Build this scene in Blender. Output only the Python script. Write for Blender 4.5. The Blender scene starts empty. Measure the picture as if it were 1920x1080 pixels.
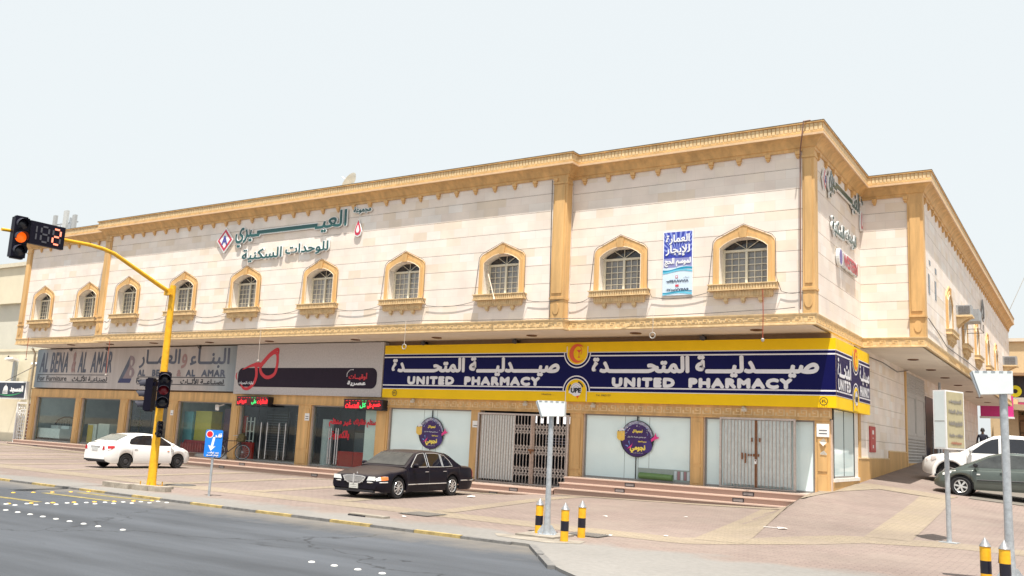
import bpy, math, random
from mathutils import Vector, Matrix
random.seed(7)
sc = bpy.context.scene
COL = sc.collection
rad = math.radians

# ------------------------------------------------------------------ camera, sky, sun, exposure
cam = bpy.data.cameras.new("camera")
cam.sensor_width = 36.0
cam.lens = 1677.95 / 1920 * 36.0
cam.clip_start, cam.clip_end = 0.1, 3000
co = bpy.data.objects.new("camera", cam)
COL.objects.link(co)
_r = Vector((0.8416908, 0.53787046, 0.047455)); _u = Vector((0.04811663, -0.16225062, 0.98557573)); _f = Vector((-0.53781167, 0.82726665, 0.16244536))
co.matrix_world = Matrix(((_r.x, _u.x, -_f.x, 0), (_r.y, _u.y, -_f.y, 0), (_r.z, _u.z, -_f.z, 1.7), (0, 0, 0, 1)))
sc.camera = co
SUN = Vector((0.80, -1.15, 4.37)).normalized()
SUN_EL = math.asin(SUN.z)
SUN_AZ = math.atan2(SUN.x, SUN.y)
world = bpy.data.worlds.new("World"); sc.world = world; world.use_nodes = True
wn = world.node_tree; bg = wn.nodes["Background"]
sky = wn.nodes.new("ShaderNodeTexSky"); sky.sky_type = 'NISHITA'; sky.sun_disc = False
sky.sun_elevation = SUN_EL; sky.sun_rotation = SUN_AZ
sky.air_density = 1.0; sky.dust_density = 6.0; sky.ozone_density = 1.0; sky.altitude = 0
hz = wn.nodes.new("ShaderNodeMix"); hz.data_type = 'RGBA'; hz.inputs[0].default_value = 0.86
wn.links.new(sky.outputs[0], hz.inputs[6]); hz.inputs[7].default_value = (4.86, 5.12, 5.12, 1)
wn.links.new(hz.outputs[2], bg.inputs[0]); bg.inputs[1].default_value = 0.11
sl = bpy.data.lights.new("sun", 'SUN'); sl.energy = 4.8; sl.angle = rad(0.5); sl.color = (1, 0.945, 0.86)
so = bpy.data.objects.new("sun", sl); COL.objects.link(so)
so.rotation_euler = (-SUN).to_track_quat('-Z', 'Y').to_euler(); so.location = (20, -30, 60)
sc.view_settings.view_transform = 'Standard'; sc.view_settings.look = 'None'
sc.view_settings.exposure = 0.82; sc.view_settings.gamma = 1.0
sc.render.engine = 'CYCLES'
sc.cycles.max_bounces = 8; sc.cycles.transparent_max_bounces = 16

# ------------------------------------------------------------------ helpers
def lin(c):
    return tuple((x / 12.92 if x <= 0.04045 else ((x + 0.055) / 1.055) ** 2.4) for x in c)
MATS = {}
def mat(name, col, rough=0.6, metal=0.0, var=0.12, scale=6.0, bump=0.0, spec=0.5, emit=0, coat=0.0, streak=False):
    """col is a linear base colour; var is the strength of a noise in the colour"""
    if name in MATS: return MATS[name]
    m = bpy.data.materials.new(name); m.use_nodes = True; nt = m.node_tree; b = nt.nodes["Principled BSDF"]
    b.inputs["Roughness"].default_value = rough; b.inputs["Metallic"].default_value = metal
    b.inputs["Specular IOR Level"].default_value = spec
    if coat: b.inputs["Coat Weight"].default_value = coat; b.inputs["Coat Roughness"].default_value = 0.06
    c = (*col, 1)
    if var > 0:
        tc = nt.nodes.new("ShaderNodeTexCoord"); nz = nt.nodes.new("ShaderNodeTexNoise")
        nz.inputs["Scale"].default_value = scale; nz.inputs["Detail"].default_value = 6; nz.inputs["Roughness"].default_value = 0.65
        if streak:
            mp = nt.nodes.new("ShaderNodeMapping"); mp.inputs["Scale"].default_value = (1, 1, 0.12)
            nt.links.new(tc.outputs["Object"], mp.inputs[0]); nt.links.new(mp.outputs[0], nz.inputs["Vector"])
        else: nt.links.new(tc.outputs["Object"], nz.inputs["Vector"])
        mr = nt.nodes.new("ShaderNodeMapRange"); mr.inputs[1].default_value = 0.3; mr.inputs[2].default_value = 0.7
        mr.inputs[3].default_value = 1 - var; mr.inputs[4].default_value = 1 + var * 0.6
        nt.links.new(nz.outputs["Fac"], mr.inputs[0])
        vm = nt.nodes.new("ShaderNodeVectorMath"); vm.operation = 'SCALE'; vm.inputs[0].default_value = col
        nt.links.new(mr.outputs[0], vm.inputs["Scale"]); nt.links.new(vm.outputs[0], b.inputs["Base Color"])
        if bump:
            bp = nt.nodes.new("ShaderNodeBump"); bp.inputs["Strength"].default_value = bump; bp.inputs["Distance"].default_value = 0.02
            nt.links.new(nz.outputs["Fac"], bp.inputs["Height"]); nt.links.new(bp.outputs[0], b.inputs["Normal"])
    else: b.inputs["Base Color"].default_value = c
    if emit:
        b.inputs["Emission Color"].default_value = c; b.inputs["Emission Strength"].default_value = emit
    MATS[name] = m
    return m

def nodes(name):
    m = bpy.data.materials.new(name); m.use_nodes = True; MATS[name] = m
    return m, m.node_tree, m.node_tree.nodes["Principled BSDF"]

def glass(name, tint=(0.8, 0.86, 0.85), alpha=0.75, rough=0.02):
    m = bpy.data.materials.new(name); m.use_nodes = True; nt = m.node_tree; nt.nodes.clear()
    out = nt.nodes.new("ShaderNodeOutputMaterial"); mx = nt.nodes.new("ShaderNodeMixShader")
    tr = nt.nodes.new("ShaderNodeBsdfTransparent"); gl = nt.nodes.new("ShaderNodeBsdfGlossy"); lw = nt.nodes.new("ShaderNodeLayerWeight"); lw.inputs[0].default_value = 0.5
    pw = nt.nodes.new("ShaderNodeMath"); pw.operation = 'POWER'; pw.inputs[1].default_value = 4.5; fr = nt.nodes.new("ShaderNodeMath"); fr.operation = 'MULTIPLY_ADD'; fr.inputs[1].default_value = 0.9; fr.inputs[2].default_value = 0.02
    nt.links.new(lw.outputs["Facing"], pw.inputs[0]); nt.links.new(pw.outputs[0], fr.inputs[0])
    tr.inputs[0].default_value = (*[t * alpha for t in tint], 1); gl.inputs["Roughness"].default_value = rough
    gl.inputs[0].default_value = (0.95, 0.97, 1, 1)
    nt.links.new(fr.outputs[0], mx.inputs[0]); nt.links.new(tr.outputs[0], mx.inputs[1]); nt.links.new(gl.outputs[0], mx.inputs[2]); nt.links.new(mx.outputs[0], out.inputs[0])
    MATS[name] = m
    return m

class MB:
    def __init__(s): s.v = []; s.f = []; s.m = []; s.mi = 0
    def poly(s, pts, mi=None):
        b = len(s.v); s.v += [tuple(p) for p in pts]; s.f.append(tuple(range(b, b + len(pts)))); s.m.append(s.mi if mi is None else mi)
    def hexa(s, c):
        b = len(s.v); s.v += [tuple(p) for p in c]
        for q in ((0, 3, 2, 1), (4, 5, 6, 7), (0, 1, 5, 4), (1, 2, 6, 5), (2, 3, 7, 6), (3, 0, 4, 7)):
            s.f.append(tuple(b + i for i in q)); s.m.append(s.mi)
    def box(s, x0, x1, y0, y1, z0, z1):
        s.hexa([(x0, y0, z0), (x1, y0, z0), (x1, y1, z0), (x0, y1, z0), (x0, y0, z1), (x1, y0, z1), (x1, y1, z1), (x0, y1, z1)])
    def obox(s, c, a, b, n):
        """oriented box: centre c, half vectors a, b, n"""
        c, a, b, n = map(Vector, (c, a, b, n))
        s.hexa([c - a - b - n, c + a - b - n, c + a + b - n, c - a + b - n, c - a - b + n, c + a - b + n, c + a + b + n, c - a + b + n])
    def bar(s, p, q, w, h=None, up=(0, 0, 1)):
        p, q = Vector(p), Vector(q); d = q - p; L = d.length
        if L < 1e-6: return
        d /= L; up = Vector(up)
        if abs(d.dot(up)) > 0.98: up = Vector((1, 0, 0))
        a = d.cross(up).normalized(); b = a.cross(d)
        s.obox((p + q) / 2, a * w / 2, b * (h or w) / 2, d * L / 2)
    def tube(s, path, r, n=8, cap=True):
        path = [Vector(p) for p in path]; rs = r if isinstance(r, (list, tuple)) else [r] * len(path)
        b = len(s.v); ref = None
        for i, p in enumerate(path):
            t = (path[min(i + 1, len(path) - 1)] - path[max(i - 1, 0)]).normalized()
            if ref is None:
                ref = Vector((0, 0, 1)) if abs(t.z) < 0.9 else Vector((1, 0, 0))
            a = t.cross(ref).normalized(); c = a.cross(t).normalized(); ref = c
            for k in range(n):
                w = 2 * math.pi * k / n
                s.v.append(tuple(p + (a * math.cos(w) + c * math.sin(w)) * rs[i]))
        for i in range(len(path) - 1):
            for k in range(n):
                k2 = (k + 1) % n
                s.f.append((b + i * n + k, b + i * n + k2, b + (i + 1) * n + k2, b + (i + 1) * n + k)); s.m.append(s.mi)
        if cap:
            s.f.append(tuple(b + k for k in reversed(range(n)))); s.m.append(s.mi)
            e = b + (len(path) - 1) * n; s.f.append(tuple(e + k for k in range(n))); s.m.append(s.mi)
    def lathe(s, prof, n=16, o=(0, 0, 0), ax=(0, 0, 1), cap=True):
        ax = Vector(ax).normalized(); o = Vector(o); ref = Vector((1, 0, 0)) if abs(ax.x) < 0.9 else Vector((0, 1, 0))
        a = ax.cross(ref).normalized(); c = ax.cross(a); b = len(s.v)
        for r, z in prof:
            for k in range(n):
                w = 2 * math.pi * k / n; s.v.append(tuple(o + ax * z + (a * math.cos(w) + c * math.sin(w)) * r))
        for i in range(len(prof) - 1):
            for k in range(n):
                k2 = (k + 1) % n; s.f.append((b + i * n + k, b + i * n + k2, b + (i + 1) * n + k2, b + (i + 1) * n + k)); s.m.append(s.mi)
        if cap and prof[0][0] > 1e-4: s.f.append(tuple(b + k for k in reversed(range(n)))); s.m.append(s.mi)
        if cap and prof[-1][0] > 1e-4: e = b + (len(prof) - 1) * n; s.f.append(tuple(e + k for k in range(n))); s.m.append(s.mi)
    def prism(s, pts, o, ux, uz, n, d):
        """outline (2D) in plane o+ux*x+uz*y extruded from depth 0 to d along n"""
        o, ux, uz, n = map(Vector, (o, ux, uz, n))
        A = [o + ux * x + uz * y for x, y in pts]; B = [p + n * d for p in A]; k = len(A); b = len(s.v)
        s.v += [tuple(p) for p in A + B]
        s.f.append(tuple(b + k + i for i in range(k))); s.m.append(s.mi)
        s.f.append(tuple(b + i for i in reversed(range(k)))); s.m.append(s.mi)
        for i in range(k):
            j = (i + 1) % k; s.f.append((b + i, b + j, b + k + j, b + k + i)); s.m.append(s.mi)
    def grid(s, rows):
        b = len(s.v); n = len(rows[0])
        for r in rows: s.v += [tuple(p) for p in r]
        for i in range(len(rows) - 1):
            for k in range(n - 1):
                s.f.append((b + i * n + k, b + i * n + k + 1, b + (i + 1) * n + k + 1, b + (i + 1) * n + k)); s.m.append(s.mi)
    def xf(s, M, start=0):
        for i in range(start, len(s.v)): s.v[i] = tuple(M @ Vector(s.v[i]))
    def build(s, name, mats, parent=None, smooth=None, world=True, org=None):
        mats = mats if isinstance(mats, (list, tuple)) else [mats]
        me = bpy.data.meshes.new(name); off = Vector((0, 0, 0))
        if world:
            q = parent
            while q is not None: off += q.location; q = q.parent
        if org is not None: off += Vector(org)
        me.from_pydata([(v[0] - off.x, v[1] - off.y, v[2] - off.z) for v in s.v], [], s.f)
        for m in mats: me.materials.append(m)
        me.polygons.foreach_set("material_index", s.m)
        if smooth is not None:
            me.polygons.foreach_set("use_smooth", [True] * len(s.f)); me.update()
            me.set_sharp_from_angle(angle=rad(smooth))
        me.update()
        o = bpy.data.objects.new(name, me); COL.objects.link(o); o.parent = parent
        if org is not None: o.location = org
        return o

def tag(o, label=None, cat=None, group=None, kind=None):
    if label: o["label"] = label
    if cat: o["category"] = cat
    if group: o["group"] = group
    if kind: o["kind"] = kind
    return o
def empty(name, loc, label, cat, group=None, rz=0):
    o = bpy.data.objects.new(name, None); COL.objects.link(o); o.location = loc; o.rotation_euler = (0, 0, rz); o.empty_display_size = 0.2
    return tag(o, label, cat, group)
def copy_tree(o, parent=None):
    c = o.copy(); COL.objects.link(c); c.parent = parent
    for ch in list(o.children): copy_tree(ch, c)
    return c
def struct(o): o["kind"] = "structure"; return o

# ---- writing
_T = {'ء':0xFE80,'آ':0xFE81,'أ':0xFE83,'ؤ':0xFE85,'إ':0xFE87,'ئ':0xFE89,'ا':0xFE8D,'ب':0xFE8F,'ة':0xFE93,'ت':0xFE95,'ث':0xFE99,'ج':0xFE9D,'ح':0xFEA1,'خ':0xFEA5,'د':0xFEA9,'ذ':0xFEAB,'ر':0xFEAD,'ز':0xFEAF,'س':0xFEB1,'ش':0xFEB5,'ص':0xFEB9,'ض':0xFEBD,'ط':0xFEC1,'ظ':0xFEC5,'ع':0xFEC9,'غ':0xFECD,'ف':0xFED1,'ق':0xFED5,'ك':0xFED9,'ل':0xFEDD,'م':0xFEE1,'ن':0xFEE5,'ه':0xFEE9,'و':0xFEED,'ى':0xFEEF,'ي':0xFEF1}
_R = set('آأؤإاةدذرزوى'); _LA = {'آ':0xFEF5,'أ':0xFEF7,'إ':0xFEF9,'ا':0xFEFB}
def ar(s):
    out = []; i = 0; prev = False
    dual = lambda c: c == '\u0640' or (c in _T and c not in _R and c != 'ء')
    conn = lambda c: c == '\u0640' or (c in _T and c != 'ء')
    while i < len(s):
        c = s[i]
        if c == 'ل' and i + 1 < len(s) and s[i + 1] in _LA:
            out.append(chr(_LA[s[i + 1]] + (1 if prev else 0))); prev = False; i += 2; continue
        if c in _T:
            nx = i + 1 < len(s) and conn(s[i + 1]) and dual(c)
            if c == 'ء': out.append(chr(_T[c])); prev = False
            elif c in _R: out.append(chr(_T[c] + (1 if prev else 0))); prev = False
            else: out.append(chr(_T[c] + ((3 if nx else 1) if prev else (2 if nx else 0)))); prev = nx
        elif c == '\u0640': out.append(c); prev = True
        else: out.append(c); prev = False
        i += 1
    return ''.join(reversed(out))
_TC = {}
def text_geo(s, shear=0, space=1.0):
    k = (s, shear, space)
    if k in _TC: return _TC[k]
    cu = bpy.data.curves.new("tmp", 'FONT'); cu.body = s; cu.size = 1; cu.resolution_u = 3; cu.shear = shear; cu.space_character = space
    o = bpy.data.objects.new("tmp", cu)
    me = bpy.data.meshes.new_from_object(o)
    vs = [v.co.copy() for v in me.vertices]; fs = [tuple(p.vertices) for p in me.polygons]
    bpy.data.objects.remove(o); bpy.data.meshes.remove(me); bpy.data.curves.remove(cu)
    par = list(range(len(vs)))
    def find(a):
        while par[a] != a: par[a] = par[par[a]]; a = par[a]
        return a
    for f in fs:
        for a in f[1:]: par[find(a)] = find(f[0])
    ids = {}; isl = [ids.setdefault(find(i), len(ids)) for i in range(len(vs))]
    x0 = min(v.x for v in vs); x1 = max(v.x for v in vs); y0 = min(v.y for v in vs); y1 = max(v.y for v in vs)
    g = ([((v.x - x0) / (x1 - x0) - 0.5, (v.y - y0) / (y1 - y0) - 0.5) for v in vs], fs, isl)
    _TC[k] = g
    return g
def put_text(mb, s, o, ux, uz, n, w, h, bold=0.0, mi=0, base=0.004, thick=0.0, shear=0, space=1.0, rot=0):
    """flat letters fitted to a w x h box centred at o; bold layers copies, thick adds a solid depth"""
    vs, fs, isl = text_geo(s, shear, space)
    o, ux, uz, n = map(Vector, (o, ux, uz, n))
    if rot: ux, uz = ux * math.cos(rot) + uz * math.sin(rot), uz * math.cos(rot) - ux * math.sin(rot)
    w -= 2 * bold; h -= 2 * bold
    offs = [(0, 0)]
    if bold: offs = [(bold * math.cos(k * math.pi / 4), bold * math.sin(k * math.pi / 4)) for k in range(8)] + offs
    old = mb.mi; mb.mi = mi
    for k, (dx, dy) in enumerate(offs):
        b = len(mb.v)
        for (x, y), il in zip(vs, isl):
            mb.v.append(tuple(o + ux * (x * w + dx) + uz * (y * h + dy) + n * (base + thick + k * 0.0006 + (il % 3) * 0.0002)))
        for f in fs:
            mb.f.append(tuple(b + i for i in f)); mb.m.append(mi)
        if thick:
            cnt = {}
            for f in fs:
                for i in range(len(f)): e = (f[i], f[(i + 1) % len(f)]); cnt[e] = 1
            for (i, j) in list(cnt):
                if (j, i) not in cnt:
                    p, q = mb.v[b + i], mb.v[b + j]; back = n * -(thick + k * 0.0006)
                    mb.poly([p, q, Vector(q) + back, Vector(p) + back], mi)
    mb.mi = old
X, Y, Z = Vector((1, 0, 0)), Vector((0, 1, 0)), Vector((0, 0, 1))
def interp(t, tab):
    if t <= tab[0][0]: return tab[0][1]
    for (a, u), (b, v) in zip(tab, tab[1:]):
        if t <= b: return u + (v - u) * (t - a) / (b - a)
    return tab[-1][1]
def arc(cx, cy, r, a0, a1, n=16, ry=None):
    return [(cx + r * math.cos(rad(a0 + (a1 - a0) * i / n)), cy + (ry or r) * math.sin(rad(a0 + (a1 - a0) * i / n))) for i in range(n + 1)]

# ------------------------------------------------------------------ materials
def stone_mat():
    m, nt, b = nodes("stone cladding"); N = nt.nodes.new; L = nt.links.new
    tc = N("ShaderNodeTexCoord"); sx = N("ShaderNodeSeparateXYZ"); L(tc.outputs["Object"], sx.inputs[0])
    ad = N("ShaderNodeMath"); ad.operation = 'ADD'; L(sx.outputs[0], ad.inputs[0]); L(sx.outputs[1], ad.inputs[1])
    cb = N("ShaderNodeCombineXYZ"); L(ad.outputs[0], cb.inputs[0]); L(sx.outputs[2], cb.inputs[1])
    br = N("ShaderNodeTexBrick"); L(cb.outputs[0], br.inputs["Vector"]); br.offset = 0.5
    br.inputs["Scale"].default_value = 1; br.inputs["Brick Width"].default_value = 0.62; br.inputs["Row Height"].default_value = 0.306
    br.inputs["Mortar Size"].default_value = 0.0035; br.inputs["Mortar Smooth"].default_value = 0.3
    br.inputs["Color1"].default_value = (0, 0, 0, 1); br.inputs["Color2"].default_value = (1, 1, 1, 1); br.inputs["Mortar"].default_value = (0.5, 0.5, 0.5, 1)
    cr = N("ShaderNodeValToRGB"); L(br.outputs["Color"], cr.inputs[0]); e = cr.color_ramp.elements
    e[0].position = 0.0; e[0].color = (0.735, 0.625, 0.51, 1); e[1].position = 1.0; e[1].color = (0.80, 0.75, 0.70, 1)
    for p, c in ((0.08, (0.755, 0.645, 0.53)), (0.2, (0.785, 0.695, 0.605)), (0.6, (0.785, 0.69, 0.62)), (0.88, (0.80, 0.725, 0.655))):
        q = e.new(p); q.color = (*c, 1)
    nz = N("ShaderNodeTexNoise"); L(tc.outputs["Object"], nz.inputs["Vector"]); nz.inputs["Scale"].default_value = 1.2; nz.inputs["Detail"].default_value = 8
    mr = N("ShaderNodeMapRange"); L(nz.outputs["Fac"], mr.inputs[0]); mr.inputs[1].default_value = 0.3; mr.inputs[2].default_value = 0.7; mr.inputs[3].default_value = 0.88; mr.inputs[4].default_value = 1.06
    mo = N("ShaderNodeMapRange"); L(br.outputs["Fac"], mo.inputs[0]); mo.inputs[3].default_value = 1.0; mo.inputs[4].default_value = 0.86
    mm = N("ShaderNodeMath"); mm.operation = 'MULTIPLY'; L(mr.outputs[0], mm.inputs[0]); L(mo.outputs[0], mm.inputs[1])
    vm = N("ShaderNodeVectorMath"); vm.operation = 'SCALE'; L(cr.outputs[0], vm.inputs[0]); L(mm.outputs[0], vm.inputs["Scale"])
    L(vm.outputs[0], b.inputs["Base Color"]); b.inputs["Roughness"].default_value = 0.55
    return m
def paving_mat(name, pink, grey, dust):
    m, nt, b = nodes(name); N = nt.nodes.new; L = nt.links.new
    tc = N("ShaderNodeTexCoord")
    br = N("ShaderNodeTexBrick"); L(tc.outputs["Object"], br.inputs["Vector"]); br.inputs["Scale"].default_value = 1
    br.inputs["Brick Width"].default_value = 0.22; br.inputs["Row Height"].default_value = 0.11; br.inputs["Mortar Size"].default_value = 0.009
    br.inputs["Color1"].default_value = (*[c * 0.9 for c in pink], 1); br.inputs["Color2"].default_value = (*[c * 1.07 for c in pink], 1); br.inputs["Mortar"].default_value = (*[c * 0.66 for c in pink], 1)
    n1 = N("ShaderNodeTexNoise"); L(tc.outputs["Object"], n1.inputs["Vector"]); n1.inputs["Scale"].default_value = 0.5; n1.inputs["Detail"].default_value = 10; n1.inputs["Roughness"].default_value = 0.7
    r1 = N("ShaderNodeMapRange"); L(n1.outputs["Fac"], r1.inputs[0]); r1.inputs[1].default_value = 0.42; r1.inputs[2].default_value = 0.68; r1.inputs[4].default_value = 0.75
    mx = N("ShaderNodeMix"); mx.data_type = 'RGBA'; L(r1.outputs[0], mx.inputs[0]); L(br.outputs["Color"], mx.inputs[6]); mx.inputs[7].default_value = (*dust, 1)
    # worn grey strip along the kerb
    sx = N("ShaderNodeSeparateXYZ"); L(tc.outputs["Object"], sx.inputs[0])
    n2 = N("ShaderNodeTexNoise"); L(tc.outputs["Object"], n2.inputs["Vector"]); n2.inputs["Scale"].default_value = 0.9; n2.inputs["Detail"].default_value = 8
    a = N("ShaderNodeMath"); a.operation = 'MULTIPLY_ADD'; L(n2.outputs["Fac"], a.inputs[0]); a.inputs[1].default_value = 2.2; L(sx.outputs[1], a.inputs[2])
    r2 = N("ShaderNodeMapRange"); L(a.outputs[0], r2.inputs[0]); r2.inputs[1].default_value = 14.5; r2.inputs[2].default_value = 15.1; r2.inputs[3].default_value = 0.92; r2.inputs[4].default_value = 0.0
    m2 = N("ShaderNodeMix"); m2.data_type = 'RGBA'; L(r2.outputs[0], m2.inputs[0]); L(mx.outputs[2], m2.inputs[6]); m2.inputs[7].default_value = (*grey, 1)
    n3 = N("ShaderNodeTexNoise"); L(tc.outputs["Object"], n3.inputs["Vector"]); n3.inputs["Scale"].default_value = 9; n3.inputs["Detail"].default_value = 8; n3.inputs["Roughness"].default_value = 0.8
    r3 = N("ShaderNodeMapRange"); L(n3.outputs["Fac"], r3.inputs[0]); r3.inputs[1].default_value = 0.3; r3.inputs[2].default_value = 0.7; r3.inputs[3].default_value = 0.8; r3.inputs[4].default_value = 1.12
    n4 = N("ShaderNodeTexNoise"); L(tc.outputs["Object"], n4.inputs["Vector"]); n4.inputs["Scale"].default_value = 0.23; n4.inputs["Detail"].default_value = 5
    r4 = N("ShaderNodeMapRange"); L(n4.outputs["Fac"], r4.inputs[0]); r4.inputs[1].default_value = 0.35; r4.inputs[2].default_value = 0.65; r4.inputs[3].default_value = 0.82; r4.inputs[4].default_value = 1.08
    mu = N("ShaderNodeMath"); mu.operation = 'MULTIPLY'; L(r3.outputs[0], mu.inputs[0]); L(r4.outputs[0], mu.inputs[1])
    vm = N("ShaderNodeVectorMath"); vm.operation = 'SCALE'; L(m2.outputs[2], vm.inputs[0]); L(mu.outputs[0], vm.inputs["Scale"])
    L(vm.outputs[0], b.inputs["Base Color"]); b.inputs["Roughness"].default_value = 0.8
    bp = N("ShaderNodeBump"); bp.inputs["Strength"].default_value = 0.25; bp.inputs["Distance"].default_value = 0.01
    L(br.outputs["Fac"], bp.inputs["Height"]); bp.invert = True; L(bp.outputs[0], b.inputs["Normal"])
    return m
def asphalt_mat(name="asphalt", col=(0.066, 0.073, 0.085)):
    m, nt, b = nodes(name); N = nt.nodes.new; L = nt.links.new
    tc = N("ShaderNodeTexCoord"); mp = N("ShaderNodeMapping"); mp.inputs["Scale"].default_value = (0.16, 0.9, 1); L(tc.outputs["Object"], mp.inputs[0])
    n1 = N("ShaderNodeTexNoise"); L(mp.outputs[0], n1.inputs["Vector"]); n1.inputs["Scale"].default_value = 1.0; n1.inputs["Detail"].default_value = 9; n1.inputs["Roughness"].default_value = 0.62
    n2 = N("ShaderNodeTexNoise"); L(tc.outputs["Object"], n2.inputs["Vector"]); n2.inputs["Scale"].default_value = 45; n2.inputs["Detail"].default_value = 4; n2.inputs["Roughness"].default_value = 0.8
    n3 = N("ShaderNodeTexVoronoi"); n3.feature = 'DISTANCE_TO_EDGE'; n3.inputs["Scale"].default_value = 0.16
    dn = N("ShaderNodeTexNoise"); L(tc.outputs["Object"], dn.inputs["Vector"]); dn.inputs["Scale"].default_value = 1.1; dn.inputs["Detail"].default_value = 6
    va = N("ShaderNodeVectorMath"); va.operation = 'MULTIPLY_ADD'; L(dn.outputs["Color"], va.inputs[0]); va.inputs[1].default_value = (2.2, 2.2, 0); L(tc.outputs["Object"], va.inputs[2]); L(va.outputs[0], n3.inputs["Vector"])
    r1 = N("ShaderNodeMapRange"); L(n1.outputs["Fac"], r1.inputs[0]); r1.inputs[1].default_value = 0.3; r1.inputs[2].default_value = 0.72; r1.inputs[3].default_value = 0.66; r1.inputs[4].default_value = 1.36
    r2 = N("ShaderNodeMapRange"); L(n2.outputs["Fac"], r2.inputs[0]); r2.inputs[1].default_value = 0.25; r2.inputs[2].default_value = 0.75; r2.inputs[3].default_value = 0.78; r2.inputs[4].default_value = 1.22
    r3 = N("ShaderNodeMapRange"); L(n3.outputs["Distance"], r3.inputs[0]); r3.inputs[1].default_value = 0.001; r3.inputs[2].default_value = 0.006; r3.inputs[3].default_value = 0.5; r3.inputs[4].default_value = 1.0
    mu = N("ShaderNodeMath"); mu.operation = 'MULTIPLY'; L(r1.outputs[0], mu.inputs[0]); L(r2.outputs[0], mu.inputs[1])
    mv = N("ShaderNodeMath"); mv.operation = 'MULTIPLY'; L(mu.outputs[0], mv.inputs[0]); L(r3.outputs[0], mv.inputs[1])
    vm = N("ShaderNodeVectorMath"); vm.operation = 'SCALE'; vm.inputs[0].default_value = col; L(mv.outputs[0], vm.inputs["Scale"])
    # sand blown against the kerb, and old oil stains
    sx = N("ShaderNodeSeparateXYZ"); L(tc.outputs["Object"], sx.inputs[0])
    n5 = N("ShaderNodeTexNoise"); L(tc.outputs["Object"], n5.inputs["Vector"]); n5.inputs["Scale"].default_value = 1.3; n5.inputs["Detail"].default_value = 9; n5.inputs["Roughness"].default_value = 0.75
    ma = N("ShaderNodeMath"); ma.operation = 'MULTIPLY_ADD'; L(n5.outputs["Fac"], ma.inputs[0]); ma.inputs[1].default_value = 2.4; L(sx.outputs[1], ma.inputs[2])
    r5 = N("ShaderNodeMapRange"); L(ma.outputs[0], r5.inputs[0]); r5.inputs[1].default_value = 12.6; r5.inputs[2].default_value = 14.0; r5.inputs[4].default_value = 0.75
    ms = N("ShaderNodeMix"); ms.data_type = 'RGBA'; L(r5.outputs[0], ms.inputs[0]); L(vm.outputs[0], ms.inputs[6]); ms.inputs[7].default_value = (0.19, 0.168, 0.14, 1)
    n6 = N("ShaderNodeTexNoise"); mp6 = N("ShaderNodeMapping"); mp6.inputs["Scale"].default_value = (0.5, 1.0, 1); L(tc.outputs["Object"], mp6.inputs[0]); L(mp6.outputs[0], n6.inputs["Vector"]); n6.inputs["Scale"].default_value = 0.9; n6.inputs["Detail"].default_value = 7; n6.inputs["Roughness"].default_value = 0.7; n6.inputs["Distortion"].default_value = 0.8
    r6 = N("ShaderNodeMapRange"); L(n6.outputs["Fac"], r6.inputs[0]); r6.inputs[1].default_value = 0.60; r6.inputs[2].default_value = 0.70; r6.inputs[3].default_value = 1.0; r6.inputs[4].default_value = 0.62
    v6 = N("ShaderNodeVectorMath"); v6.operation = 'SCALE'; L(ms.outputs[2], v6.inputs[0]); L(r6.outputs[0], v6.inputs["Scale"]); vm = v6
    L(vm.outputs[0], b.inputs["Base Color"]); b.inputs["Roughness"].default_value = 0.82; b.inputs["Specular IOR Level"].default_value = 0.3
    bp = N("ShaderNodeBump"); bp.inputs["Strength"].default_value = 0.2; bp.inputs["Distance"].default_value = 0.01; L(n2.outputs["Fac"], bp.inputs["Height"]); L(bp.outputs[0], b.inputs["Normal"])
    return m
STONE = stone_mat()
PAVE = paving_mat("pink paving", (0.222, 0.170, 0.149), (0.212, 0.205, 0.193), (0.245, 0.2, 0.17))
BAND = paving_mat("yellow paving", (0.272, 0.222, 0.160), (0.225, 0.207, 0.183), (0.24, 0.192, 0.155))
ASPH = asphalt_mat()
OCHRE = mat("ochre stone", (0.635, 0.39, 0.158), 0.55, var=0.3, scale=3.5, streak=True)
OCHRE2 = mat("carved limestone", (0.69, 0.505, 0.275), 0.6, var=0.24, scale=5)
CREAM = mat("cream plaster", (0.66, 0.58, 0.47), 0.7, var=0.08, scale=1.2)
WHITEP = mat("white plaster", (0.74, 0.70, 0.64), 0.7, var=0.08)
ALU = mat("cream aluminium", (0.66, 0.62, 0.5), 0.4, var=0.06)
PANE = mat("grey window pane", (0.26, 0.26, 0.262), 0.12, var=0.45, scale=0.8, spec=0.6); _nt = PANE.node_tree; _oi = _nt.nodes.new("ShaderNodeObjectInfo"); _mr = _nt.nodes.new("ShaderNodeMapRange"); _mr.inputs[3].default_value = .55; _mr.inputs[4].default_value = 1.5
_sc = _nt.nodes.new("ShaderNodeVectorMath"); _sc.operation = 'SCALE'; _b = _nt.nodes["Principled BSDF"]; _src = _b.inputs["Base Color"].links[0].from_socket
_nt.links.new(_oi.outputs["Random"], _mr.inputs[0]); _nt.links.new(_src, _sc.inputs[0]); _nt.links.new(_mr.outputs[0], _sc.inputs["Scale"]); _nt.links.new(_sc.outputs[0], _b.inputs["Base Color"])
PANED = mat("dark fanlight glass", (0.04, 0.04, 0.045), 0.1, var=0.3, spec=0.6)
GRANITE = mat("pink granite", (0.36, 0.245, 0.20), 0.35, var=0.2, scale=60)
GRANITE_L = mat("polished granite edge", (0.54, 0.405, 0.335), 0.25, var=0.15, scale=50)
DARK = mat("black metal", (0.012, 0.012, 0.018), 0.35, var=0.2)
STEEL = mat("galvanised steel", (0.46, 0.49, 0.52), 0.42, metal=0.5, var=0.26, scale=14)
WIRE = mat("black cable", (0.12, 0.105, 0.095), 0.6, var=0)
WHITE = mat("white paint", (0.80, 0.80, 0.79), 0.45, var=0.05)
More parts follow.
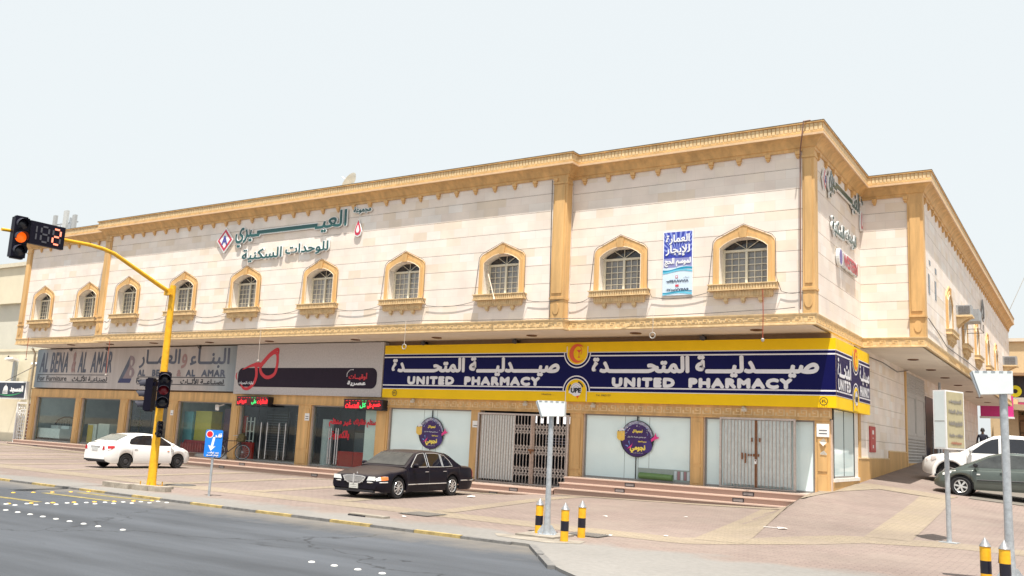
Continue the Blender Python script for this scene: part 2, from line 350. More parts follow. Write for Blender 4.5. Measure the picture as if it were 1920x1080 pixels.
YELLOW = mat("yellow paint", (0.80, 0.42, 0.012), 0.4, var=0.22, scale=7)
SGLASS = glass("shop glass", (0.90, 0.96, 0.95), 0.97)
FILM = mat("white window film", (0.73, 0.87, 0.88), 0.04, var=0.05, scale=0.6, spec=0.5)

# ------------------------------------------------------------------ ground
EDGE = [(-60, .05), (-47, .02), (-40, -.07), (-35, -.2), (-31, -.24), (-25, -.27), (-16.5, -.26), (-15.25, -.34), (-14.6, -.1), (-10, -.02), (-7, .06)]
def sstep(t): t = max(0, min(1, t)); return t * t * (3 - 2 * t)
def ground_z(x, y):
    e = interp(x, EDGE) * max(0, min(1, (y - 21.2) / 4.5)) ** 1.3
    r = 0.0
    if y > 17.3:
        r = .0535 * (min(y, 43) - 17.3) + max(0, min(y, 120) - 43) * .02
        r -= .07 * min(6, max(0, x + 6.42)) * min(1, (y - 17.3) / 10)
    xf = interp(y, [(16.8, -5.9), (26.5, -7.1)])
    w = sstep((x - xf + .4) / .75) if y < 26.6 else (1.0 if x > -6.8 else 0.0)
    return e * (1 - w) + r * w
def front_y(x): return interp(x, [(-7.6, 12.70), (-6.17, 10.85), (-5.4, 10.2), (-3, 9.0), (12, 3.0), (60, -16)])
RZ = -.045
mb = MB()
g = MB(); g.poly([(-900, -900, -.9), (900, -900, -.9), (900, 900, -.9), (-900, 900, -.9)])
struct(g.build("ground", mat("desert ground", (0.34, 0.27, 0.2), 0.9, scale=0.05)))
mb.grid([[(x, y, RZ) for x in (-160, -60, -20, -5, 20, 90)] for y in (-60, -10, 4, 12.72)])
mb.poly([(-7.6, 12.72, RZ), (-5, 12.72, RZ), (90, 12.72, RZ), (90, 12.8, RZ), (-7.6, 12.8, RZ)])
struct(mb.build("road", ASPH))
xs = [-160, -120, -90, -75] + [-62 + i for i in range(46)] + [-16 + .25 * i for i in range(64)] + [0 + i for i in range(1, 14)] + [18, 30, 60]
mb = MB(); rows = []
for j in range(6): rows.append([(x, front_y(x) + (14.2 - front_y(x)) * j / 5, 0.0) for x in xs])
for y in [14.2 + .4 * i for i in range(1, 40)] + [31, 33, 36, 40, 43, 48, 55, 65, 80, 120]: rows.append([(x, y, ground_z(x, y)) for x in xs])
mb.grid(rows)
mb.grid([[(x, front_y(x), -.09) for x in xs], [(x, front_y(x), 0) for x in xs]])
struct(mb.build("pavement", PAVE, smooth=40))
def strip(name, pts, w, m, lift=.004, step=.3):
    """a band laid on the ground along pts (x, y)"""
    mb = MB(); L = []; 
    for (a, b) in zip(pts, pts[1:]):
        a, b = Vector(a), Vector(b); n = max(1, int((b - a).length / step))
        for i in range(n): L.append(a.lerp(b, i / n))
    L.append(Vector(pts[-1])); rows = []
    for i, p in enumerate(L):
        t = (L[min(i + 1, len(L) - 1)] - L[max(i - 1, 0)]).normalized(); q = Vector((-t.y, t.x))
        row = []
        for k in range(-3, 4):
            P = p + q * w * k / 6; row.append((P.x, P.y, ground_z(P.x, P.y) + lift))
        rows.append(row)
    mb.grid(rows)
    return struct(mb.build(name, m))
strip("paving_band", [(-75, 15.5), (-6.2, 15.5), (-4.0, 18.5), (-2.4, 19.2), (20, 19.4)], .95, BAND)
for k in range(14):
    if k == 1: continue
    x0 = -6.0 - 2.95 * k + (.25 if k == 0 else 0)
    strip("paving_band", [(x0, 15.98), (x0 - 1.5, 24.95)], .5 if k else .9, BAND, .007)
strip("paving_band", [(-48.5, 25.3), (-7.2, 25.3)], .66, BAND, .010)
strip("paving_band", [(-7.05, 25.2), (-6.75, 27.6), (-5.9, 30.2)], .9, BAND, .0105)
strip("paving_band", [(-3.45, 19.1), (-3.95, 29.4)], .85, BAND, .007)
strip("paving_band", [(-6.3, 30.5), (-3.6, 29.9)], 1.2, BAND, .013)
strip("side_road", [(-3.2, 37.1), (25, 37.1)], 13.2, ASPH, .016, 1.0)
# kerb stones, painted yellow and black by turns
KY = mat("worn yellow kerb paint", (0.40, 0.30, 0.12), 0.75, var=0.5, scale=7); KB = mat("worn black kerb paint", (0.17, 0.165, 0.16), 0.7, var=0.4, scale=9)
mb = MB(); x = -60.0; k = 0
while x < -8.0:
    mb.mi = k % 2; mb.box(x, x + .985, 12.63, 12.715, -.09, .004 + random.uniform(-.006, .003)); x += 1.0; k += 1
a = Vector((-7.6, 12.64, 0)); bb = Vector((-6.17, 10.80, 0)); mb.mi = 1
for i in range(2):
    p = a.lerp(bb, i / 2 + .03); q = a.lerp(bb, i / 2 + .48); mb.bar((p.x, p.y, -.030), (q.x, q.y, -.030), .11, .075)
struct(mb.build("kerb", [KY, KB]))
# painted hatch on the road
HY = mat("worn yellow road paint", (0.26, 0.21, 0.075), 0.8, var=0.6, scale=7)
mb = MB()
for (x0, x1, y0) in ((-19.6, -17.25, 11.55), (-19.4, -17.0, 12.25), (-19.9, -17.6, 10.2)):
    mb.poly([(x0, y0 - .08, RZ + .004), (x1, y0 + .02, RZ + .004), (x1, y0 + .18, RZ + .004), (x0, y0 + .08, RZ + .004)])
struct(mb.build("road_marking", HY))
# old sandy concrete footing patch by the kerb corner
mb = MB(); CONC = mat("old concrete", (0.27, 0.24, 0.2), 0.85, var=0.35, scale=3)
mb.poly([(-8.6, 13.15, .005), (-7.6, 13.05, .005), (-7.15, 13.4, .005), (-7.25, 13.8, .005), (-8.2, 13.6, .005), (-8.9, 13.5, .005)])
struct(mb.build("concrete_patch", CONC))

# ------------------------------------------------------------------ the long two-storey building
BL = Vector((-27, 27.3, 0))
bld = empty("commercial_building", BL, "long cream stone two-storey building with ochre cornice, arched windows and shops below", "building")
YL, YM, YR = 25.47, 25.05, 25.47
XS, XB = -6.39, -4.42
PATH = [(-47.55, 66), (-47.55, YL), (-39.87, YL), (-39.87, YM), (-14.28, YM), (-14.28, YR), (XS, YR), (XS, 31.6), (XB, 31.6), (XB, 68.2)]
def offs(path, d):
    out = []
    for i, p in enumerate(path):
        p = Vector(p); ns = []
        if i: t = (p - Vector(path[i - 1])).normalized(); ns.append(Vector((t.y, -t.x)))
        if i < len(path) - 1: t = (Vector(path[i + 1]) - p).normalized(); ns.append(Vector((t.y, -t.x)))
        if len(ns) == 1: out.append(p + ns[0] * d)
        else: b = (ns[0] + ns[1]).normalized(); out.append(p + b * d / max(.3, b.dot(ns[0])))
    return out
def sweep(mb, prof):
    rings = [[(q.x, q.y, z) for q in offs(PATH, d)] for d, z in prof]
    mb.grid(rings)
Z0, Z1 = 5.50, 10.34
FW = [(-45.45, YL), (-41.52, YL), (-37.7, YM), (-33.65, YM), (-29.6, YM), (-25.27, YM), (-21.0, YM), (-16.72, YM), (-12.45, YR), (-8.43, YR)]
SW = [37.75, 42.7, 47.5, 52.7, 57.6]
HW0, HZ0, HZ1 = .80, 6.43, 7.80     # rough opening behind each surround
SILL = 6.42
joints = [5.5, 6.09, 6.70, 7.32, 7.93, 8.54, 9.15, 9.76, 10.34]
wall = MB()
def clad(a0, a1, fixed, along_x, holes, thick=.25):
    """banded cladding on a plane; holes = [(c, half width)] at window height"""
    zs = sorted(set(joints + [HZ0, HZ1] if holes else joints))
    for z0, z1 in zip(zs, zs[1:]):
        g0 = .012 if z0 in joints and z0 != Z0 else 0
        cuts = [(a0, a1)]
        if holes and z0 >= HZ0 - 1e-6 and z1 <= HZ1 + 1e-6:
            cuts = []; x = a0
            for c, h in sorted(holes): cuts.append((x, c - h)); x = c + h
            cuts.append((x, a1))
        for p, q in cuts:
            if along_x: wall.box(p, q, fixed, fixed + thick, z0 + g0, z1)
            else: wall.box(fixed - thick, fixed, p, q, z0 + g0, z1)
clad(-47.55, -39.87, YL, True, [(c, HW0) for c, y in FW[:2]])
clad(-39.87, -14.28, YM, True, [(c, HW0) for c, y in FW[2:8]], .3)
clad(-14.28, XS, YR, True, [(c, HW0) for c, y in FW[8:]])
clad(YR + .25, 31.6, XS, False, [])
clad(XS, XB, 31.6, True, [])
clad(31.85, 68.2, XB, False, [(c, HW0) for c in SW])
wall.box(-47.55, -47.3, YL + .25, 66, Z0, Z1)
wall.box(-39.87, -39.6, YM, YL + .1, Z0, Z1); wall.box(-14.5, -14.29, YM + .02, YR + .1, Z0, Z1)
wall.build("wall", STONE, bld)
core = MB(); JD = mat("dark joint backing", (0.16, 0.13, 0.10), 0.9)
core.box(-47.5, -39.9, YL + .02, YL + .03, Z0, HZ0); core.box(-47.5, -39.9, YL + .02, YL + .03, HZ1, Z1)
for a, b_, y in ((-39.85, -14.3, YM), (-14.28, XS - .02, YR)):
    core.box(a, b_, y + .02, y + .03, Z0, HZ0); core.box(a, b_, y + .02, y + .03, HZ1, Z1)
core.box(XS - .03, XS - .02, YR + .05, 31.55, Z0, Z1); core.box(XS, XB - .05, 31.62, 31.63, Z0, Z1)
core.box(XB - .03, XB - .02, 31.9, 68, Z0, HZ0); core.box(XB - .03, XB - .02, 31.9, 68, HZ1, Z1)
core.build("joint", JD, bld)
# roof slab and soffit
foot = [(-47.5, 65.9), (-47.5, YL + .1), (-39.8, YL + .1), (-39.8, YM + .1), (-14.35, YM + .1), (-14.35, YR + .1), (XS - .05, YR + .1), (XS - .05, 31.65), (XB - .05, 31.65), (XB - .05, 68.1), (-47.5, 68.1)]
mb = MB(); mb.prism(foot, (0, 0, 10.6), X, Y, Z, .12); mb.build("roof", CREAM, bld)
mb = MB(); mb.prism(foot, (0, 0, 5.172), X, Y, Z, .12); mb.build("soffit", mat("soffit plaster", (0.74, 0.67, 0.57), 0.75, var=0.1, scale=0.8), bld)
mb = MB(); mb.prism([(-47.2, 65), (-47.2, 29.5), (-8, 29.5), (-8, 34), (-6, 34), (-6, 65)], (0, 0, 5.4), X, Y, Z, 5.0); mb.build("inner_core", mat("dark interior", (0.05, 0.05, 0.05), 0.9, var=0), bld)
# cornice
cor = MB()
sweep(cor, [(-.12, 10.26), (.05, 10.26), (.06, 10.34), (.10, 10.36), (.13, 10.42), (.20, 10.52), (.30, 10.59), (.33, 10.60), (.33, 10.66), (.365, 10.67), (.365, 10.72), (.34, 10.74), (.34, 10.95), (.385, 10.96), (.385, 11.0), (-.25, 11.0), (-.25, 10.6)])
corn = cor.build("cornice", OCHRE, bld, smooth=25)
rib = MB()
def along(path, d, step, fn):
    pts = offs(path, d)
    for i in range(1, len(pts) - 1):
        a, b = pts[i], pts[i + 1]; t = (b - a); L = t.length; t /= L; n = Vector((t.y, -t.x)); k = max(1, int(L / step)); s = L / k
        for j in range(k): p = a + t * (s * (j + .5)); fn(Vector((p.x, p.y, 0)), Vector((t.x, t.y, 0)), Vector((n.x, n.y, 0)))
along(PATH, .34, .12, lambda p, t, n: rib.obox(p + n * .007 + Z * 10.845, t * .047, Z * .1, n * .007))
rib.build("cornice_flute", OCHRE2, corn)
mb = MB(); sweep(mb, [(.39, 10.998), (.395, 11.012), (.36, 11.02), (-.2, 11.02)]); mb.build("cornice_cap", mat("sooty coping", (0.20, 0.15, 0.09), 0.8, var=0.4), corn)
mb = MB(); sweep(mb, [(.331, 10.602), (.372, 10.604), (.375, 10.665), (.331, 10.668)]); mb.build("cornice_bead", mat("pale bead", (0.72, 0.5, 0.3), 0.5), corn)
# corbels
cb_me = None
def corbel(p, t, n):
    global cb_me
    if cb_me is None:
        c = MB(); c.box(-.075, .075, -.10, .0, -.10, .0); c.box(-.055, .055, -.07, 0, -.17, -.10); c.box(-.035, .035, -.045, 0, -.21, -.17)
        o = c.build("cornice_bracket", OCHRE, bld, world=False); cb_me = o.data
    else:
        o = bpy.data.objects.new("cornice_bracket", cb_me); COL.objects.link(o); o.parent = bld
    o.location = p + Z * 10.262 - BL; o.rotation_euler = (0, 0, math.atan2(t.y, t.x))
def alongsel(i0, i1, step):
    pts = PATH
    for i in range(i0, i1):
        a, b = Vector(pts[i]), Vector(pts[i + 1]); t = b - a; L = t.length; t /= L; n = Vector((t.y, -t.x)); k = int(L / step)
        if k < 1: continue
        s = L / k
        for j in range(k): p = a + t * (s * (j + .5)); corbel(Vector((p.x, p.y, 0)), Vector((t.x, t.y, 0)), Vector((n.x, n.y, 0)))
alongsel(1, 8, .80); alongsel(8, 9, .88)
# frieze with the key pattern
fr = MB(); sweep(fr, [(-.1, 5.172), (.055, 5.172), (.055, 5.225), (.03, 5.235), (.03, 5.415), (.045, 5.43), (.06, 5.47), (.06, 5.50), (-.1, 5.502)])
frz = fr.build("frieze", OCHRE2, bld, smooth=25)
key = MB()
def keymotif(mbx, z0, h):
    def f(p, t, n):
        for (u0, u1, v0, v1) in ((-.5, .5, .0, .14), (.36, .5, .14, 1), (-.15, .36, .86, 1), (-.15, -.01, .45, .86), (-.01, .2, .45, .59), (-.5, -.3, .14, .55)):
            mbx.obox(p + t * (u0 + u1) / 2 * .29 + n * .006 + Z * (z0 + (v0 + v1) / 2 * h), t * (u1 - u0) / 2 * .29, Z * (v1 - v0) / 2 * h, n * .006)
    return f
along(PATH, .03, .33, keymotif(key, 5.25, .15))
key.build("key_pattern", mat("worn carved stone", (0.72, 0.5, 0.24), 0.6), frz)
# pilasters
pil = [(-47.55, -47.1, YL), (-39.87, -39.42, YM), (-14.76, -14.28, YM), (-6.70, XS, YR)]
def pilaster(x0, x1, y, ret=0):
    mb = MB(); mb.box(x0, x1 + .03, y - .05, y + .3, Z0, 10.27)
    w = x1 - x0
    mb.box(x0 + .06, x1 - .04, y - .075, y - .05, 6.35, 10.0); mb.box(x0 - .02, x1 + .05, y - .08, y + .3, 6.15, 6.22)
    mb.box(x0 - .02, x1 + .05, y - .075, y + .3, 10.05, 10.12)
    for q in (arc((x0 + x1) / 2, 5.85, .12, 0, 360, 16, .2),): mb.prism(q[:-1], (0, y - .05, 0), X, Z, -Y, .02)
    mb.build("pilaster", OCHRE, bld)
for a in pil: pilaster(*a)
mb = MB(); mb.box(XB - .45, XB + .035, 31.55, 31.9, Z0, 10.27); mb.box(XB - .38, XB - .05, 31.52, 31.55, 6.35, 10.0); mb.box(XB - .47, XB + .05, 31.5, 31.9, 6.15, 6.22)
mb.prism(arc(XB - .2, 5.85, .12, 0, 360, 16, .2)[:-1], (0, 31.55, 0), X, Z, -Y, .02); mb.build("pilaster", OCHRE, bld)

# windows: surround > sill, frame, pane
def arch_strip(a, b):
    return a, b
OUT = [(-.93, 0), (-.93, .6), (-.93, 1.2), (-.90, 1.31), (-.82, 1.40), (-.5, 1.555), (-.25, 1.67), (-.06, 1.765), (0, 1.785)]
INN = [(-.735, 0), (-.735, .6), (-.735, 1.12)] + [( -.735 + .735 * (i / 6), 1.12 + .30 * math.sin(math.pi / 2 * (i / 6)) ** .8) for i in range(1, 7)]
OUT = OUT + [(-x, z) for x, z in OUT[-2::-1]]; INN = INN + [(-x, z) for x, z in INN[-2::-1]]
def make_window():
    s = MB()
    D0, D1 = -.07, .40
    mid = [(o[0] * .45 + i[0] * .55, o[1] * .45 + i[1] * .55) for o, i in zip(OUT, INN)]
    P = lambda L, y: [(x, y, z) for x, z in L]
    s.grid([P(OUT, .0), P(OUT, -.045), P(mid, -.045), P(mid, D0), P(INN, D0), P(INN, -.02)])
    s.mi = 1; s.grid([P(INN, -.02), P(INN, D1)])
    s.mi = 2; s.tube(P([(x * .985, z - .005) for x, z in INN], -.072), .014, 5)
    s.mi = 0; s.prism([(-.10, 1.40), (.10, 1.40), (.13, 1.68), (-.13, 1.68)], (0, D0, 0), X, Z, -Y, .03)
    w = s.build("window", [OCHRE, WHITEP, mat("pale stone edge", (0.78, 0.64, 0.48), 0.5)], bld, smooth=30, world=False)
    q = MB()
    q.box(-1.045, 1.045, -.24, .40, -.03, 0); q.box(-1.02, 1.02, -.20, .1, -.17, -.03); q.box(-1.04, 1.04, -.23, .1, -.20, -.17)
    q.box(-.88, .88, -.13, .1, -.38, -.20); q.box(-.86, .86, -.115, .1, -.41, -.38)
    for i in range(24): x = -1.0 + 2.0 * (i + .5) / 24; q.box(x - .022, x + .022, -.222, -.20, -.165, -.035)
    for i in range(20): x = -.86 + 1.72 * (i + .5) / 20; q.box(x - .02, x + .02, -.148, -.13, -.37, -.21)
    for x in (-.52, 0, .52): q.box(x - .06, x + .06, -.10, .05, -.51, -.41); q.box(x - .04, x + .04, -.07, .05, -.56, -.51)
    q.build("sill", OCHRE2, w, world=False)
    f = MB(); y0, y1 = .25, .30; HW = .71
    f.box(-.735, -HW + .05, y0, y1, 0, 1.13); f.box(HW - .05, .735, y0, y1, 0, 1.13); f.box(-.7, .7, y0, y1, 0, .055); f.box(-.70, .70, y0 - .01, y1, 1.03, 1.10); f.box(-.035, .035, y0 - .015, y1, .055, 1.03)
    for sx in (-1, 1):
        for k in (1, 2): x = sx * (.035 + (.66 - .035) * k / 3); f.box(x - .009, x + .009, y0 + .02, y0 + .035, .055, 1.03)
        for k in range(1, 5): z = .055 + .975 * k / 5; f.box(min(sx * .035, sx * .66), max(sx * .035, sx * .66), y0 + .018, y0 + .037, z - .009, z + .009)
    f.bar((0, y0 + .02, 1.10), (0, y0 + .02, 1.42), .018); f.bar((0, y0 + .02, 1.10), (-.4, y0 + .02, 1.37), .018); f.bar((0, y0 + .02, 1.10), (.4, y0 + .02, 1.37), .018)
    f.build("frame", ALU, w, world=False)
    p = MB(); p.poly([(-.72, .315, 0), (.0, .315, 0), (.0, .315, 1.07), (-.72, .315, 1.07)]); p.poly([(.0, .325, 0), (.72, .325, 0), (.72, .325, 1.07), (.0, .325, 1.07)]); p.mi = 1; p.poly([(-.72, .32, 1.07), (.72, .32, 1.07), (.72, .32, 1.45), (-.72, .32, 1.45)]); p.build("pane", [PANE, PANED], w, world=False)
    return w
W0 = make_window(); first = True
for c, y in FW:
    w = W0 if first else copy_tree(W0, bld); first = False
    w.location = Vector((c, y, SILL)) - BL
for c in SW:
    w = copy_tree(W0, bld); w.location = Vector((XB, c, SILL)) - BL; w.rotation_euler = (0, 0, rad(90))
# bathroom slit windows high on the side wall
for y, z0, z1 in ((32.75, 7.1, 7.78), (34.25, 7.1, 7.78), (34.4, 8.07, 8.27), (33.0, 8.15, 8.3)):
    mb = MB(); mb.box(XB - .005, XB + .012, y - .17, y + .17, z0, z1); mb.build("slit_window", mat("dark slit glass", (0.05, 0.05, 0.055), 0.2), bld)

# ---- ground floor
YG = 27.45
PX = [(-48.7, -48.2), (-44.5, -44.0), (-40.66, -40.05), (-36.88, -36.2), (-32.42, -31.9), (-28.2, -27.47), (-23.86, -23.25), (-19.27, -18.87), (-15.1, -14.6), (-10.72, -10.31), (-6.87, -6.44)]
FLOOR = [(-48.7, -36.2, .25), (-36.2, -32.3, .2), (-32.3, -19.0, .09), (-19.0, -14.75, .03), (-14.75, -6.44, .45)]
def floor_z(x):
    for a, b, z in FLOOR:
        if a <= x <= b: return z
    return .1
for (a, b_) in PX:
    mb = MB(); z0 = floor_z((a + b_) / 2) - .1
    mb.box(a, b_, YG - .16, YG + .12, z0, 2.62); w = b_ - a
    mb.box(a + .08, b_ - .08, YG - .185, YG - .16, z0 + .75, 2.4); mb.box(a + .08, b_ - .08, YG - .185, YG - .16, z0 + .15, z0 + .65)
    mb.mi = 1; mb.box(a - .03, a, YG - .10, YG + .1, z0, 2.6); mb.box(b_, b_ + .03, YG - .10, YG + .1, z0, 2.6)
    mb.build("shop_pillar", [OCHRE, mat("pale pillar edge", (0.62, 0.48, 0.38), 0.5)], bld)
lint = MB(); lint.box(-48.7, -6.44, YG - .17, YG + .1, 2.58, 2.98); lint.box(-48.7, -6.44, YG - .20, YG + .1, 2.56, 2.60)
li = lint.build("lintel", OCHRE, bld)
kp = MB(); mo = keymotif(kp, 2.66, .2); x = -23.4
while x < -6.5: mo(Vector((x, YG - .17, 0)), X, -Y); x += .33
kp.build("key_pattern", OCHRE2, li)
mb = MB(); mb.box(-48.7, -6.44, YG - .02, YG + .2, 2.98, 5.172); mb.build("upper_shopfront", mat("brown fascia", (0.30, 0.20, 0.13), 0.8), bld)
# shop interior shell
IN = mat("shop interior wall", (0.36, 0.40, 0.40), 0.8, var=0.25, scale=.9); IND = mat("dark shop wall", (0.05, 0.05, 0.065), 0.7)
mb = MB()
mb.box(-48.6, -28.0, 32.6, 32.8, -.1, 3.2); mb.box(-14.8, -6.6, 30.5, 30.7, -.1, 3.2); mb.box(-48.7, -48.5, YG + .1, 32.6, -.1, 3.2); mb.box(-36.6, -36.45, YG + .15, 32.6, -.1, 3.2)
mb.box(-48.6, -6.6, YG + .12, 32.8, 2.9, 3.0)
mb.mi = 1; mb.box(-32.3, -19, 29.6, 29.7, -.1, 2.9); mb.box(-32.35, -32.1, YG + .15, 32.6, -.1, 3.2); mb.box(-23.6, -23.45, YG + .15, 32.6, -.1, 3.2); mb.box(-19.1, -18.95, YG + .15, 32.6, -.1, 3.2); mb.box(-14.95, -14.8, YG + .15, 32.6, -.1, 3.2); mb.box(-19, -14.9, 31.5, 31.6, -.1, 3.2)
mb.mi = 2
for a, b_, z in FLOOR: mb.box(a, b_, YG - .16, 32.7, z - .3, z - .005)
mb.build("shop_interior", [IN, IND, mat("shop floor tile", (0.5, 0.48, 0.45), 0.3)], bld)
# shop windows: frame > pane
ALUD = mat("grey aluminium frame", (0.30, 0.29, 0.28), 0.4, metal=0.3, var=0.1)
def shop_window(x0, x1, z0, z1=2.56, m=SGLASS, div=(), y=YG, name="shop_window"):
    f = MB(); f.box(x0, x1, y - .03, y + .03, z0, z0 + .05); f.box(x0, x1, y - .03, y + .03, z1 - .05, z1); f.box(x0, x0 + .05, y - .03, y + .03, z0 + .05, z1 - .05); f.box(x1 - .05, x1, y - .03, y + .03, z0 + .05, z1 - .05)
    w = f.build(name, ALUD, bld)
    p = MB(); xs_ = [x0 + .04] + [x0 + (x1 - x0) * d for d in div] + [x1 - .04]
    for a, b_ in zip(xs_, xs_[1:]): p.box(a + .006, b_ - .006, y - .006, y + .006, z0 + .04, z1 - .04)
    p.build("pane", m, w)
    if len(div):
        j = MB()
        for d in div: xx = x0 + (x1 - x0) * d; j.box(xx - .006, xx + .006, y - .004, y + .008, z0 + .05, z1 - .05)
        j.build("joint", mat("dark seal", (0.05, 0.05, 0.05), 0.6, var=0), w)
    return w
G = [(PX[i][1] + .03, PX[i + 1][0] - .03) for i in range(10)]
for i in range(4): shop_window(*G[i], floor_z(sum(G[i]) / 2), m=SGLASS)
shop_window(*G[4], .09, div=(.3, .55, .8)); shop_window(*G[5], .09, div=(.42, .66))
shop_window(*G[6], .28, m=FILM, div=(.42, .58)); shop_window(G[8][0], G[8][1], .45, m=FILM, div=(.39, .52, .62)); shop_window(*G[9], .45, m=FILM, div=(.26, .71))
# side window round the corner
f = MB(); f.box(-6.47, -6.42, 27.66, 30.4, .90, .96); f.mi = 1
f.box(-6.5, -6.36, 27.55, 30.9, .80, .90)
w = f.build("shop_window", [ALUD, WHITEP], bld)
p = MB(); p.box(-6.455, -6.44, 27.72, 29.0, .96, 2.92); p.box(-6.455, -6.44, 29.02, 30.36, .96, 2.92); p.build("pane", FILM, w)
p = MB(); p.box(-6.47, -6.43, 28.99, 29.03, .96, 2.92); p.box(-6.47, -6.42, 27.64, 27.72, .9, 2.95); p.box(-6.47, -6.42, 30.36, 30.42, .9, 2.95); p.build("joint", mat("dark seal", (0.05, 0.05, 0.05), 0.6, var=0), w)
# side ground-floor walls
sw = MB(); XW = -6.42
zz = [-.2, .9, 1.5, 2.1, 2.7, 3.3, 3.9, 4.5, 5.172]
for z0, z1 in zip(zz, zz[1:]):
    sw.box(XW - .25, XW, 31.0, 40.0, z0 + .01, z1)
    sw.box(XW - .25, XW, 45.2, 68, z0 + .01, z1)
sw.box(XW - .25, XW, 27.5, 31.0, 2.95, 5.172); sw.box(XW - .25, XW, 40.0, 45.2, 5.1, 5.172)
sw.build("lower_wall", STONE, bld)
mb = MB(); mb.box(XW - .3, XW - .06, 27.3, 27.62, -.1, 2.98); mb.build("corner_pier", WHITEP, bld)
mb = MB(); mb.box(XW - .3, XW + .0, 30.42, 31.0, .6, 2.95); mb.build("corner_pier", WHITEP, bld)
mb = MB(); mb.box(XW - .26, XW + .03, 27.50, 30.9, .2, .80); mb.box(XW - .26, XW + .03, 30.9, 36.1, .3, 1.49); mb.box(XW - .26, XW + .031, 36.1, 40.0, .5, 1.77); mb.box(XW - .2, XW + .02, 40.0, 45.2, .5, 1.35)
mb.box(XW - .2, XW + .035, 30.95, 31.25, .5, 2.95)
mb.mi = 1; mb.box(XW - .2, XW + .045, 30.9, 36.1, 1.49, 1.53); mb.box(XW - .2, XW + .046, 36.1, 40.0, 1.77, 1.81)
mb.build("dado", [mat("ochre dado", (0.56, 0.33, 0.12), 0.6, var=0.25, scale=2.5, streak=True), OCHRE2], bld)
# louvred steel service door on the side
d = MB(); DG = mat("grey steel door", (0.46, 0.45, 0.43), 0.5, var=0.1)
d.box(XW - .1, XW - .02, 40.1, 45.1, 1.3, 5.1); d.mi = 1; d.box(XW - .12, XW + .05, 39.85, 40.15, 1.1, 5.12); d.mi = 0
for y0, y1 in ((40.2, 42.6), (42.7, 45.05)):
    for k in range(8): z = 1.45 + k * .125; d.obox((XW + .0, (y0 + y1) / 2, z), (0, (y1 - y0) / 2, 0), (.03, 0, .035), (.004, 0, -.004))
    d.box(XW - .02, XW + .01, y0, y1, 2.5, 2.6); d.box(XW - .02, XW + .01, y0, y1, 4.1, 4.2); d.box(XW - .02, XW + .01, y0, y0 + .12, 2.6, 4.1); d.box(XW - .02, XW + .01, y1 - .12, y1, 2.6, 4.1)
    for k in range(7): z = 4.32 + k * .115; d.obox((XW + .0, (y0 + y1) / 2, z), (0, (y1 - y0) / 2, 0), (.03, 0, .03), (.004, 0, -.004))
d.build("service_door", [DG, OCHRE], bld)
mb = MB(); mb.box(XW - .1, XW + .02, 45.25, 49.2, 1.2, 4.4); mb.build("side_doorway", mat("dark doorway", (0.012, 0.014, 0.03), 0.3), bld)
mb = MB(); mb.tube([(XW + .5, 45.3, 1.2), (XW + .5, 45.3, 4.0)], .05); mb.tube([(XW + .5, 46.2, 1.3), (XW + .5, 46.2, 5.1)], .06, 12); mb.build("side_post", STEEL, bld)
st = MB()
for k in range(5): st.box(XW, XW + 1.2, 46.3 + k * .0, 49.5, 1.2 + k * .16, 1.2 + k * .16 + .15) if False else st.box(XW, XW + 1.3 - k * .24, 46.4, 49.2, 1.25 + k * .16, 1.41 + k * .16)
st.build("side_step", GRANITE, bld)
mb = MB()
for z in (2.05, 2.3, 2.55): mb.tube([(XW + 1.25, 46.35, z - .35), (XW + .1, 46.35, z + .25)], .02, 6)
for xx in (XW + 1.25, XW + .7, XW + .15): mb.tube([(xx, 46.35, 1.4), (xx, 46.35, 2.7)], .02, 6)
mb.build("side_railing", STEEL, bld)
# far corner pier and small windows down the side street
mb = MB(); mb.box(XW - .01, XW + .02, 54.0, 55.2, 2.9, 4.0); mb.box(XW - .01, XW + .02, 57.0, 57.5, 2.6, 3.9); mb.box(XW - .01, XW + .02, 59.0, 59.5, 2.6, 3.9); mb.build("side_window", PANE, bld)
# steps
def stairs(x0, x1, tops, yb=YG - .1, skew=0):
    mb = MB()
    for y, z, zb in tops:
        mb.mi = 0; mb.box(x0, x1, y, yb, zb, z - .035); mb.mi = 1; mb.box(x0 - .02, x1 + .02, y - .035, yb, z - .035, z)
    return mb.build("steps", [GRANITE, GRANITE_L], bld)
S1 = stairs(-48.3, -34.6, [(26.4, .25, -.3), (26.1, .10, -.4)])
S2 = stairs(-34.58, -18.9, [(26.1, .085, -.5), (25.8, -.08, -.5)])
S3 = stairs(-18.88, -14.78, [(25.75, .035, -.5), (25.45, -.13, -.6)])
S4 = MB()
for x0, x1, y, z in ((-14.70, -6.42, 26.35, .45), (-14.72, -6.5, 26.05, .27), (-14.74, -6.72, 25.75, .10)):
    S4.mi = 0; S4.box(x0, x1, y, YG - .1, -.5, z - .035); S4.mi = 1; S4.box(x0 - .02, x1 + .02, y - .035, YG - .1, z - .035, z)
S4 = S4.build("steps", [GRANITE, GRANITE_L], bld)
def step_light(par, x, y, z, h=.1):
    mb = MB(); mb.box(x - .17, x + .17, y - .012, y + .02, z - h, z - .02); mb.mi = 1; mb.box(x - .14, x + .14, y - .016, y - .012, z - h + .02, z - .035)
    mb.build("step_light", [DARK, mat("step light lens", (0.22, 0.2, 0.2), 0.3)], par)
for x in (-45.6, -40.5): step_light(S1, x, 26.1, .07, .12)
for x in (-30.9, -25.5, -21.5): step_light(S2, x, 25.8, -.11, .12)
step_light(S2, -30.0, 26.1, .05, .11)
step_light(S3, -16.9, 25.45, -.16, .13); step_light(S3, -16.3, 25.75, .0, .12)
for x in (-12.35, -8.55): step_light(S4, x, 26.35, .415, .13)
for x in (-12.55, -8.75): step_light(S4, x, 26.05, .235, .13)
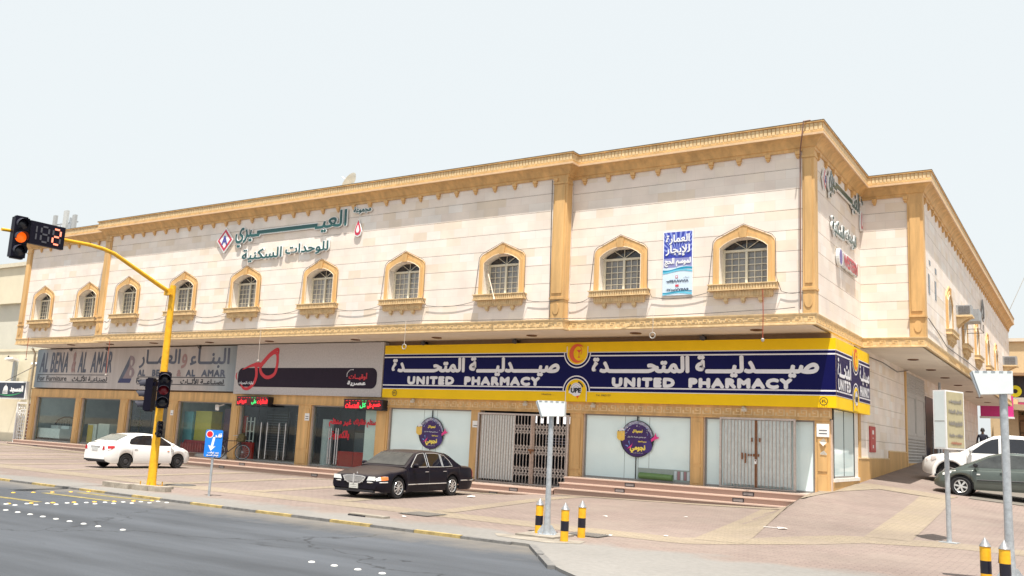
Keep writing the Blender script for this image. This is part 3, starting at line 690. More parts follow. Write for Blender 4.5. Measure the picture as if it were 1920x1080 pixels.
# soffit downlights
DL = mat("brown downlight rim", (0.16, 0.07, 0.03), 0.4); DLI = mat("downlight cavity", (0.05, 0.03, 0.02), 0.5)
for (x, y) in [(-43.2, 25.9), (-40.1, 26.0), (-36.7, 26.0), (-33.0, 26.2), (-29.26, 26.3), (-24.5, 26.45), (-20.4, 26.4), (-16.25, 26.4), (-12.3, 26.4), (-8.3, 26.3), (-5.43, 35.7), (-5.43, 40.1), (-5.42, 44.2), (-5.42, 48.8), (-5.42, 53.6), (-5.42, 58.7), (-5.42, 63.5)]:
    mb = MB(); mb.lathe([(.19, 5.172), (.19, 5.14), (.13, 5.135), (.13, 5.165)], 16, (x, y, 0)); mb.mi = 1; mb.lathe([(.129, 5.164), (.0, 5.163)], 16, (x, y, 0)); mb.build("downlight", [DL, DLI], bld)

# ------------------------------------------------------------------ signs
N = -Y
NAVY = mat("navy sign film", (0.004, 0.0045, 0.072), 0.4, var=0.1, scale=0.8, spec=0.12); SYEL = mat("yellow sign film", (0.88, 0.57, 0.006), 0.4, var=0.06, scale=0.8, spec=0.2)
LETW = mat("silver white letter film", (0.76, 0.77, 0.82), 0.35, var=0.05); LINE = mat("white line film", (0.74, 0.74, 0.80), 0.35, var=0)
ORNG = mat("red orange film", (0.75, 0.10, 0.012), 0.3, var=0.1)
def pharm(mb, o, ux, n, L, cx, words, sx=1.0):
    """artwork of one sign face: o = lower start corner of the face, L its length, cx = emblem centre along it"""
    P = lambda x, z, d: o + ux * x + Z * z + n * d
    def rect(x0, x1, z0, z1, d, mi): mb.poly([P(x0, z0, d), P(x1, z0, d), P(x1, z1, d), P(x0, z1, d)], mi)
    def shape(pts, d, mi): mb.poly([P(x, z, d) for x, z in pts], mi)
    def ring(cz, r0, r1, a0, a1, d, mi):
        A = arc(cx, cz, r0 * sx, a0, a1, 20, r0); B = arc(cx, cz, r1 * sx, a0, a1, 20, r1)
        for i in range(20): mb.poly([P(*A[i], d), P(*A[i + 1], d), P(*B[i + 1], d), P(*B[i], d)], mi)
    rect(0, L, .345, 1.705, .004, 4); rect(0, L, .37, 1.68, .008, 1)
    for z in (.49, 1.575): rect(0, cx - .53 * sx, z - .022, z + .022, .012, 4); rect(cx + .53 * sx, L, z - .022, z + .022, .012, 4)
    for cz, a0, top in ((1.68, 180, 1), (.37, 0, 0)):
        shape(arc(cx, cz, .52 * sx, a0, a0 + 180, 20, .52), .014, 1)
        ring(cz, .49, .53, a0, a0 + 180, .018, 4)
        y0, y1 = (cz, 1.90) if top else (.02, cz)
        rect(cx - .42 * sx, cx + .42 * sx, y0, y1, .022, 4); shape(arc(cx, cz, .42 * sx, a0, a0 + 180, 20, .42), .0222 + .0005, 4)
        rect(cx - .39 * sx, cx + .39 * sx, y0, y1, .026, 0); shape(arc(cx, cz, .395 * sx, a0, a0 + 180, 20, .395), .0265, 0)
        rect(cx - .42 * sx, cx + .42 * sx, min(cz, y0 if top else y1), max(cz, y0 if top else y1), .0263, 0)
    # crescent with a small goblet and snake
    A = arc(cx, 1.66, .31 * sx, 40, 320, 24, .33); B = arc(cx + .09 * sx, 1.66, .235 * sx, 320, 40, 24, .255); shape(A + B, .031, 3)
    shape([(cx - .03 * sx, 1.78), (cx + .17 * sx, 1.78), (cx + .08 * sx, 1.68), (cx + .08 * sx, 1.56), (cx + .13 * sx, 1.51), (cx + .01 * sx, 1.51), (cx + .06 * sx, 1.56), (cx + .06 * sx, 1.68)], .031, 3)
    ring(1.74, .17, .19, -40, 120, .033, 3)
    # globe with initials
    shape(arc(cx, .42, .22 * sx, 0, 360, 24, .23)[:-1], .030, 4); shape([(cx - .28 * sx, .30), (cx + .1 * sx, .18), (cx + .16 * sx, .24), (cx + .2 * sx, .38), (cx - .26 * sx, .44)], .032, 4)
    ring(.41, .25, .30, 20, 75, .033, 5); ring(.41, .25, .30, 140, 185, .033, 5)
    for k in range(3): ring(.42, .05 + .07 * k, .058 + .07 * k, 0, 180, .034, 5)
    shape([(cx + .02 * sx, .20), (cx + .14 * sx, .22), (cx + .06 * sx, .10)], .033, 3)
    put_text(mb, "UPE", P(cx, .39, .036), ux, Z, n, .40 * sx, .17, .012, 5)
    for (s, xc, zc, w, h, b) in words: put_text(mb, s, P(xc, zc, .016), ux, Z, n, w, h, b, 2, space=1.22 if s[0] in 'UP' else 1.0)
    return P, rect
mb = MB(); mb.mi = 0
SX0, SX1, SZ = -23.52, -6.22, 2.94; YS = 27.15
mb.box(SX0, SX1, YS, YG - .01, SZ, 4.985); mb.box(XW + .0, SX1, YG - .02, 31.9, SZ, 4.985)
ARW = ar('صيـــــدليــــة المتحـــــــدة'); PHW = "UNITED  PHARMACY"
P, rect = pharm(mb, Vector((SX0, YS, SZ)), X, N, SX1 - SX0, 8.70, [
    (ARW, 4.22, 1.21, 7.6, .70, .036), (PHW, 4.25, .68, 6.0, .33, .038),
    (ARW, 13.05, 1.21, 7.55, .70, .036), (PHW, 13.05, .68, 6.0, .33, .038)])
for xx in (.65, 16.95):
    for r0, r1 in ((.10, .12),):
        A = arc(xx, .18, r0, 0, 360, 20); B = arc(xx, .18, r1, 0, 360, 20)
        for i in range(20): mb.poly([P(*A[i], .03), P(*A[i + 1], .03), P(*B[i + 1], .03), P(*B[i], .03)], 5)
    put_text(mb, "٢١", P(xx, .18, .03), X, Z, N, .10, .10, .004, 5)
put_text(mb, "Tel. 2865155", P(9.75, .24, .03), X, Z, N, .55, .06, 0, 5)
put_text(mb, "Hotline ...", P(7.6, .24, .03), X, Z, N, .5, .06, 0, 5)
# the face round the corner
P, rect = pharm(mb, Vector((SX1, YS, SZ)), Y, X, 31.9 - YS, 2.55, [
    (ar('المتحـــدة'), 1.0, 1.22, 1.75, .62, .02), ("UNITED", 1.0, .70, 1.65, .34, .022), (ar('صيـدليــة'), 3.86, 1.22, 1.5, .62, .02), ("PHARMACY", 3.86, .70, 1.45, .34, .018)], .95)
ph = mb.build("pharmacy_sign", [SYEL, NAVY, LETW, ORNG, LINE, mat("black film", (.01, .01, .02), .4, var=0)], org=(-14.9, YS, SZ))
tag(ph, "long yellow and navy pharmacy sign box wrapping the building corner", "sign")

# eyewear shop sign
mb = MB(); GB = Vector((-32.2, 27.12, 2.95))
mb.box(-32.2, -23.56, 27.12, YG - .01, 2.95, 5.13)
P = lambda x, z, d: GB + X * x + Z * z + N * d
def rrect(x0, x1, z0, z1, r): return arc(x1 - r, z1 - r, r, 0, 90, 6) + arc(x0 + r, z1 - r, r, 90, 180, 6) + arc(x0 + r, z0 + r, r, 180, 270, 6) + arc(x1 - r, z0 + r, r, 270, 360, 6)
mb.poly([P(x, z, .004) for x, z in rrect(.22, 8.38, .32, 1.15, .28)], 1)
def stroke(path, w, d, mi):
    P0 = [Vector(p) for p in path]; W0_ = w if isinstance(w, list) else [w] * len(P0); pts, w = [], []; Lp = []
    cl = (P0[0] - P0[-1]).length < 1e-6; nP_ = len(P0)
    for i in range(nP_ - 1):
        a_, b2, c_, d_ = (P0[i - 1] if i else (P0[-2] if cl else P0[0])), P0[i], P0[i + 1], (P0[i + 2] if i + 2 < nP_ else (P0[1] if cl else P0[-1]))
        for k in range(6):
            t = k / 6; pts.append(.5 * (2 * b2 + (c_ - a_) * t + (2 * a_ - 5 * b2 + 4 * c_ - d_) * t * t + (-a_ + 3 * b2 - 3 * c_ + d_) * t ** 3)); w.append(W0_[i] * (1 - t) + W0_[i + 1] * t)
    pts.append(P0[-1]); w.append(W0_[-1])
    for i, p in enumerate(pts):
        t = (pts[min(i + 1, len(pts) - 1)] - pts[max(i - 1, 0)]).normalized(); q = Vector((-t.y, t.x)); ww = w[i] if isinstance(w, list) else w
        Lp.append((p + q * ww / 2, p - q * ww / 2))
    for (a, b_), (c, e) in zip(Lp, Lp[1:]): mb.poly([P(*a, d), P(*b_, d), P(*e, d), P(*c, d)], mi)
# cat-eye spectacles drawn across the panel
lens = [(1.63, 1.18), (1.85, 1.42), (2.15, 1.68), (2.45, 1.82), (2.62, 1.70), (2.66, 1.35), (2.58, .95), (2.35, .78), (2.05, .74), (1.80, .85), (1.66, 1.0), (1.63, 1.18)]
stroke(lens, .155, .010, 2)
stroke([(1.55, 1.2), (1.85, 1.5), (2.2, 1.78), (2.62, 1.95), (2.68, 1.7)], [.16, .13, .14, .16, .05], .012, 2)
stroke([(.5, 1.08), (.85, 1.2), (1.15, 1.27), (1.4, 1.3), (1.62, 1.28)], [.03, .09, .14, .22, .2], .0125, 2)
stroke([(1.32, 1.25), (1.40, 1.0), (1.40, .7), (1.25, .42), (.95, .24), (.65, .26), (.45, .42)], [.18, .16, .16, .15, .14, .12, .05], .011, 2)
stroke([(.16, .95), (.10, .8), (.18, .62)], [.02, .07, .03], .011, 2)
put_text(mb, ar('اوقيات للبصريات'), P(.80, .48, .008), X, Z, N, .95, .16, .006, 3)
put_text(mb, ar('أوقيــات'), P(7.38, .80, .008), X, Z, N, 1.0, .30, .012, 2)
put_text(mb, ar('عصرية'), P(7.32, .52, .008), X, Z, N, 1.0, .22, .016, 3)
for k in range(9):
    a = rad(80 + k * 14); q = (7.05 + .28 * math.cos(a), .86 + .22 * math.sin(a)); mb.poly([P(x, z, .008) for x, z in arc(q[0], q[1], .022, 0, 360, 6)[:-1]], 3)
e = mb.build("eyewear_sign", [mat("mottled grey panel", (0.50, 0.48, 0.485), 0.5, var=0.16, scale=14), mat("dark aubergine film", (0.022, 0.013, 0.028), 0.45, spec=.15), mat("crimson film", (0.60, 0.014, 0.028), 0.3, var=0.05), LETW], org=(-27.9, 27.12, 2.95))
tag(e, "grey shop sign with big red cat-eye glasses on a dark bar", "sign")

# furniture shop sign
mb = MB(); mb.box(-48.35, -32.24, 27.15, YG - .01, 3.05, 5.10); GB = Vector((0, 27.15, 0))
P = lambda x, z, d: GB + X * x + Z * z + N * d
T = lambda s, x, z, w, h, b, mi, sh=0, sp=1.0: put_text(mb, s, P(x, z, .004), X, Z, N, w, h, b, mi, shear=sh, space=sp)
for s, x, w, mi in (("AL", -47.6, .78, 1), ("BENA", -46.15, 1.62, 1), ("&", -44.82, .36, 2), ("AL", -44.05, .74, 1), ("AMAR", -42.4, 1.8, 1)): T(s, x, 4.40, w, 1.08, .022, mi, .12, 1.12)
for z in (3.74, 3.36): mb.poly([P(-48.1, z - .018, .004), P(-41.7, z - .018, .004), P(-41.7, z + .018, .004), P(-48.1, z + .018, .004)], 3)
T("For Furniture", -46.7, 3.55, 2.75, .27, .006, 3); T(ar('لصنـاعــة الأثــاث'), -43.3, 3.55, 3.05, .30, .012, 3)
# A/B monogram
def pl(pts, d, mi): mb.poly([P(x, z, d) for x, z in pts], mi)
pl([(-40.85, 3.40), (-40.05, 4.72), (-39.98, 4.72), (-40.05, 4.2), (-40.55, 3.40)], .005, 1); pl([(-40.85, 3.36), (-39.85, 3.36), (-39.75, 3.58), (-40.62, 3.58)], .0065, 4)
pl([(-40.05, 4.72)] + arc(-39.98, 4.42, .36, 80, -70, 10, .29) + arc(-39.95, 3.86, .38, 70, -80, 10, .29) + [(-40.6, 3.6), (-40.45, 3.6), (-40.05, 4.2)], .008, 5)
for zc in (4.36, 3.86): pl(arc(-39.88, zc, .085, 0, 360, 12, .15)[:-1], .010, 0)
for s, x, w, mi, h, z in ((ar('البنــاء'), -34.05, 2.75, 1, .92, 4.55), (ar('و'), -35.85, .42, 2, .70, 4.42), (ar('العمــار'), -37.72, 3.1, 1, .92, 4.54)): T(s, x, z, w, h, .026, mi)
for s, x, w, mi in (("AL", -39.0, .62, 1), ("BENA", -37.5, 1.35, 1), ("&", -36.15, .32, 2), ("AL", -35.3, .68, 1), ("AMAR", -33.7, 1.65, 1)): T(s, x, 3.86, w, .33, .026, mi, 0, 1.15)
for z in (3.66, 3.32): mb.poly([P(-39.3, z - .02, .004), P(-32.85, z - .02, .004), P(-32.85, z + .02, .004), P(-39.3, z + .02, .004)], 3)
T("For Furniture", -37.95, 3.49, 2.8, .26, .010, 3); T(ar('لصنـاعــة الأثــاث'), -34.45, 3.49, 3.05, .28, .014, 3)
SHEET = mat("streaked bluish grey sign sheet", (0.50, 0.465, 0.455), 0.55, var=0.2, scale=1.3, streak=True)
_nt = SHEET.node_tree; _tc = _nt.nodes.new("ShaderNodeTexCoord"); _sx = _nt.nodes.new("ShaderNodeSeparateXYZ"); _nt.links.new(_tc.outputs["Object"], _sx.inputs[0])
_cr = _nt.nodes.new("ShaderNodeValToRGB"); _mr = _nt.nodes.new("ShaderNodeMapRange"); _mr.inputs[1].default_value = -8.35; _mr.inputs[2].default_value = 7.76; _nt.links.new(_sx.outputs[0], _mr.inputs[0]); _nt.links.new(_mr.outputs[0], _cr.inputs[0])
_e = _cr.color_ramp.elements; _e[0].color = (.42, .56, .68, 1); _e[1].color = (.50, .64, .74, 1)  # sheet tint turns bluish towards both ends of the sign
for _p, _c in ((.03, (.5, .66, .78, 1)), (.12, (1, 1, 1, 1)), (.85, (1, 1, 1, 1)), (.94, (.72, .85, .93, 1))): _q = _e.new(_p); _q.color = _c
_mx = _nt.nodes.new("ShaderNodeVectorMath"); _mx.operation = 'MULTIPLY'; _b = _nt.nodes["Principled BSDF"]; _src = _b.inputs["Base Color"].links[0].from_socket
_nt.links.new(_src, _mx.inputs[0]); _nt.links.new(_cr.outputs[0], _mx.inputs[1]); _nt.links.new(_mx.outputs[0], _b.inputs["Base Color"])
e = mb.build("furniture_sign", [mat("streaked bluish grey sign sheet", (0.47, 0.45, 0.455), 0.55, var=0.2, scale=1.3, streak=True), mat("slate blue letters", (0.105, 0.125, 0.18), 0.5, var=0.4, scale=1.2), mat("faded pink letters", (0.34, 0.22, 0.22), 0.5), mat("dark lettering", (0.04, 0.04, 0.05), 0.5, var=0), mat("navy monogram", (0.03, 0.035, 0.13), 0.5), mat("grey pink monogram", (0.27, 0.21, 0.23), 0.5)], org=(-40, 27.15, 3.05))
tag(e, "grey furniture shop sign with slate Latin and Arabic lettering", "sign")

# LED ticker boards
LED = bpy.data.materials.new("led board"); LED.use_nodes = True
def led(x0, x1, z0, z1, label, words):
    mb = MB(); mb.box(x0, x1, 26.98, YG - .17, z0, z1); o = Vector(((x0 + x1) / 2, 26.98, (z0 + z1) / 2)); L = x1 - x0
    mb.mi = 4; mb.box(x0 - .02, x1 + .02, 26.965, 26.99, z1 - .02, z1 + .01); mb.box(x0 - .02, x1 + .02, 26.965, 26.99, z0 - .01, z0 + .02)
    mb.mi = 3; mb.poly([(x0 + .04, 26.976, z0 + .03), (x1 - .04, 26.976, z0 + .03), (x1 - .04, 26.976, z1 - .03), (x0 + .04, 26.976, z1 - .03)])
    for s, x, w, mi in words: put_text(mb, s, o + X * x * L - Z * .03, X, Z, N, w * L, .24, .012, mi, base=.008)
    k = 0; x = x0 + .1
    while x < x1 - .12:
        mi = 2 if .42 < (x - x0) / L < .58 else 1; mb.poly([(x, 26.972, z1 - .06), (x + .09, 26.972, z1 - .06), (x + .09, 26.972, z1 - .045), (x, 26.972, z1 - .045)], mi); x += .17
    e = mb.build("ticker_board", [DARK, mat("red led", (0.9, 0.02, 0.03), .4, emit=.75, var=0), mat("green led", (0.05, .75, .2), .4, emit=.5, var=0), mat("led ground", (0.10, 0.004, 0.006), .4, var=.5, scale=22), DARK], org=((x0 + x1) / 2, 27.1, z0))
    tag(e, label, "ticker board", "electronic ticker boards over the eyewear shop")
led(-31.75, -29.75, 2.44, 2.84, "red and green ticker board over the doorway beside the bicycle", [(ar('عروض'), -.32, .3, 1), (ar('على'), .06, .16, 2), (ar('النظارات'), .32, .32, 1)])
led(-25.35, -23.3, 2.42, 2.83, "red and green ticker board above the red writing on glass", [(ar('خصم'), .35, .2, 1), (ar('كل'), .0, .16, 2), (ar('العدسات'), -.28, .36, 1), (ar('على'), .17, .12, 1)])

# raised lettering of the residence on the front and on the side
GRN = mat("dark green acrylic", (0.012, 0.085, 0.085), 0.3); RIM = mat("white acrylic rim", (0.78, 0.80, 0.80), 0.35, var=0.04); REDA = mat("crimson acrylic", (0.55, 0.03, 0.07), 0.3); BLUA = mat("violet acrylic", (0.06, 0.05, 0.32), 0.3)
def raised(mb, s, o, ux, n, w, h, b, mi, d=.045):
    put_text(mb, s, o, ux, Z, n, w + .05, h + .05, b + .025, 0, base=.02, thick=d); put_text(mb, s, o + n * (d + .026), ux, Z, n, w, h, b, mi)
def emblem(mb, o, ux, n, w, h):
    for sc_, d, mi in ((1, .06, 0), (.88, .066, 2), (.62, .072, 0)):
        pts = [(0, .5 * h * sc_), (.5 * w * sc_, 0), (0, -.5 * h * sc_), (-.5 * w * sc_, 0)]; mb.mi = mi; mb.prism(pts, o, ux, Z, n, d)
    put_text(mb, "A", o + n * .076, ux, Z, n, w * .36, h * .36, .018, 3); mb.mi = 0
def residence(name, org, o, ux, n, k, label, extra=None, eh=1.12, zl2=.72):
    e = empty(name, org, label, "wall lettering"); M_ = [RIM, GRN, REDA, BLUA]
    mb = MB(); emblem(mb, o + Z * .02, ux, n, 1.05 * k * eh / 1.12, eh); mb.build("emblem", M_, e)
    kd = 'ـ' * 9
    mb = MB()
    A = o + ux * 1.0 * k
    raised(mb, ar('ﻱ'), A, ux, n, 1, 1, .02, 1) if False else None
    raised(mb, ar('ــيري'), A + ux * .42 * k + Z * .05, ux, n, 1.5 * k, .86, .018, 1)
    raised(mb, ar('العيـ'), A + ux * 5.22 * k + Z * .30, ux, n, 1.7 * k, .84, .018, 1)
    p0, p1 = A + ux * 1.0 * k + Z * .20, A + ux * 4.5 * k + Z * .20
    mb.mi = 0; mb.obox((p0 + p1) / 2 + n * .042, (p1 - p0) / 2, Z * .11, n * .024); mb.mi = 1; mb.obox((p0 + p1) / 2 + n * .068, (p1 - p0) / 2, Z * .078, n * .008)
    mb.build("name_lettering", M_, e)
    mb = MB(); raised(mb, ar('للوحدات'), o + ux * 5.0 * k - Z * zl2, ux, n, 2.4 * k, .50, .014, 1); raised(mb, ar('السكنية'), o + ux * 2.4 * k - Z * (zl2 + .06), ux, n, 2.4 * k, .56, .014, 1); mb.build("second_line_lettering", M_, e)
    mb = MB(); raised(mb, ar('مجموعة'), o + ux * 7.85 * k + Z * .60, ux, n, .9 * k, .28, .010, 1, .05); mb.build("small_lettering", M_, e)
    mb = MB(); q = o + ux * 7.68 * k - Z * .10
    drop = [(0, .33), (.10, .1), (.17, -.12), (.12, -.26), (0, -.31), (-.12, -.26), (-.17, -.12), (-.10, .1)]
    for sc_, d, mi in ((1.12, .06, 0), (.95, .067, 2), (.5, .074, 0)): mb.mi = mi; mb.prism([(x * sc_ * k, z * sc_ - (.03 if sc_ < .6 else 0)) for x, z in drop], q, ux, Z, n, d)
    mb.build("numeral", M_, e)
    if extra: extra(e, M_)
    return e
residence("residence_lettering", (-27.2, YM, 8.3), Vector((-31.12, YM - .02, 9.40)), X, N, 1.0, "green Arabic lettering with a red diamond emblem on the front wall")
def west(e, M_):
    mb = MB(); o = Vector((XS + .02, 29.2, 7.62))
    mb.mi = 0; mb.prism(arc(-1.0, 0, .28, 0, 360, 20)[:-1], o, Y, Z, X, .10)
    mb.mi = 3; mb.prism(arc(-1.0, 0, .18, 0, 360, 20, .24)[:-1], o, Y, Z, X, .106)
    put_text(mb, "WESTERN", o + Y * .35, Y, Z, X, 2.05, .50, .05, 0, base=.02, thick=.07); put_text(mb, "WESTERN", o + Y * .35 + X * .10, Y, Z, X, 1.95, .42, .02, 2)
    mb.build("red_lettering", M_, e)
residence("residence_lettering", (XS, 28.8, 7.3), Vector((XS + .02, 26.45, 9.62)), Y, X, .66, "grey green Arabic lettering high on the narrow side wall", west, .7, 1.12)

# rental banner
mb = MB(); bo = Vector((-10.5, YR - .03, 7.18)); bw, bh = .99, 2.03
def bq(x0, x1, z0, z1, d, mi): mb.poly([bo + X * x0 + Z * z0 + N * d, bo + X * x1 + Z * z0 + N * d, bo + X * x1 + Z * z1 + N * d, bo + X * x0 + Z * z1 + N * d], mi)
mb.box(bo.x - bw / 2, bo.x + bw / 2, bo.y, bo.y + .012, bo.z - bh / 2, bo.z + bh / 2)
bq(-.46, .46, -.12, .99, .002, 1)
for k in range(22):
    a0 = rad(8 + k * 7.6); a1 = a0 + rad(3.2); rr = 1.3
    pts = [(0, .20)] + [(max(-.46, min(.46, rr * math.cos(a))), max(-.1, min(.99, .20 + rr * math.sin(a) * 1.0))) for a in (a0, a1)]
    mb.poly([bo + X * x + Z * z + N * .004 for x, z in pts], 2)
bq(-.46, .46, -.14, .16, .0055, 3)
def wave(z0, amp, th, ph_, d, mi):
    for i in range(14):
        xa, xb = -.48 + .96 * i / 14, -.48 + .96 * (i + 1) / 14; za, zb = z0 + amp * math.sin(xa * 5 + ph_), z0 + amp * math.sin(xb * 5 + ph_)
        mb.poly([bo + X * xa + Z * (za - th / 2) + N * d, bo + X * xb + Z * (zb - th / 2) + N * d, bo + X * xb + Z * (zb + th / 2) + N * d, bo + X * xa + Z * (za + th / 2) + N * d], mi)
bq(-.48, .48, -1.0, -.14, .006, 4)
wave(-.19, .05, .10, .5, .008, 4); wave(-.20, .05, .07, .2, .010, 5); wave(-.26, .04, .05, .9, .012, 6); wave(-.94, .03, .07, 1.5, .010, 6); wave(-.90, .03, .03, .3, .012, 5)
for s, z, w, h in ((ar('العمارة'), .75, .78, .32), (ar('للإيجار'), .40, .80, .36), (ar('لموسم الحج'), .03, .86, .28)): put_text(mb, s, bo + Z * z, X, Z, N, w, h, .010, 0, base=.014)
bq(-.06, .02, -.47, -.39, .014, 7); bq(-.045, .005, -.455, -.405, .016, 4); bq(-.06, .05, -.74, -.67, .014, 7)
put_text(mb, "·o9EΛΛVVIΛ", bo - Z * .56, X, Z, N, .74, .085, .006, 8, base=.014); put_text(mb, "·IYooVY9Λ9", bo - Z * .83, X, Z, N, .74, .085, .006, 8, base=.014); put_text(mb, ar('جوال'), bo + X * .3 - Z * .46, X, Z, N, .2, .05, 0, 8, base=.014)
e = mb.build("rental_banner", [mat("banner white", (0.78, 0.80, 0.82), .5, var=.04), mat("banner royal blue", (0.03, 0.05, 0.38), .45, var=.1), mat("banner ray blue", (0.22, 0.28, 0.66), .45), mat("banner lilac", (0.26, 0.27, 0.52), .45), mat("banner pale blue", (0.60, 0.72, 0.84), .45, var=.05), mat("banner teal", (0.01, 0.27, 0.45), .45), mat("banner sky", (0.14, 0.50, 0.68), .45), mat("banner red", (0.6, 0.06, 0.09), .45), mat("banner ink", (0.07, 0.10, 0.16), .45, var=0)], org=(-10.5, YR - .03, 6.16))
tag(e, "blue and white rental banner hanging between two upper windows", "banner")

# round hanging posters in the pharmacy windows
PUR = mat("purple poster print", (0.045, 0.012, 0.12), .35, var=.35, scale=5); 
def poster(xc, zc, label, zt, zb):
    mb = MB(); o = Vector((xc, YG - .05, zc)); mb.mi = 0; mb.prism(arc(0, 0, .60, 0, 360, 40)[:-1], o, X, Z, N, .02)
    F = lambda pts, d, mi: mb.poly([o + X * x + Z * z + N * d for x, z in pts], mi)
    A = arc(0, 0, .575, 10, 165, 20); B = arc(0, -.03, .44, 165, 10, 20)
    F(A + B, .023, 3); F(arc(0, -.05, .53, 0, 360, 30)[:-1], .026, 1)
    for k in range(46):
        a = rad(random.uniform(5, 172)); r = random.uniform(.40, .58); q = random.uniform(.008, .02); x, z = r * math.cos(a), r * math.sin(a); F([(x - q, z), (x, z - q), (x + q, z), (x, z + q)], .029, random.choice((2, 2, 3, 5)))
    F([(-.72, .22), (-.44, .24), (-.44, -.04), (-.52, -.09), (-.66, -.06), (-.72, .0)], .028, 4); F([(-.68, .24), (-.6, .32), (-.5, .33), (-.43, .26)], .028, 2); F([(-.69, .25), (-.64, .26), (-.66, .21)], .030, 0)
    F([(.50, .0), (.62, .10), (.66, .22), (.70, .10), (.80, .06), (.66, .0), (.52, -.08)], .028, 6); F([(-.34, -.33), (-.16, -.18), (-.12, -.1), (-.2, -.30)], .030, 6); F([(-.30, -.1), (-.25, -.24), (-.27, -.06)], .030, 5); F([(-.42, -.22), (-.3, -.28), (-.32, -.22)], .030, 5)
    F(arc(.38, -.24, .17, 0, 360, 16, .2)[:-1], .027, 7)
    put_text(mb, ar('لجمهورنا كل'), o + Z * .24 + X * .02, X, Z, N, .36, .12, .006, 8, base=.03); put_text(mb, ar('من يشتري بقيمة مئة ريال'), o + Z * .05, X, Z, N, .66, .06, .002, 2, base=.03); put_text(mb, ar('مجموعة العناية'), o - Z * .09 + X * .2, X, Z, N, .30, .06, .004, 8, base=.03)
    put_text(mb, ar('نجومي'), o - Z * .33 + X * .04, X, Z, N, .56, .26, .014, 8, base=.032); put_text(mb, ar('خدمة العملاء المميزة'), o - Z * .46 + X * .05, X, Z, N, .36, .04, 0, 2, base=.03)
    mb.mi = 0; mb.box(xc - .02, xc + .02, YG - .055, YG - .04, zc + .59, zt); mb.box(xc - .045, xc - .015, YG - .055, YG - .04, zb, zc - .59)
    e = mb.build("window_poster", [DARK, PUR, LETW, mat("poster confetti grey", (.33, .33, .45), .4, var=.6, scale=14), mat("poster gold", (.78, .52, .10), .4), mat("poster light blue", (.2, .35, .8), .4), mat("poster magenta", (.75, .04, .25), .4), mat("poster violet glow", (.055, .025, .19), .4), mat("poster lemon", (.9, .72, .12), .4, var=0)], org=(xc, YG - .05, zc))
    tag(e, label, "poster", "round hanging posters on the pharmacy windows")
poster(-21.15, 1.64, "round purple poster on the white window above the black car", 2.5, 1.0)
poster(-12.62, 1.79, "round purple poster on the white window between the two gates", 2.52, .5)
# green promotional roll visible under the raised film
mb = MB(); mb.box(-12.58, -10.78, YG - .035, YG - .02, .50, .86); mb.mi = 1; mb.tube([(-12.5, YG - .06, .62), (-11.35, YG - .06, .60)], .10, 12); mb.mi = 2
for k in range(5): mb.mi = 2 + k % 2; mb.box(-11.3 + k * .11, -11.22 + k * .11, YG - .05, YG - .036, .55, .82)
tag(mb.build("display_strip", [mat("display shelf shade", (.30, .36, .34), .5), mat("green roll", (.14, .25, .09), .5), mat("pale packet", (.55, .65, .7), .4), mat("red packet", (.32, .18, .2), .4)], org=(-11.7, YG - .05, .5)), "low strip of goods with a green roll at the foot of the window", "goods display")
# red writing on the eyewear shop glass + white partition
RD = mat("red vinyl", (0.55, 0.012, 0.03), .4, var=0)
mb = MB(); T_ = lambda s, x, z, w, h, b: put_text(mb, s, Vector((x, YG - .012, z)), X, Z, N, w, h, b, 0)
T_(ar('استلم نظارتك'), -24.55, 1.90, 1.25, .34, .014); T_(ar('غير منظم'), -25.9, 1.88, 1.25, .36, .018); T_(ar('بالكمبيوتر'), -25.9, 1.38, 1.1, .40, .018)
tag(mb.build("window_lettering", RD, org=(-24.7, YG - .02, 1.5)), "red Arabic writing stuck on the eyewear shop glass", "window lettering")
mb = MB(); mb.box(-24.6, -23.9, YG + .05, YG + .09, .13, 2.5); tag(mb.build("white_board", mat("white board", (.74, .76, .74), .4, var=.04), org=(-24.25, YG + .05, .13)), "tall white board standing just inside the eyewear shop glass", "panel")
# number plates and notices on the pillars
def plate(x, z, w, h, label, lines=1, y=YG - .19):
    mb = MB(); mb.box(x - w / 2, x + w / 2, y - .012, y, z - h / 2, z + h / 2); mb.mi = 1
    for k in range(lines): mb.box(x - w * .32, x + w * .32, y - .015, y - .012, z - h * .28 + k * .09, z - h * .28 + k * .09 + .03)
    tag(mb.build("wall_plate", [WHITE, mat("plate ink", (.12, .12, .13), .5, var=0)], org=(x, y, z - h / 2)), label, "plate")
plate(-27.63, 2.06, .26, .30, "small white number plate on the pillar between the eyewear doors", 2)
plate(-19.02, 2.05, .28, .24, "small white plate on the pillar left of the open-mesh gate".replace(" left of", " beside"))
plate(-6.63, 2.28, .36, .38, "white notice on the corner pillar of the pharmacy", 2)
plate(-36.5, 2.0, .2, .24, "small white plate on the pillar behind the traffic light")
mb = MB(); mb.poly([(-6.74, 26.245 + 1.0, 1.95), (-6.6, 27.22, 2.05), (-6.52, 27.24, 1.93), (-6.62, 27.2, 1.82)]); mb.poly([(-6.72, 27.25, 1.62), (-6.6, 27.23, 1.7), (-6.52, 27.25, 1.6), (-6.53, 27.25, 1.57), (-6.71, 27.25, 1.58)])
tag(mb.build("torn_paper", mat("torn paper", (.6, .57, .5), .8), org=(-6.63, 27.25, 1.6)), "torn scraps of paper stuck on the pharmacy corner pillar", "paper")
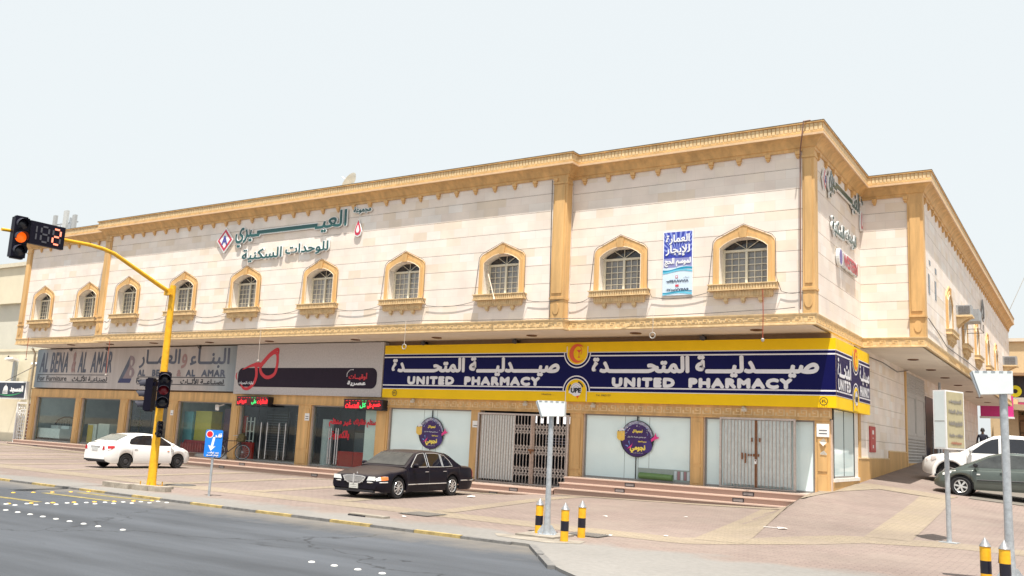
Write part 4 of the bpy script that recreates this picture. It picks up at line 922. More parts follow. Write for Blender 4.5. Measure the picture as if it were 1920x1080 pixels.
# red fire cabinet
mb = MB(); mb.box(XW, XW + .03, 32.68, 33.66, 1.72, 2.6); mb.mi = 1; mb.box(XW + .03, XW + .036, 32.74, 33.6, 1.78, 2.54); mb.mi = 2
mb.box(XW + .036, XW + .04, 33.05, 33.3, 2.33, 2.47); mb.box(XW + .036, XW + .04, 33.1, 33.25, 1.86, 1.97); mb.box(XW + .036, XW + .04, 33.1, 33.2, 2.18, 2.22)
tag(mb.build("fire_cabinet", [mat("dull red box", (.42, .035, .04), .5), mat("red cabinet door", (.48, .05, .055), .4), WHITE], org=(XW, 33.2, 1.72)), "red fire hose cabinet fixed to the pale side wall", "fire cabinet")

# ------------------------------------------------------------------ folding gates
GATE = mat("dusty gate steel", (.54, .47, .43), .5, metal=.15, var=.2, scale=12); GREYB = mat("grey folded bars", (.60, .61, .59), .5, metal=.1, var=.25, scale=14)
PALEB = mat("pale slats", (.56, .62, .62), .4, var=.18, scale=5)
RUST = mat("rusty steel", (.22, .09, .035), .7, var=.4, scale=20)
def gate(x0, x1, z0, z1, y, label, spans):
    """spans = (start, end, bar spacing, open lattice, material index)"""
    e = empty("folding_gate", ((x0 + x1) / 2, y, z0), label, "gate", "folding gates of the pharmacy")
    f = MB(); f.box(x0 - .06, x0, y - .04, y + .04, z0, z1 + .06); f.box(x1, x1 + .06, y - .04, y + .04, z0, z1 + .06); f.box(x0, x1, y - .05, y + .05, z1, z1 + .06); f.box(x0, x1, y - .03, y + .03, z0, z0 + .025); f.build("frame", GATE, e)
    for a, b_, sp, lat, mi in spans:
        m = MB(); n = max(2, round((b_ - a) / sp)); s = (b_ - a) / n; H = z1 - z0
        for i in range(n + 1):
            x = a + i * s; m.mi = 0; m.box(x - .010, x + .010, y - .022, y - .006, z0 + .05, z1)
            if not lat and i < n: m.mi = 1; m.box(x + .014, x + s - .014, y + .0, y + .008, z0 + .10, z1 - .01); m.mi = 0
        if lat:
            for zf in (.19, .5, .80):
                zc = z0 + H * zf; hh = .075 * H
                for i in range(n):
                    xa = a + i * s
                    for dz in (-hh / 2, hh / 2):
                        for (p, q) in (((0, -1), (1, 1)), ((0, 1), (1, -1))):
                            m.bar((xa + p[0] * s, y + .004, zc + dz + p[1] * hh / 2), (xa + q[0] * s, y + .004, zc + dz + q[1] * hh / 2), .026, .006, up=(0, 1, 0))
        m.build("gate_leaf", [GATE, GREYB if mi == 1 else PALEB], e)
    return e
ga = gate(-18.84, -15.16, .04, 2.42, YG - .22, "half-open lattice folding gate with dark shop behind", [(-18.74, -17.3, .115, False, 1), (-17.28, -16.62, .13, True, 0), (-16.5, -15.2, .135, True, 0)])
mb = MB(); mb.box(-16.60, -16.52, YG - .27, YG - .17, .07, 2.42); mb.box(-16.515, -16.46, YG - .26, YG - .18, .07, 2.42); mb.build("lock_stile", mat("gate stile", (.42, .31, .25), .5, var=.25), ga)
mb = MB(); mb.box(-16.66, -16.44, YG - .30, YG - .265, 1.18, 1.26); mb.tube([(-16.56, YG - .3, 1.10), (-16.56, YG - .3, 1.18)], .03, 8); mb.build("hasp", RUST, ga)
gb = gate(-9.68, -7.47, .47, 2.52, YG - .22, "closed folding gate of tight vertical bars over frosted glass", [(-9.6, -8.64, .107, False, 2), (-8.56, -7.55, .107, False, 2)])
mb = MB(); mb.box(-8.63, -8.60, YG - .26, YG - .18, .5, 2.5); mb.box(-8.59, -8.565, YG - .26, YG - .18, .5, 2.5); mb.build("lock_stile", RUST, gb)
mb = MB(); 
for x, z, h in ((-9.02, 1.42, .2), (-8.92, 1.36, .3), (-8.82, 1.46, .06), (-8.74, 1.46, .06), (-8.66, 1.46, .08), (-8.52, 1.46, .08), (-8.6, 1.9, .16), (-8.72, 1.92, .12), (-8.48, 1.92, .12)): mb.box(x - .02, x + .02, YG - .28, YG - .245, z - h / 2, z + h / 2)
mb.build("hasp", RUST, gb)
mb = MB(); mb.box(-8.63, -8.57, YG - .30, YG - .265, 1.20, 1.28); mb.tube([(-8.63, YG - .285, 1.28), (-8.625, YG - .285, 1.33), (-8.575, YG - .285, 1.33), (-8.57, YG - .285, 1.28)], .01, 6); mb.build("padlock", WHITE, gb)
# what shows behind the open gate: white goods lit under a ceiling, a pale rail
mb = MB()
for x in (-17.2, -16.95, -16.7, -16.3, -16.0, -15.75, -15.4): mb.box(x - .035, x + .035, 28.5, 28.55, 2.2, 2.46)
mb.mi = 1
for z in (1.45, 1.55, 1.65): mb.box(-17.3, -15.2, 29.4, 29.43, z, z + .035)
tag(mb.build("shop_fitting", [mat("bright lamp strip", (.9, .92, .95), .4, emit=1.2, var=0), mat("lilac rail", (.45, .43, .55), .4)], org=(-16.2, 28.8, 1.45)), "hanging lamp tubes and pale rails behind the lattice gate", "shop fitting")

# ------------------------------------------------------------------ goods inside the shops
def shop_lamps(xs_, y, z, label, grp, st):
    for i, x in enumerate(xs_):
        mb = MB(); mb.box(x - .5, x + .5, y - .15, y + .15, z - .06, z); mb.mi = 1; mb.poly([(x - .46, y + .12, z - .064), (x + .46, y + .12, z - .064), (x + .46, y - .12, z - .064), (x - .46, y - .12, z - .064)])
        tag(mb.build("ceiling_lamp", [WHITE, mat("lit shop lamp %s" % st, (1, .97, .92), .4, emit=st, var=0)], org=(x, y, z)), label, "ceiling lamp", grp)
shop_lamps([-47.3, -45.3, -42.4, -39.2, -37.6, -34.8], 28.7, 2.88, "lit ceiling lamp in the furniture shop", "ceiling lamps in the furniture shop", 3.5)
shop_lamps([-31.4, -29.8, -27.0, -25.4], 28.6, 2.88, "lit ceiling lamp in the eyewear shop", "ceiling lamps in the eyewear shop", 3)
bed = empty("display_bed", (-47.0, 28.2, .25), "white bed with dark arched headboard in the furniture shop window", "bed")
mb = MB(); hb = [(-48.1, .3), (-48.1, 1.1), (-47.8, 1.38), (-47.3, 1.52), (-46.8, 1.54), (-46.2, 1.46), (-45.75, 1.28), (-45.6, 1.05), (-45.6, .3)]
mb.tube([(x, 28.75, z) for x, z in hb], .04, 8); mb.tube([(-48.1, 28.75, .95), (-45.6, 28.75, .95)], .02, 6)
for k in range(10): x = -47.95 + k * .25; mb.tube([(x, 28.75, .4), (x, 28.75, 1.38)], .012, 5)
mb.build("headboard", DARK, bed)
m2 = MB(); m2.box(-47.9, -45.8, 27.7, 28.7, .50, .86); m2.box(-47.95, -45.75, 27.66, 28.3, .40, .90); m2.box(-47.7, -47.0, 28.3, 28.68, .86, 1.06); m2.box(-46.7, -46.0, 28.3, 28.68, .86, 1.06); m2.build("mattress", WHITE, bed)
for c_ in [bed] + list(bed.children): pass
bed.location.x -= .45
mb = MB(); mb.box(-48.5, -48.0, 27.7, 28.2, .25, .75); tag(mb.build("brown_ottoman", mat("brown leather", (.06, .03, .025), .5), org=(-48.2, 28, .25)), "dark brown ottoman beside the white bed", "ottoman")
mb = MB(); mb.box(-43.75, -43.0, 27.7, 28.2, .25, 1.25); mb.box(-42.95, -42.0, 27.75, 28.2, .25, 1.30); mb.mi = 1; mb.box(-43.74, -43.3, 27.68, 27.7, .3, 1.2)
tag(mb.build("display_cabinet", [mat("pale cabinet", (.62, .62, .58), .4), mat("yellow cabinet door", (.62, .42, .08), .4), IND], org=(-42.8, 28, .25)), "low pale cabinet with a yellow door in the shop window", "cabinet")
mb = MB(); mb.box(-43.2, -41.0, 29.4, 29.45, .8, 2.5); tag(mb.build("dark_wall_panel", IND, org=(-42, 29.4, .8)), "dark panel behind the pale cabinet in the furniture shop", "panel")
e = empty("potted_plant", (-40.1, 28.1, .25), "leafy green potted plant inside the furniture shop", "plant")
mb = MB(); mb.lathe([(.18, .0), (.24, .4), (.22, .42)], 12, (-40.1, 28.1, .25)); mb.build("pot", mat("plant pot", (.25, .2, .15), .6), e)
mb = MB(); mb.tube([(-40.1, 28.1, .6), (-40.08, 28.1, 1.4), (-40.1, 28.1, 2.0)], .02, 6); mb.build("stem", mat("plant stem", (.12, .08, .04), .8), e)
mb = MB()
for k in range(170):
    a = random.uniform(0, 6.28); r = random.uniform(.05, .42); z = random.uniform(1.0, 2.15); r *= 1 - .5 * abs(z - 1.5)
    p = Vector((-40.1 + r * math.cos(a), 28.1 + r * math.sin(a), z)); d = Vector((math.cos(a), math.sin(a), random.uniform(-.5, .4))).normalized() * .10; s = d.cross(Z).normalized() * .035
    mb.poly([p - d, p + s, p + d, p - s])
mb.build("foliage", mat("plant leaf", (.03, .085, .035), .5, var=.4), e)
mb = MB(); mb.box(-36.4, -35.75, 27.9, 28.5, .25, 2.1); mb.mi = 1; mb.box(-35.7, -34.55, 28.0, 28.6, .25, 2.15); mb.mi = 3; mb.box(-34.4, -33.3, 28.6, 29.0, .25, 2.3); mb.mi = 2; mb.box(-34.5, -32.4, 29.2, 29.3, .25, 2.6)
tag(mb.build("display_wardrobe", [mat("teal wardrobe", (.13, .36, .42), .4), mat("mustard wardrobe", (.52, .43, .06), .4), IND, mat("mauve wardrobe", (.14, .06, .13), .4)], org=(-34.6, 29, .25)), "teal and mustard wardrobes behind the furniture shop glass", "wardrobe")
mb = MB(); mb.box(-36.1, -34.5, 27.62, 27.85, .22, .62); mb.box(-36.1, -34.5, 27.80, 27.86, .22, .78)
for k in range(9): x = -36.05 + k * .18; mb.box(x, x + .04, 27.58, 27.62, .25, .68)
tag(mb.build("red_crib", mat("red crib paint", (.42, .02, .03), .4), org=(-34.3, 28.2, .22)), "low red slatted crib in the furniture shop window", "crib")
mb = MB(); mb.box(-39.4, -37.2, 28.9, 29.0, .25, 2.3); tag(mb.build("brown_backdrop_board", mat("brown board", (.20, .11, .07), .6), org=(-38, 28.95, .25)), "brown board behind the potted plant", "board")
# eyewear shop fittings
mb = MB(); mb.box(-32.3, -31.95, 27.7, 27.9, .1, 2.0); mb.box(-31.95, -31.4, 27.8, 27.9, .1, .85); mb.mi = 1
for z in (.9, 1.32, 1.75): mb.box(-31.95, -31.42, 27.8, 27.84, z, z + .03)
for x in (-31.93, -31.68, -31.44): mb.box(x, x + .03, 27.8, 27.84, .85, 1.95)
tag(mb.build("red_partition", [mat("red lacquer", (.52, .02, .012), .3), WHITE], org=(-31.1, 27.9, .1)), "red partition with a white grid inside the eyewear shop", "partition")
def rack(x0, x1, y, label):
    mb = MB(); mb.box(x0, x1, y, y + .1, .3, 2.3); mb.mi = 1
    for i in range(int((x1 - x0) / .13)):
        for k in range(15): x = x0 + .06 + i * .13; z = .5 + k * .115; mb.box(x, x + .085, y - .03, y - .005, z, z + .035)
    tag(mb.build("glasses_rack", [mat("dark rack board", (.035, .035, .045), .4), mat("spectacle rims", (.10, .10, .12), .3)], org=((x0 + x1) / 2, y, .3)), label, "display rack", "racks of glasses in the eyewear shop")
rack(-31.6, -30.2, 28.7, "rack of glasses behind the red partition"); rack(-29.9, -28.6, 28.8, "rack of glasses behind the steel door handles")
for x in (-30.46, -30.08, -29.35, -28.95):
    mb = MB(); mb.tube([(x, YG - .09, .2), (x, YG - .09, 1.75)], .022, 8); mb.box(x - .01, x + .01, YG - .09, YG - .03, .4, .44); mb.box(x - .01, x + .01, YG - .09, YG - .03, 1.5, 1.54); mb.build("door_handle", mat("brushed steel", (.62, .62, .64), .25, metal=.7), bld)
for x in (-26.4, -26.28, -26.02, -25.9):
    mb = MB(); mb.tube([(x, YG - .09, .2), (x, YG - .09, 1.65)], .022, 8); mb.box(x - .01, x + .01, YG - .09, YG - .03, .4, .44); mb.build("door_handle", MATS["brushed steel"], bld)
mb = MB(); mb.tube([(-27.05, 27.95, .12), (-27.05, 27.95, 2.0)], .24, 20); tag(mb.build("white_roll", mat("ribbed white roll", (.52, .54, .56), .5, var=.2, scale=18), org=(-27.05, 27.95, .1)), "tall grey white roll standing inside the eyewear shop", "roll")
mb = MB(); mb.box(-26.5, -24.9, 28.0, 28.4, .1, .72); mb.mi = 1; mb.box(-26.4, -24.9, 28.9, 29.1, .1, 1.5)
tag(mb.build("red_counter", [mat("red lacquer", (.5, .02, .012), .3), mat("grey cabinet", (.16, .17, .19), .4)], org=(-25.6, 28.2, .1)), "red counter inside the eyewear shop behind the glass door", "counter")
mb = MB(); mb.lathe([(.09, 0), (.09, .5)], 14, (0, 0, 0)); mb.mi = 1; mb.tube([(0, 0, .2), (0, .1, .3), (.0, .25, .3)], .03, 8)

# ------------------------------------------------------------------ street furniture
def bollard():
    e = empty("bollard", (0, 0, 0), "", "bollard", "yellow and black bollards around the detector poles")
    mb = MB(); mb.lathe([(.068, 0), (.068, .17)], 20); mb.mi = 1; mb.lathe([(.0685, .17), (.0685, .335)], 20); mb.mi = 0; mb.lathe([(.068, .335), (.068, .515)], 20)
    mb.build("post", [YELLOW, mat("black bollard paint", (.008, .007, .018), .35, var=.2)], e, smooth=40, world=False)
    c = MB(); c.lathe([(.074, .515), (.074, .522), (.0, .64)], 20); c.build("cone_cap", mat("scuffed lead cap", (.30, .30, .31), .4, metal=.4, var=.35, scale=30), e, smooth=30, world=False)
    return e
b0 = bollard()
for i, (x, y, lb) in enumerate([(-8.27, 13.95, "bollard half hidden behind the shorter detector pole"), (-7.50, 13.50, "tallest-looking bollard standing in front, between the pole and another bollard"), (-7.60, 14.29, "bollard beside the drain grate behind the front bollard"), (-1.267, 13.77, "clean bollard beside the taller detector pole"), (-1.03, 13.62, "scratched rusty bollard in front of the taller detector pole"), (-1.02, 14.6, "bollard hidden behind the taller detector pole")]):
    if i == 5: continue
    b = b0 if i == 0 else copy_tree(b0); b.location = (x, y, .0 if i < 3 else .03); b["label"] = lb; b.rotation_euler = (rad((-.6, .5, .3, 0, .4)[i]), rad((.8, .2, -.4, .2, -.5)[i]), i * 1.1)
    if i == 4:
        s = MB(); s.prism([(-.02, .335), (.03, .335), (.012, .43), (.0, .47), (-.008, .4)], (0, -.071, 0), X, Z, N, .002); s.prism([(-.01, .0), (.055, .0), (.05, .16), (.0, .16)], (0, -.071, 0), X, Z, N, .002); s.build("rust_streak", RUST, b, world=False)
def detector(x, y, z, h, rp, pw, ph_, rz, label, hx_=0.0):
    e = empty("detector_pole", (x, y, z), label, "detector pole", "galvanised poles with white detector heads", rz)
    mb = MB(); mb.lathe([(rp * 1.45, .0), (rp * 1.3, .12), (rp * 1.1, .4), (rp, .9), (rp * .95, h)], 16); mb.build("pole", STEEL, e, smooth=40, world=False)
    b = MB(); b.box(-.16, .16, -.16, .16, 0, .02)
    for sx in (-1, 1):
        for sy in (-1, 1): b.tube([(.13 * sx, .13 * sy, 0), (.13 * sx, .13 * sy, .06)], .012, 6)
        b.bar((rp * sx, 0, .15), (.14 * sx, 0, .02), .010, .08)
    b.build("base_plate", STEEL, e, world=False)
    p = MB(); w = pw / 2; v0 = 0
    p.prism([(-w, ph_), (w, ph_), (w * .98, .0), (-w * .62, -.02)], (0, -.11, h - .03), X, Z, Y, .22)
    p.mi = 1; p.prism([(-w - .03, ph_ * .9), (-w, ph_ * 1.0), (-w * .62, -.02), (-w * .66, -.06)], (0, -.10, h - .03), X, Z, Y, .2)
    for k in range(5): x0 = -w + pw * (k + .35) / 5; p.box(x0, x0 + pw * .1, -.115, -.108, h - .03 + ph_ - .018, h - .03 + ph_ - .002)
    p.build("detector_head", [mat("white detector casing", (.66, .70, .71), .35, var=.04), mat("grey casing side", (.30, .33, .36), .4)], e, world=False).location = (hx_, 0, 0)
detector(-8.1, 13.95, 0.02, 2.09, .048, .50, .26, rad(22), "grey pole with small white detector head among three bollards")
detector(-1.02, 14.28, .08, 2.55, .054, .50, .31, rad(8), "grey pole with larger white detector head at the right-hand bollards".replace(" at the right-hand bollards", " beside the rusty bollard"), -.13)
mb = MB(); mb.box(-8.5, -7.75, 13.55, 14.3, -.02, .035); tag(mb.build("pole_footing", CONC, org=(-8.1, 13.9, 0)), "square concrete footing under the shorter detector pole", "footing")

# traffic light
TL = empty("traffic_light", (-19.62, 14.28, .05), "tall yellow traffic light pole with bent arm over the road", "traffic light")
ox, oy = -19.62, 14.28
mb = MB(); mb.lathe([(.118, 0), (.114, .06), (.106, .2), (.102, .5), (.076, 4.98), (.076, 5.02)], 20, (ox, oy, .05)); mb.build("pole", YELLOW, TL, smooth=40)
mb = MB(); mb.tube([(ox, oy - .0, 4.86), (ox, oy - .35, 4.99), (ox, 12.55, 5.56), (ox, 12.25, 5.62), (ox, 11.9, 5.645), (ox, 11.2, 5.63), (ox, 9.86, 5.57)], [.055, .055, .048, .046, .044, .04, .034], 12)
mb.box(ox - .11, ox + .11, oy - .17, oy - .07, 4.80, 4.97); mb.tube([(ox - .15, oy - .13, 4.83), (ox + .15, oy - .13, 4.83)], .016, 6)
mb.build("arm", YELLOW, TL, smooth=40)
mb = MB(); mb.box(ox - .22, ox + .22, oy - .22, oy + .22, .03, .065)
for sx in (-1, 1):
    for sy in (-1, 1): mb.tube([(ox + .18 * sx, oy + .18 * sy, .06), (ox + .18 * sx, oy + .18 * sy, .16)], .016, 6)
mb.build("base_plate", mat("rusty yellow plate", (.5, .27, .03), .6, var=.35), TL)
CASE = mat("black signal casing", (.006, .005, .014), .45, var=.1, spec=.15); VIS = mat("grey black visor", (.035, .035, .05), .5, spec=.3); LOFF = mat("dark lens", (.012, .012, .02), .25)
def signal(parent, c, d, w, h, lit=None, lens_m=None, name="signal_head", visor=.24):
    """three-aspect head; c = centre, d = facing direction (horizontal)"""
    d = Vector(d).normalized(); s = Vector((-d.y, d.x, 0)); c = Vector(c)
    mb = MB(); mb.obox(c, s * w / 2, Z * h / 2, d * .09)
    mb.obox(c + Z * (h / 2 + .015), s * w * .4, Z * .015, d * .06); mb.obox(c - Z * (h / 2 + .015), s * w * .4, Z * .015, d * .06)
    for k in range(3): mb.obox(c + Z * (h / 3 * (k - 1)) + d * .095, s * w * .47, Z * h / 6 * .94, d * .008)
    hd = mb.build(name, CASE, parent)
    r = min(w * .40, h / 6 * .88)
    for k in range(3):
        q = c + Z * (h / 3 * (1 - k)) + d * .105
        v = MB(); n = 16; A0, A1 = rad(-20), rad(200); R0 = []; R1 = []
        for i in range(n + 1):
            a = A0 + (A1 - A0) * i / n; u = s * math.cos(a) + Z * math.sin(a); R0.append(q + u * r * 1.08); ln = visor * (.55 + .45 * max(0, math.sin(a))); R1.append(q + u * r * 1.10 + d * ln - Z * ln * .12)
        v.grid([R0, R1]); v.grid([[p - (p - q).normalized() * .012 for p in R1], [p - (p - q).normalized() * .012 for p in R0]])
        v.build("visor", VIS, hd)
        l = MB(); l.lathe([(r, 0), (r * .8, .02), (r * .4, .035), (0, .04)], 20, q, d); l.build("lens", (lens_m or {}).get(k, LOFF), hd, smooth=60)
AMB = mat("lit amber lens", (1.0, .13, .006), .4, emit=.55, var=.15, scale=60); REDL = mat("dull red lens", (.20, .01, .02), .3)
signal(TL, (ox + .14, 10.17, 5.44), (1, -.12, 0), .30, .88, lens_m={1: AMB}, visor=.2)
signal(TL, (ox + .30, oy - .16, 2.40), (.80, -.60, 0), .30, .84, lens_m={1: REDL})
signal(TL, (ox - .26, oy - .12, 2.28), (-.85, -.53, 0), .28, .78, visor=.26)
signal(TL, (ox + .22, oy - .1, 1.44), (.9, -.44, 0), .12, .34, visor=.06, name="pedestrian_signal")
mb = MB(); mb.box(ox + .1, ox + .28, oy - .2, oy + .05, 2.05, 2.15); mb.box(ox - .26, ox - .05, oy - .16, oy, 2.5, 2.6); mb.box(ox + .1, ox + .2, oy - .13, oy, 1.3, 1.36); mb.box(ox + .0, ox + .14, 10.1, 10.25, 5.5, 5.62); mb.box(ox + .0, ox + .1, 10.6, 10.8, 5.5, 5.62); mb.build("bracket", CASE, TL)
cd = MB(); cx0, cz0 = ox + .10, 5.36
cd.box(cx0, cx0 + .10, 10.36, 11.16, 5.36, 5.87); cdo = cd.build("countdown_display", CASE, TL)
SEG = mat("unlit segment", (.075, .075, .09), .5, var=0); SEGL = mat("lit segment", (1, .28, .17), .5, emit=.6, var=0)
sg = MB(); xf_ = cx0 + .104
def seven(yc, zc, w, h, on, r=.038):
    S = {'a': ((-w, h), (w, h)), 'g': ((-w, 0), (w, 0)), 'd': ((-w, -h), (w, -h)), 'f': ((-w, h), (-w, 0)), 'b': ((w, h), (w, 0)), 'e': ((-w, 0), (-w, -h)), 'c': ((w, 0), (w, -h))}
    for k, (p, q) in S.items():
        p, q = Vector(p), Vector(q); t = (q - p).normalized(); p += t * .03; q -= t * .03
        sg.mi = 1 if k in on else 0; sg.bar((xf_, yc + p.x, zc + p.y), (xf_, yc + q.x, zc + q.y), r, .006, up=(1, 0, 0)) if False else sg.obox((xf_, yc + (p.x + q.x) / 2, zc + (p.y + q.y) / 2), (0, (abs(q.x - p.x) + (r if p.x == q.x else 0)) / 2, 0), (0, 0, (abs(q.y - p.y) + (r if p.y == q.y else 0)) / 2), (.003, 0, 0))
seven(10.70, 5.615, .085, .17, ''); seven(10.97, 5.615, .085, .17, 'abged')
sg.mi = 0; sg.box(xf_ - .003, xf_ + .003, 10.49, 10.52, 5.47, 5.60); sg.box(xf_ - .003, xf_ + .003, 10.49, 10.52, 5.63, 5.77)
sg.build("digit_segment", [SEG, SEGL], cdo)
mb = MB(); mb.box(-20.35, -19.1, 13.9, 14.55, -.02, .06); mb.mi = 1
for k, (x, y) in enumerate(((-20.25, 13.62), (-19.7, 13.6), (-19.1, 13.68), (-18.6, 13.78))): mb.obox((x, y, .05), (.24, .02 * k, 0), (0, 0, .07), (0, .09, 0))
tag(mb.build("pole_footing", [CONC, mat("broken kerb block", (.33, .29, .24), .85, var=.35)], org=(-19.6, 14.1, 0)), "low concrete footing with loose kerb blocks under the traffic light", "footing")

# blue stop-here sign
e = empty("road_sign", (-17.13, 14.02, .0), "small blue road sign with red dot and white arrow", "road sign", None, rad(32))
mb = MB(); mb.tube([(0, 0, 0), (0.0, 0, .95)], .028, 10); mb.build("pole", STEEL, e, world=False, smooth=40)
mb = MB(); mb.prism(rrect(-.20, .20, .0, .62, .04), (0, -.035, .88), X, Z, N, .008)
o = Vector((0, -.044, .88)); Q = lambda pts, d, mi: mb.poly([o + X * x + Z * z + N * d for x, z in pts], mi)
Q(arc(-.10, .52, .085, 0, 360, 20)[:-1], .002, 1); Q(arc(-.10, .52, .068, 0, 360, 20)[:-1], .004, 2)
Q([(.035, .46), (.0, .24), (.055, .25), (-.05, .14), (-.115, .27), (-.055, .255), (-.02, .455)], .002, 1)
put_text(mb, ar('قف'), o + X * .11 + Z * .50, X, Z, N, .15, .10, .008, 1); put_text(mb, ar('عند توقف'), o + Z * .10 + X * .02, X, Z, N, .26, .055, .003, 1); put_text(mb, ar('الإشارة الحمراء'), o + Z * .04, X, Z, N, .28, .05, .003, 1)
mb.build("sign_plate", [mat("sign blue", (.012, .20, .72), .3, var=.05), WHITE, mat("sign red", (.68, .012, .03), .3, var=0)], e, world=False)

# standing light box sign
e = empty("lightbox_sign", (-2.42, 19.62, ground_z(-2.42, 19.62)), "white light box sign with faded yellow panel on grey pole", "sign", None, rad(-10))
mb = MB(); mb.tube([(0, 0, 0), (0, 0, 1.82)], .046, 14); mb.box(-.16, .16, -.13, .13, 0, .015); mb.build("pole", STEEL, e, world=False, smooth=40)
hx = MB()
ca = Vector((math.cos(rad(80)), math.sin(rad(80)), 0)); cb_ = Vector((math.cos(rad(-25)), math.sin(rad(-25)), 0))
A = Vector((.11, -.33, 1.78)); B1 = A - cb_ * .30; C1 = A + ca * .72; H_ = Vector((0, 0, 1.14))
hx.hexa([B1, A, C1, B1 + ca * .72, B1 + H_, A + H_, C1 + H_, B1 + ca * .72 + H_])
hx.mi = 1
nA = Vector((-.0, 0, 0)); n1 = Vector((ca.y, -ca.x, 0)); n2 = Vector((-cb_.y, cb_.x, 0)) * -1
def face(o, u, n, L, mi, m0=.03): hx.poly([o + u * m0 + Z * .03 + n * .004, o + u * (L - m0) + Z * .03 + n * .004, o + u * (L - m0) + Z * 1.11 + n * .004, o + u * m0 + Z * 1.11 + n * .004], mi)
face(A, ca, n1, .72, 1); face(A, -cb_, -Vector((-cb_.y, cb_.x, 0)), .30, 2)
n2 = -Vector((-cb_.y, cb_.x, 0))
hx.poly([A - cb_ * .03 + Z * .53 + n2 * .006, A - cb_ * .27 + Z * .53 + n2 * .006, A - cb_ * .27 + Z * .545 + n2 * .006, A - cb_ * .03 + Z * .545 + n2 * .006], 3)
for k, (s, z, w, h, mi) in enumerate(((ar('المستوصف'), .93, .5, .10, 3), (ar('مدخل العيادة'), .73, .54, .10, 3), (ar('الطوارئ العامة'), .50, .54, .11, 3), (ar('مواقف خاصة'), .27, .54, .08, 3), (ar('ممنوع الوقوف'), .12, .42, .07, 4))): put_text(hx, s, A + ca * .36 + Z * z + n1 * .004, ca, Z, n1, w, h, .012, mi)
hx.build("light_box", [WHITE, mat("faded yellow panel", (.42, .37, .22), .4, var=.12), mat("white sign face", (.66, .72, .72), .3, var=.04), mat("faded grey letters", (.27, .25, .22), .5, var=.2), mat("faded red letters", (.45, .2, .13), .5)], e, world=False)

# road studs
def stud(x, y, m, label, grp, cat="road stud"):
    global SW_, SY_
    o = bpy.data.objects.new("road_stud", m); COL.objects.link(o); o.location = (x, y, RZ); tag(o, label, cat, grp)
def stud_mesh(m):
    mb = MB(); mb.lathe([(.046, 0), (.043, .009), (.028, .015), (0, .017)], 14); o = mb.build("road_stud", m, smooth=60, world=False); me = o.data; bpy.data.objects.remove(o); return me
MW = stud_mesh(mat("white ceramic stud", (.58, .58, .56), .4, var=0)); MY = stud_mesh(mat("amber ceramic stud", (.75, .42, .03), .3, var=0))
for i in range(7): stud(-19.95 + i * .06 + (i > 2) * .02, 10.2 + i * .4, MY, "amber stud of the line nearer the traffic light", "amber studs of the line nearer the traffic light")
for i in range(9): stud(-17.58 + i * .07, 9.25 + i * .4, MY, "amber stud of the line beside the double white studs", "amber studs of the line beside the double white studs")
for i in range(9): stud(-17.45 + i * .08, 9.57 + i * .36, MW, "white stud of the double stop line, outer row", "white studs in the outer row of the double stop line"); stud(-17.19 + i * .085, 9.6 + i * .355, MW, "white stud of the double stop line, inner row", "white studs in the inner row of the double stop line")
for i in range(8): stud(-16.39 + i * .425, 9.0 - i * .018, MW, "white stud of the row running along the lane", "white studs in the row along the lane")
stud(-12.82, 8.91, MW, "lone small white stud past the end of the lane row", None)
for i in range(4): stud(-8.61 + i * .4, 8.79, MW, "white stud of the short row ending at the frame edge".replace(" ending at the frame edge", " near the pavement corner"), "white studs in the short row near the pavement corner")
# drains and manholes
GR = mat("iron grate", (.10, .095, .09), .6, var=.3)
def grate(x, y, w, d, label, rz=0):
    mb = MB(); z = .006; mb.box(-w / 2, w / 2, -d / 2, d / 2, 0, .004); mb.mi = 1
    k = 0; xx = -w / 2 + .04
    while xx < w / 2 - .04: mb.box(xx, xx + .025, -d / 2 + .04, d / 2 - .04, .004, .012); xx += .06
    o = mb.build("drain_cover", [GR, mat("dusty iron bar", (.22, .2, .18), .6)], world=False); o.location = (x, y, ground_z(x, y) + .012); o.rotation_euler = (0, 0, rz); tag(o, label, "drain cover")
grate(-11.75, 15.1, .75, .7, "square drain grate in the paving before the black car"); grate(-7.72, 14.75, .7, .55, "drain grate behind the group of three bollards")
def cover(x, y, r, label):
    mb = MB(); mb.lathe([(r, 0), (r, .008), (r * .9, .010), (r * .88, .006), (0, .007)], 28); o = mb.build("manhole_cover", GR, world=False); o.location = (x, y, ground_z(x, y) + .004); tag(o, label, "manhole cover")
cover(-20.2, 15.6, .38, "round manhole cover behind the traffic light footing")
mb = MB(); mb.obox((-12.0, 13.72, .02), (.45, 0, 0), (0, .1, 0), (0, 0, .02)); mb.mi = 1; mb.obox((-12.2, 13.58, -.01), (.22, 0, 0), (0, .01, 0), (0, 0, .035)); tag(mb.build("gully_inlet", [CONC, DARK], org=(-12, 13.7, 0)), "broken gully inlet with dark slot at the kerb", "gully")
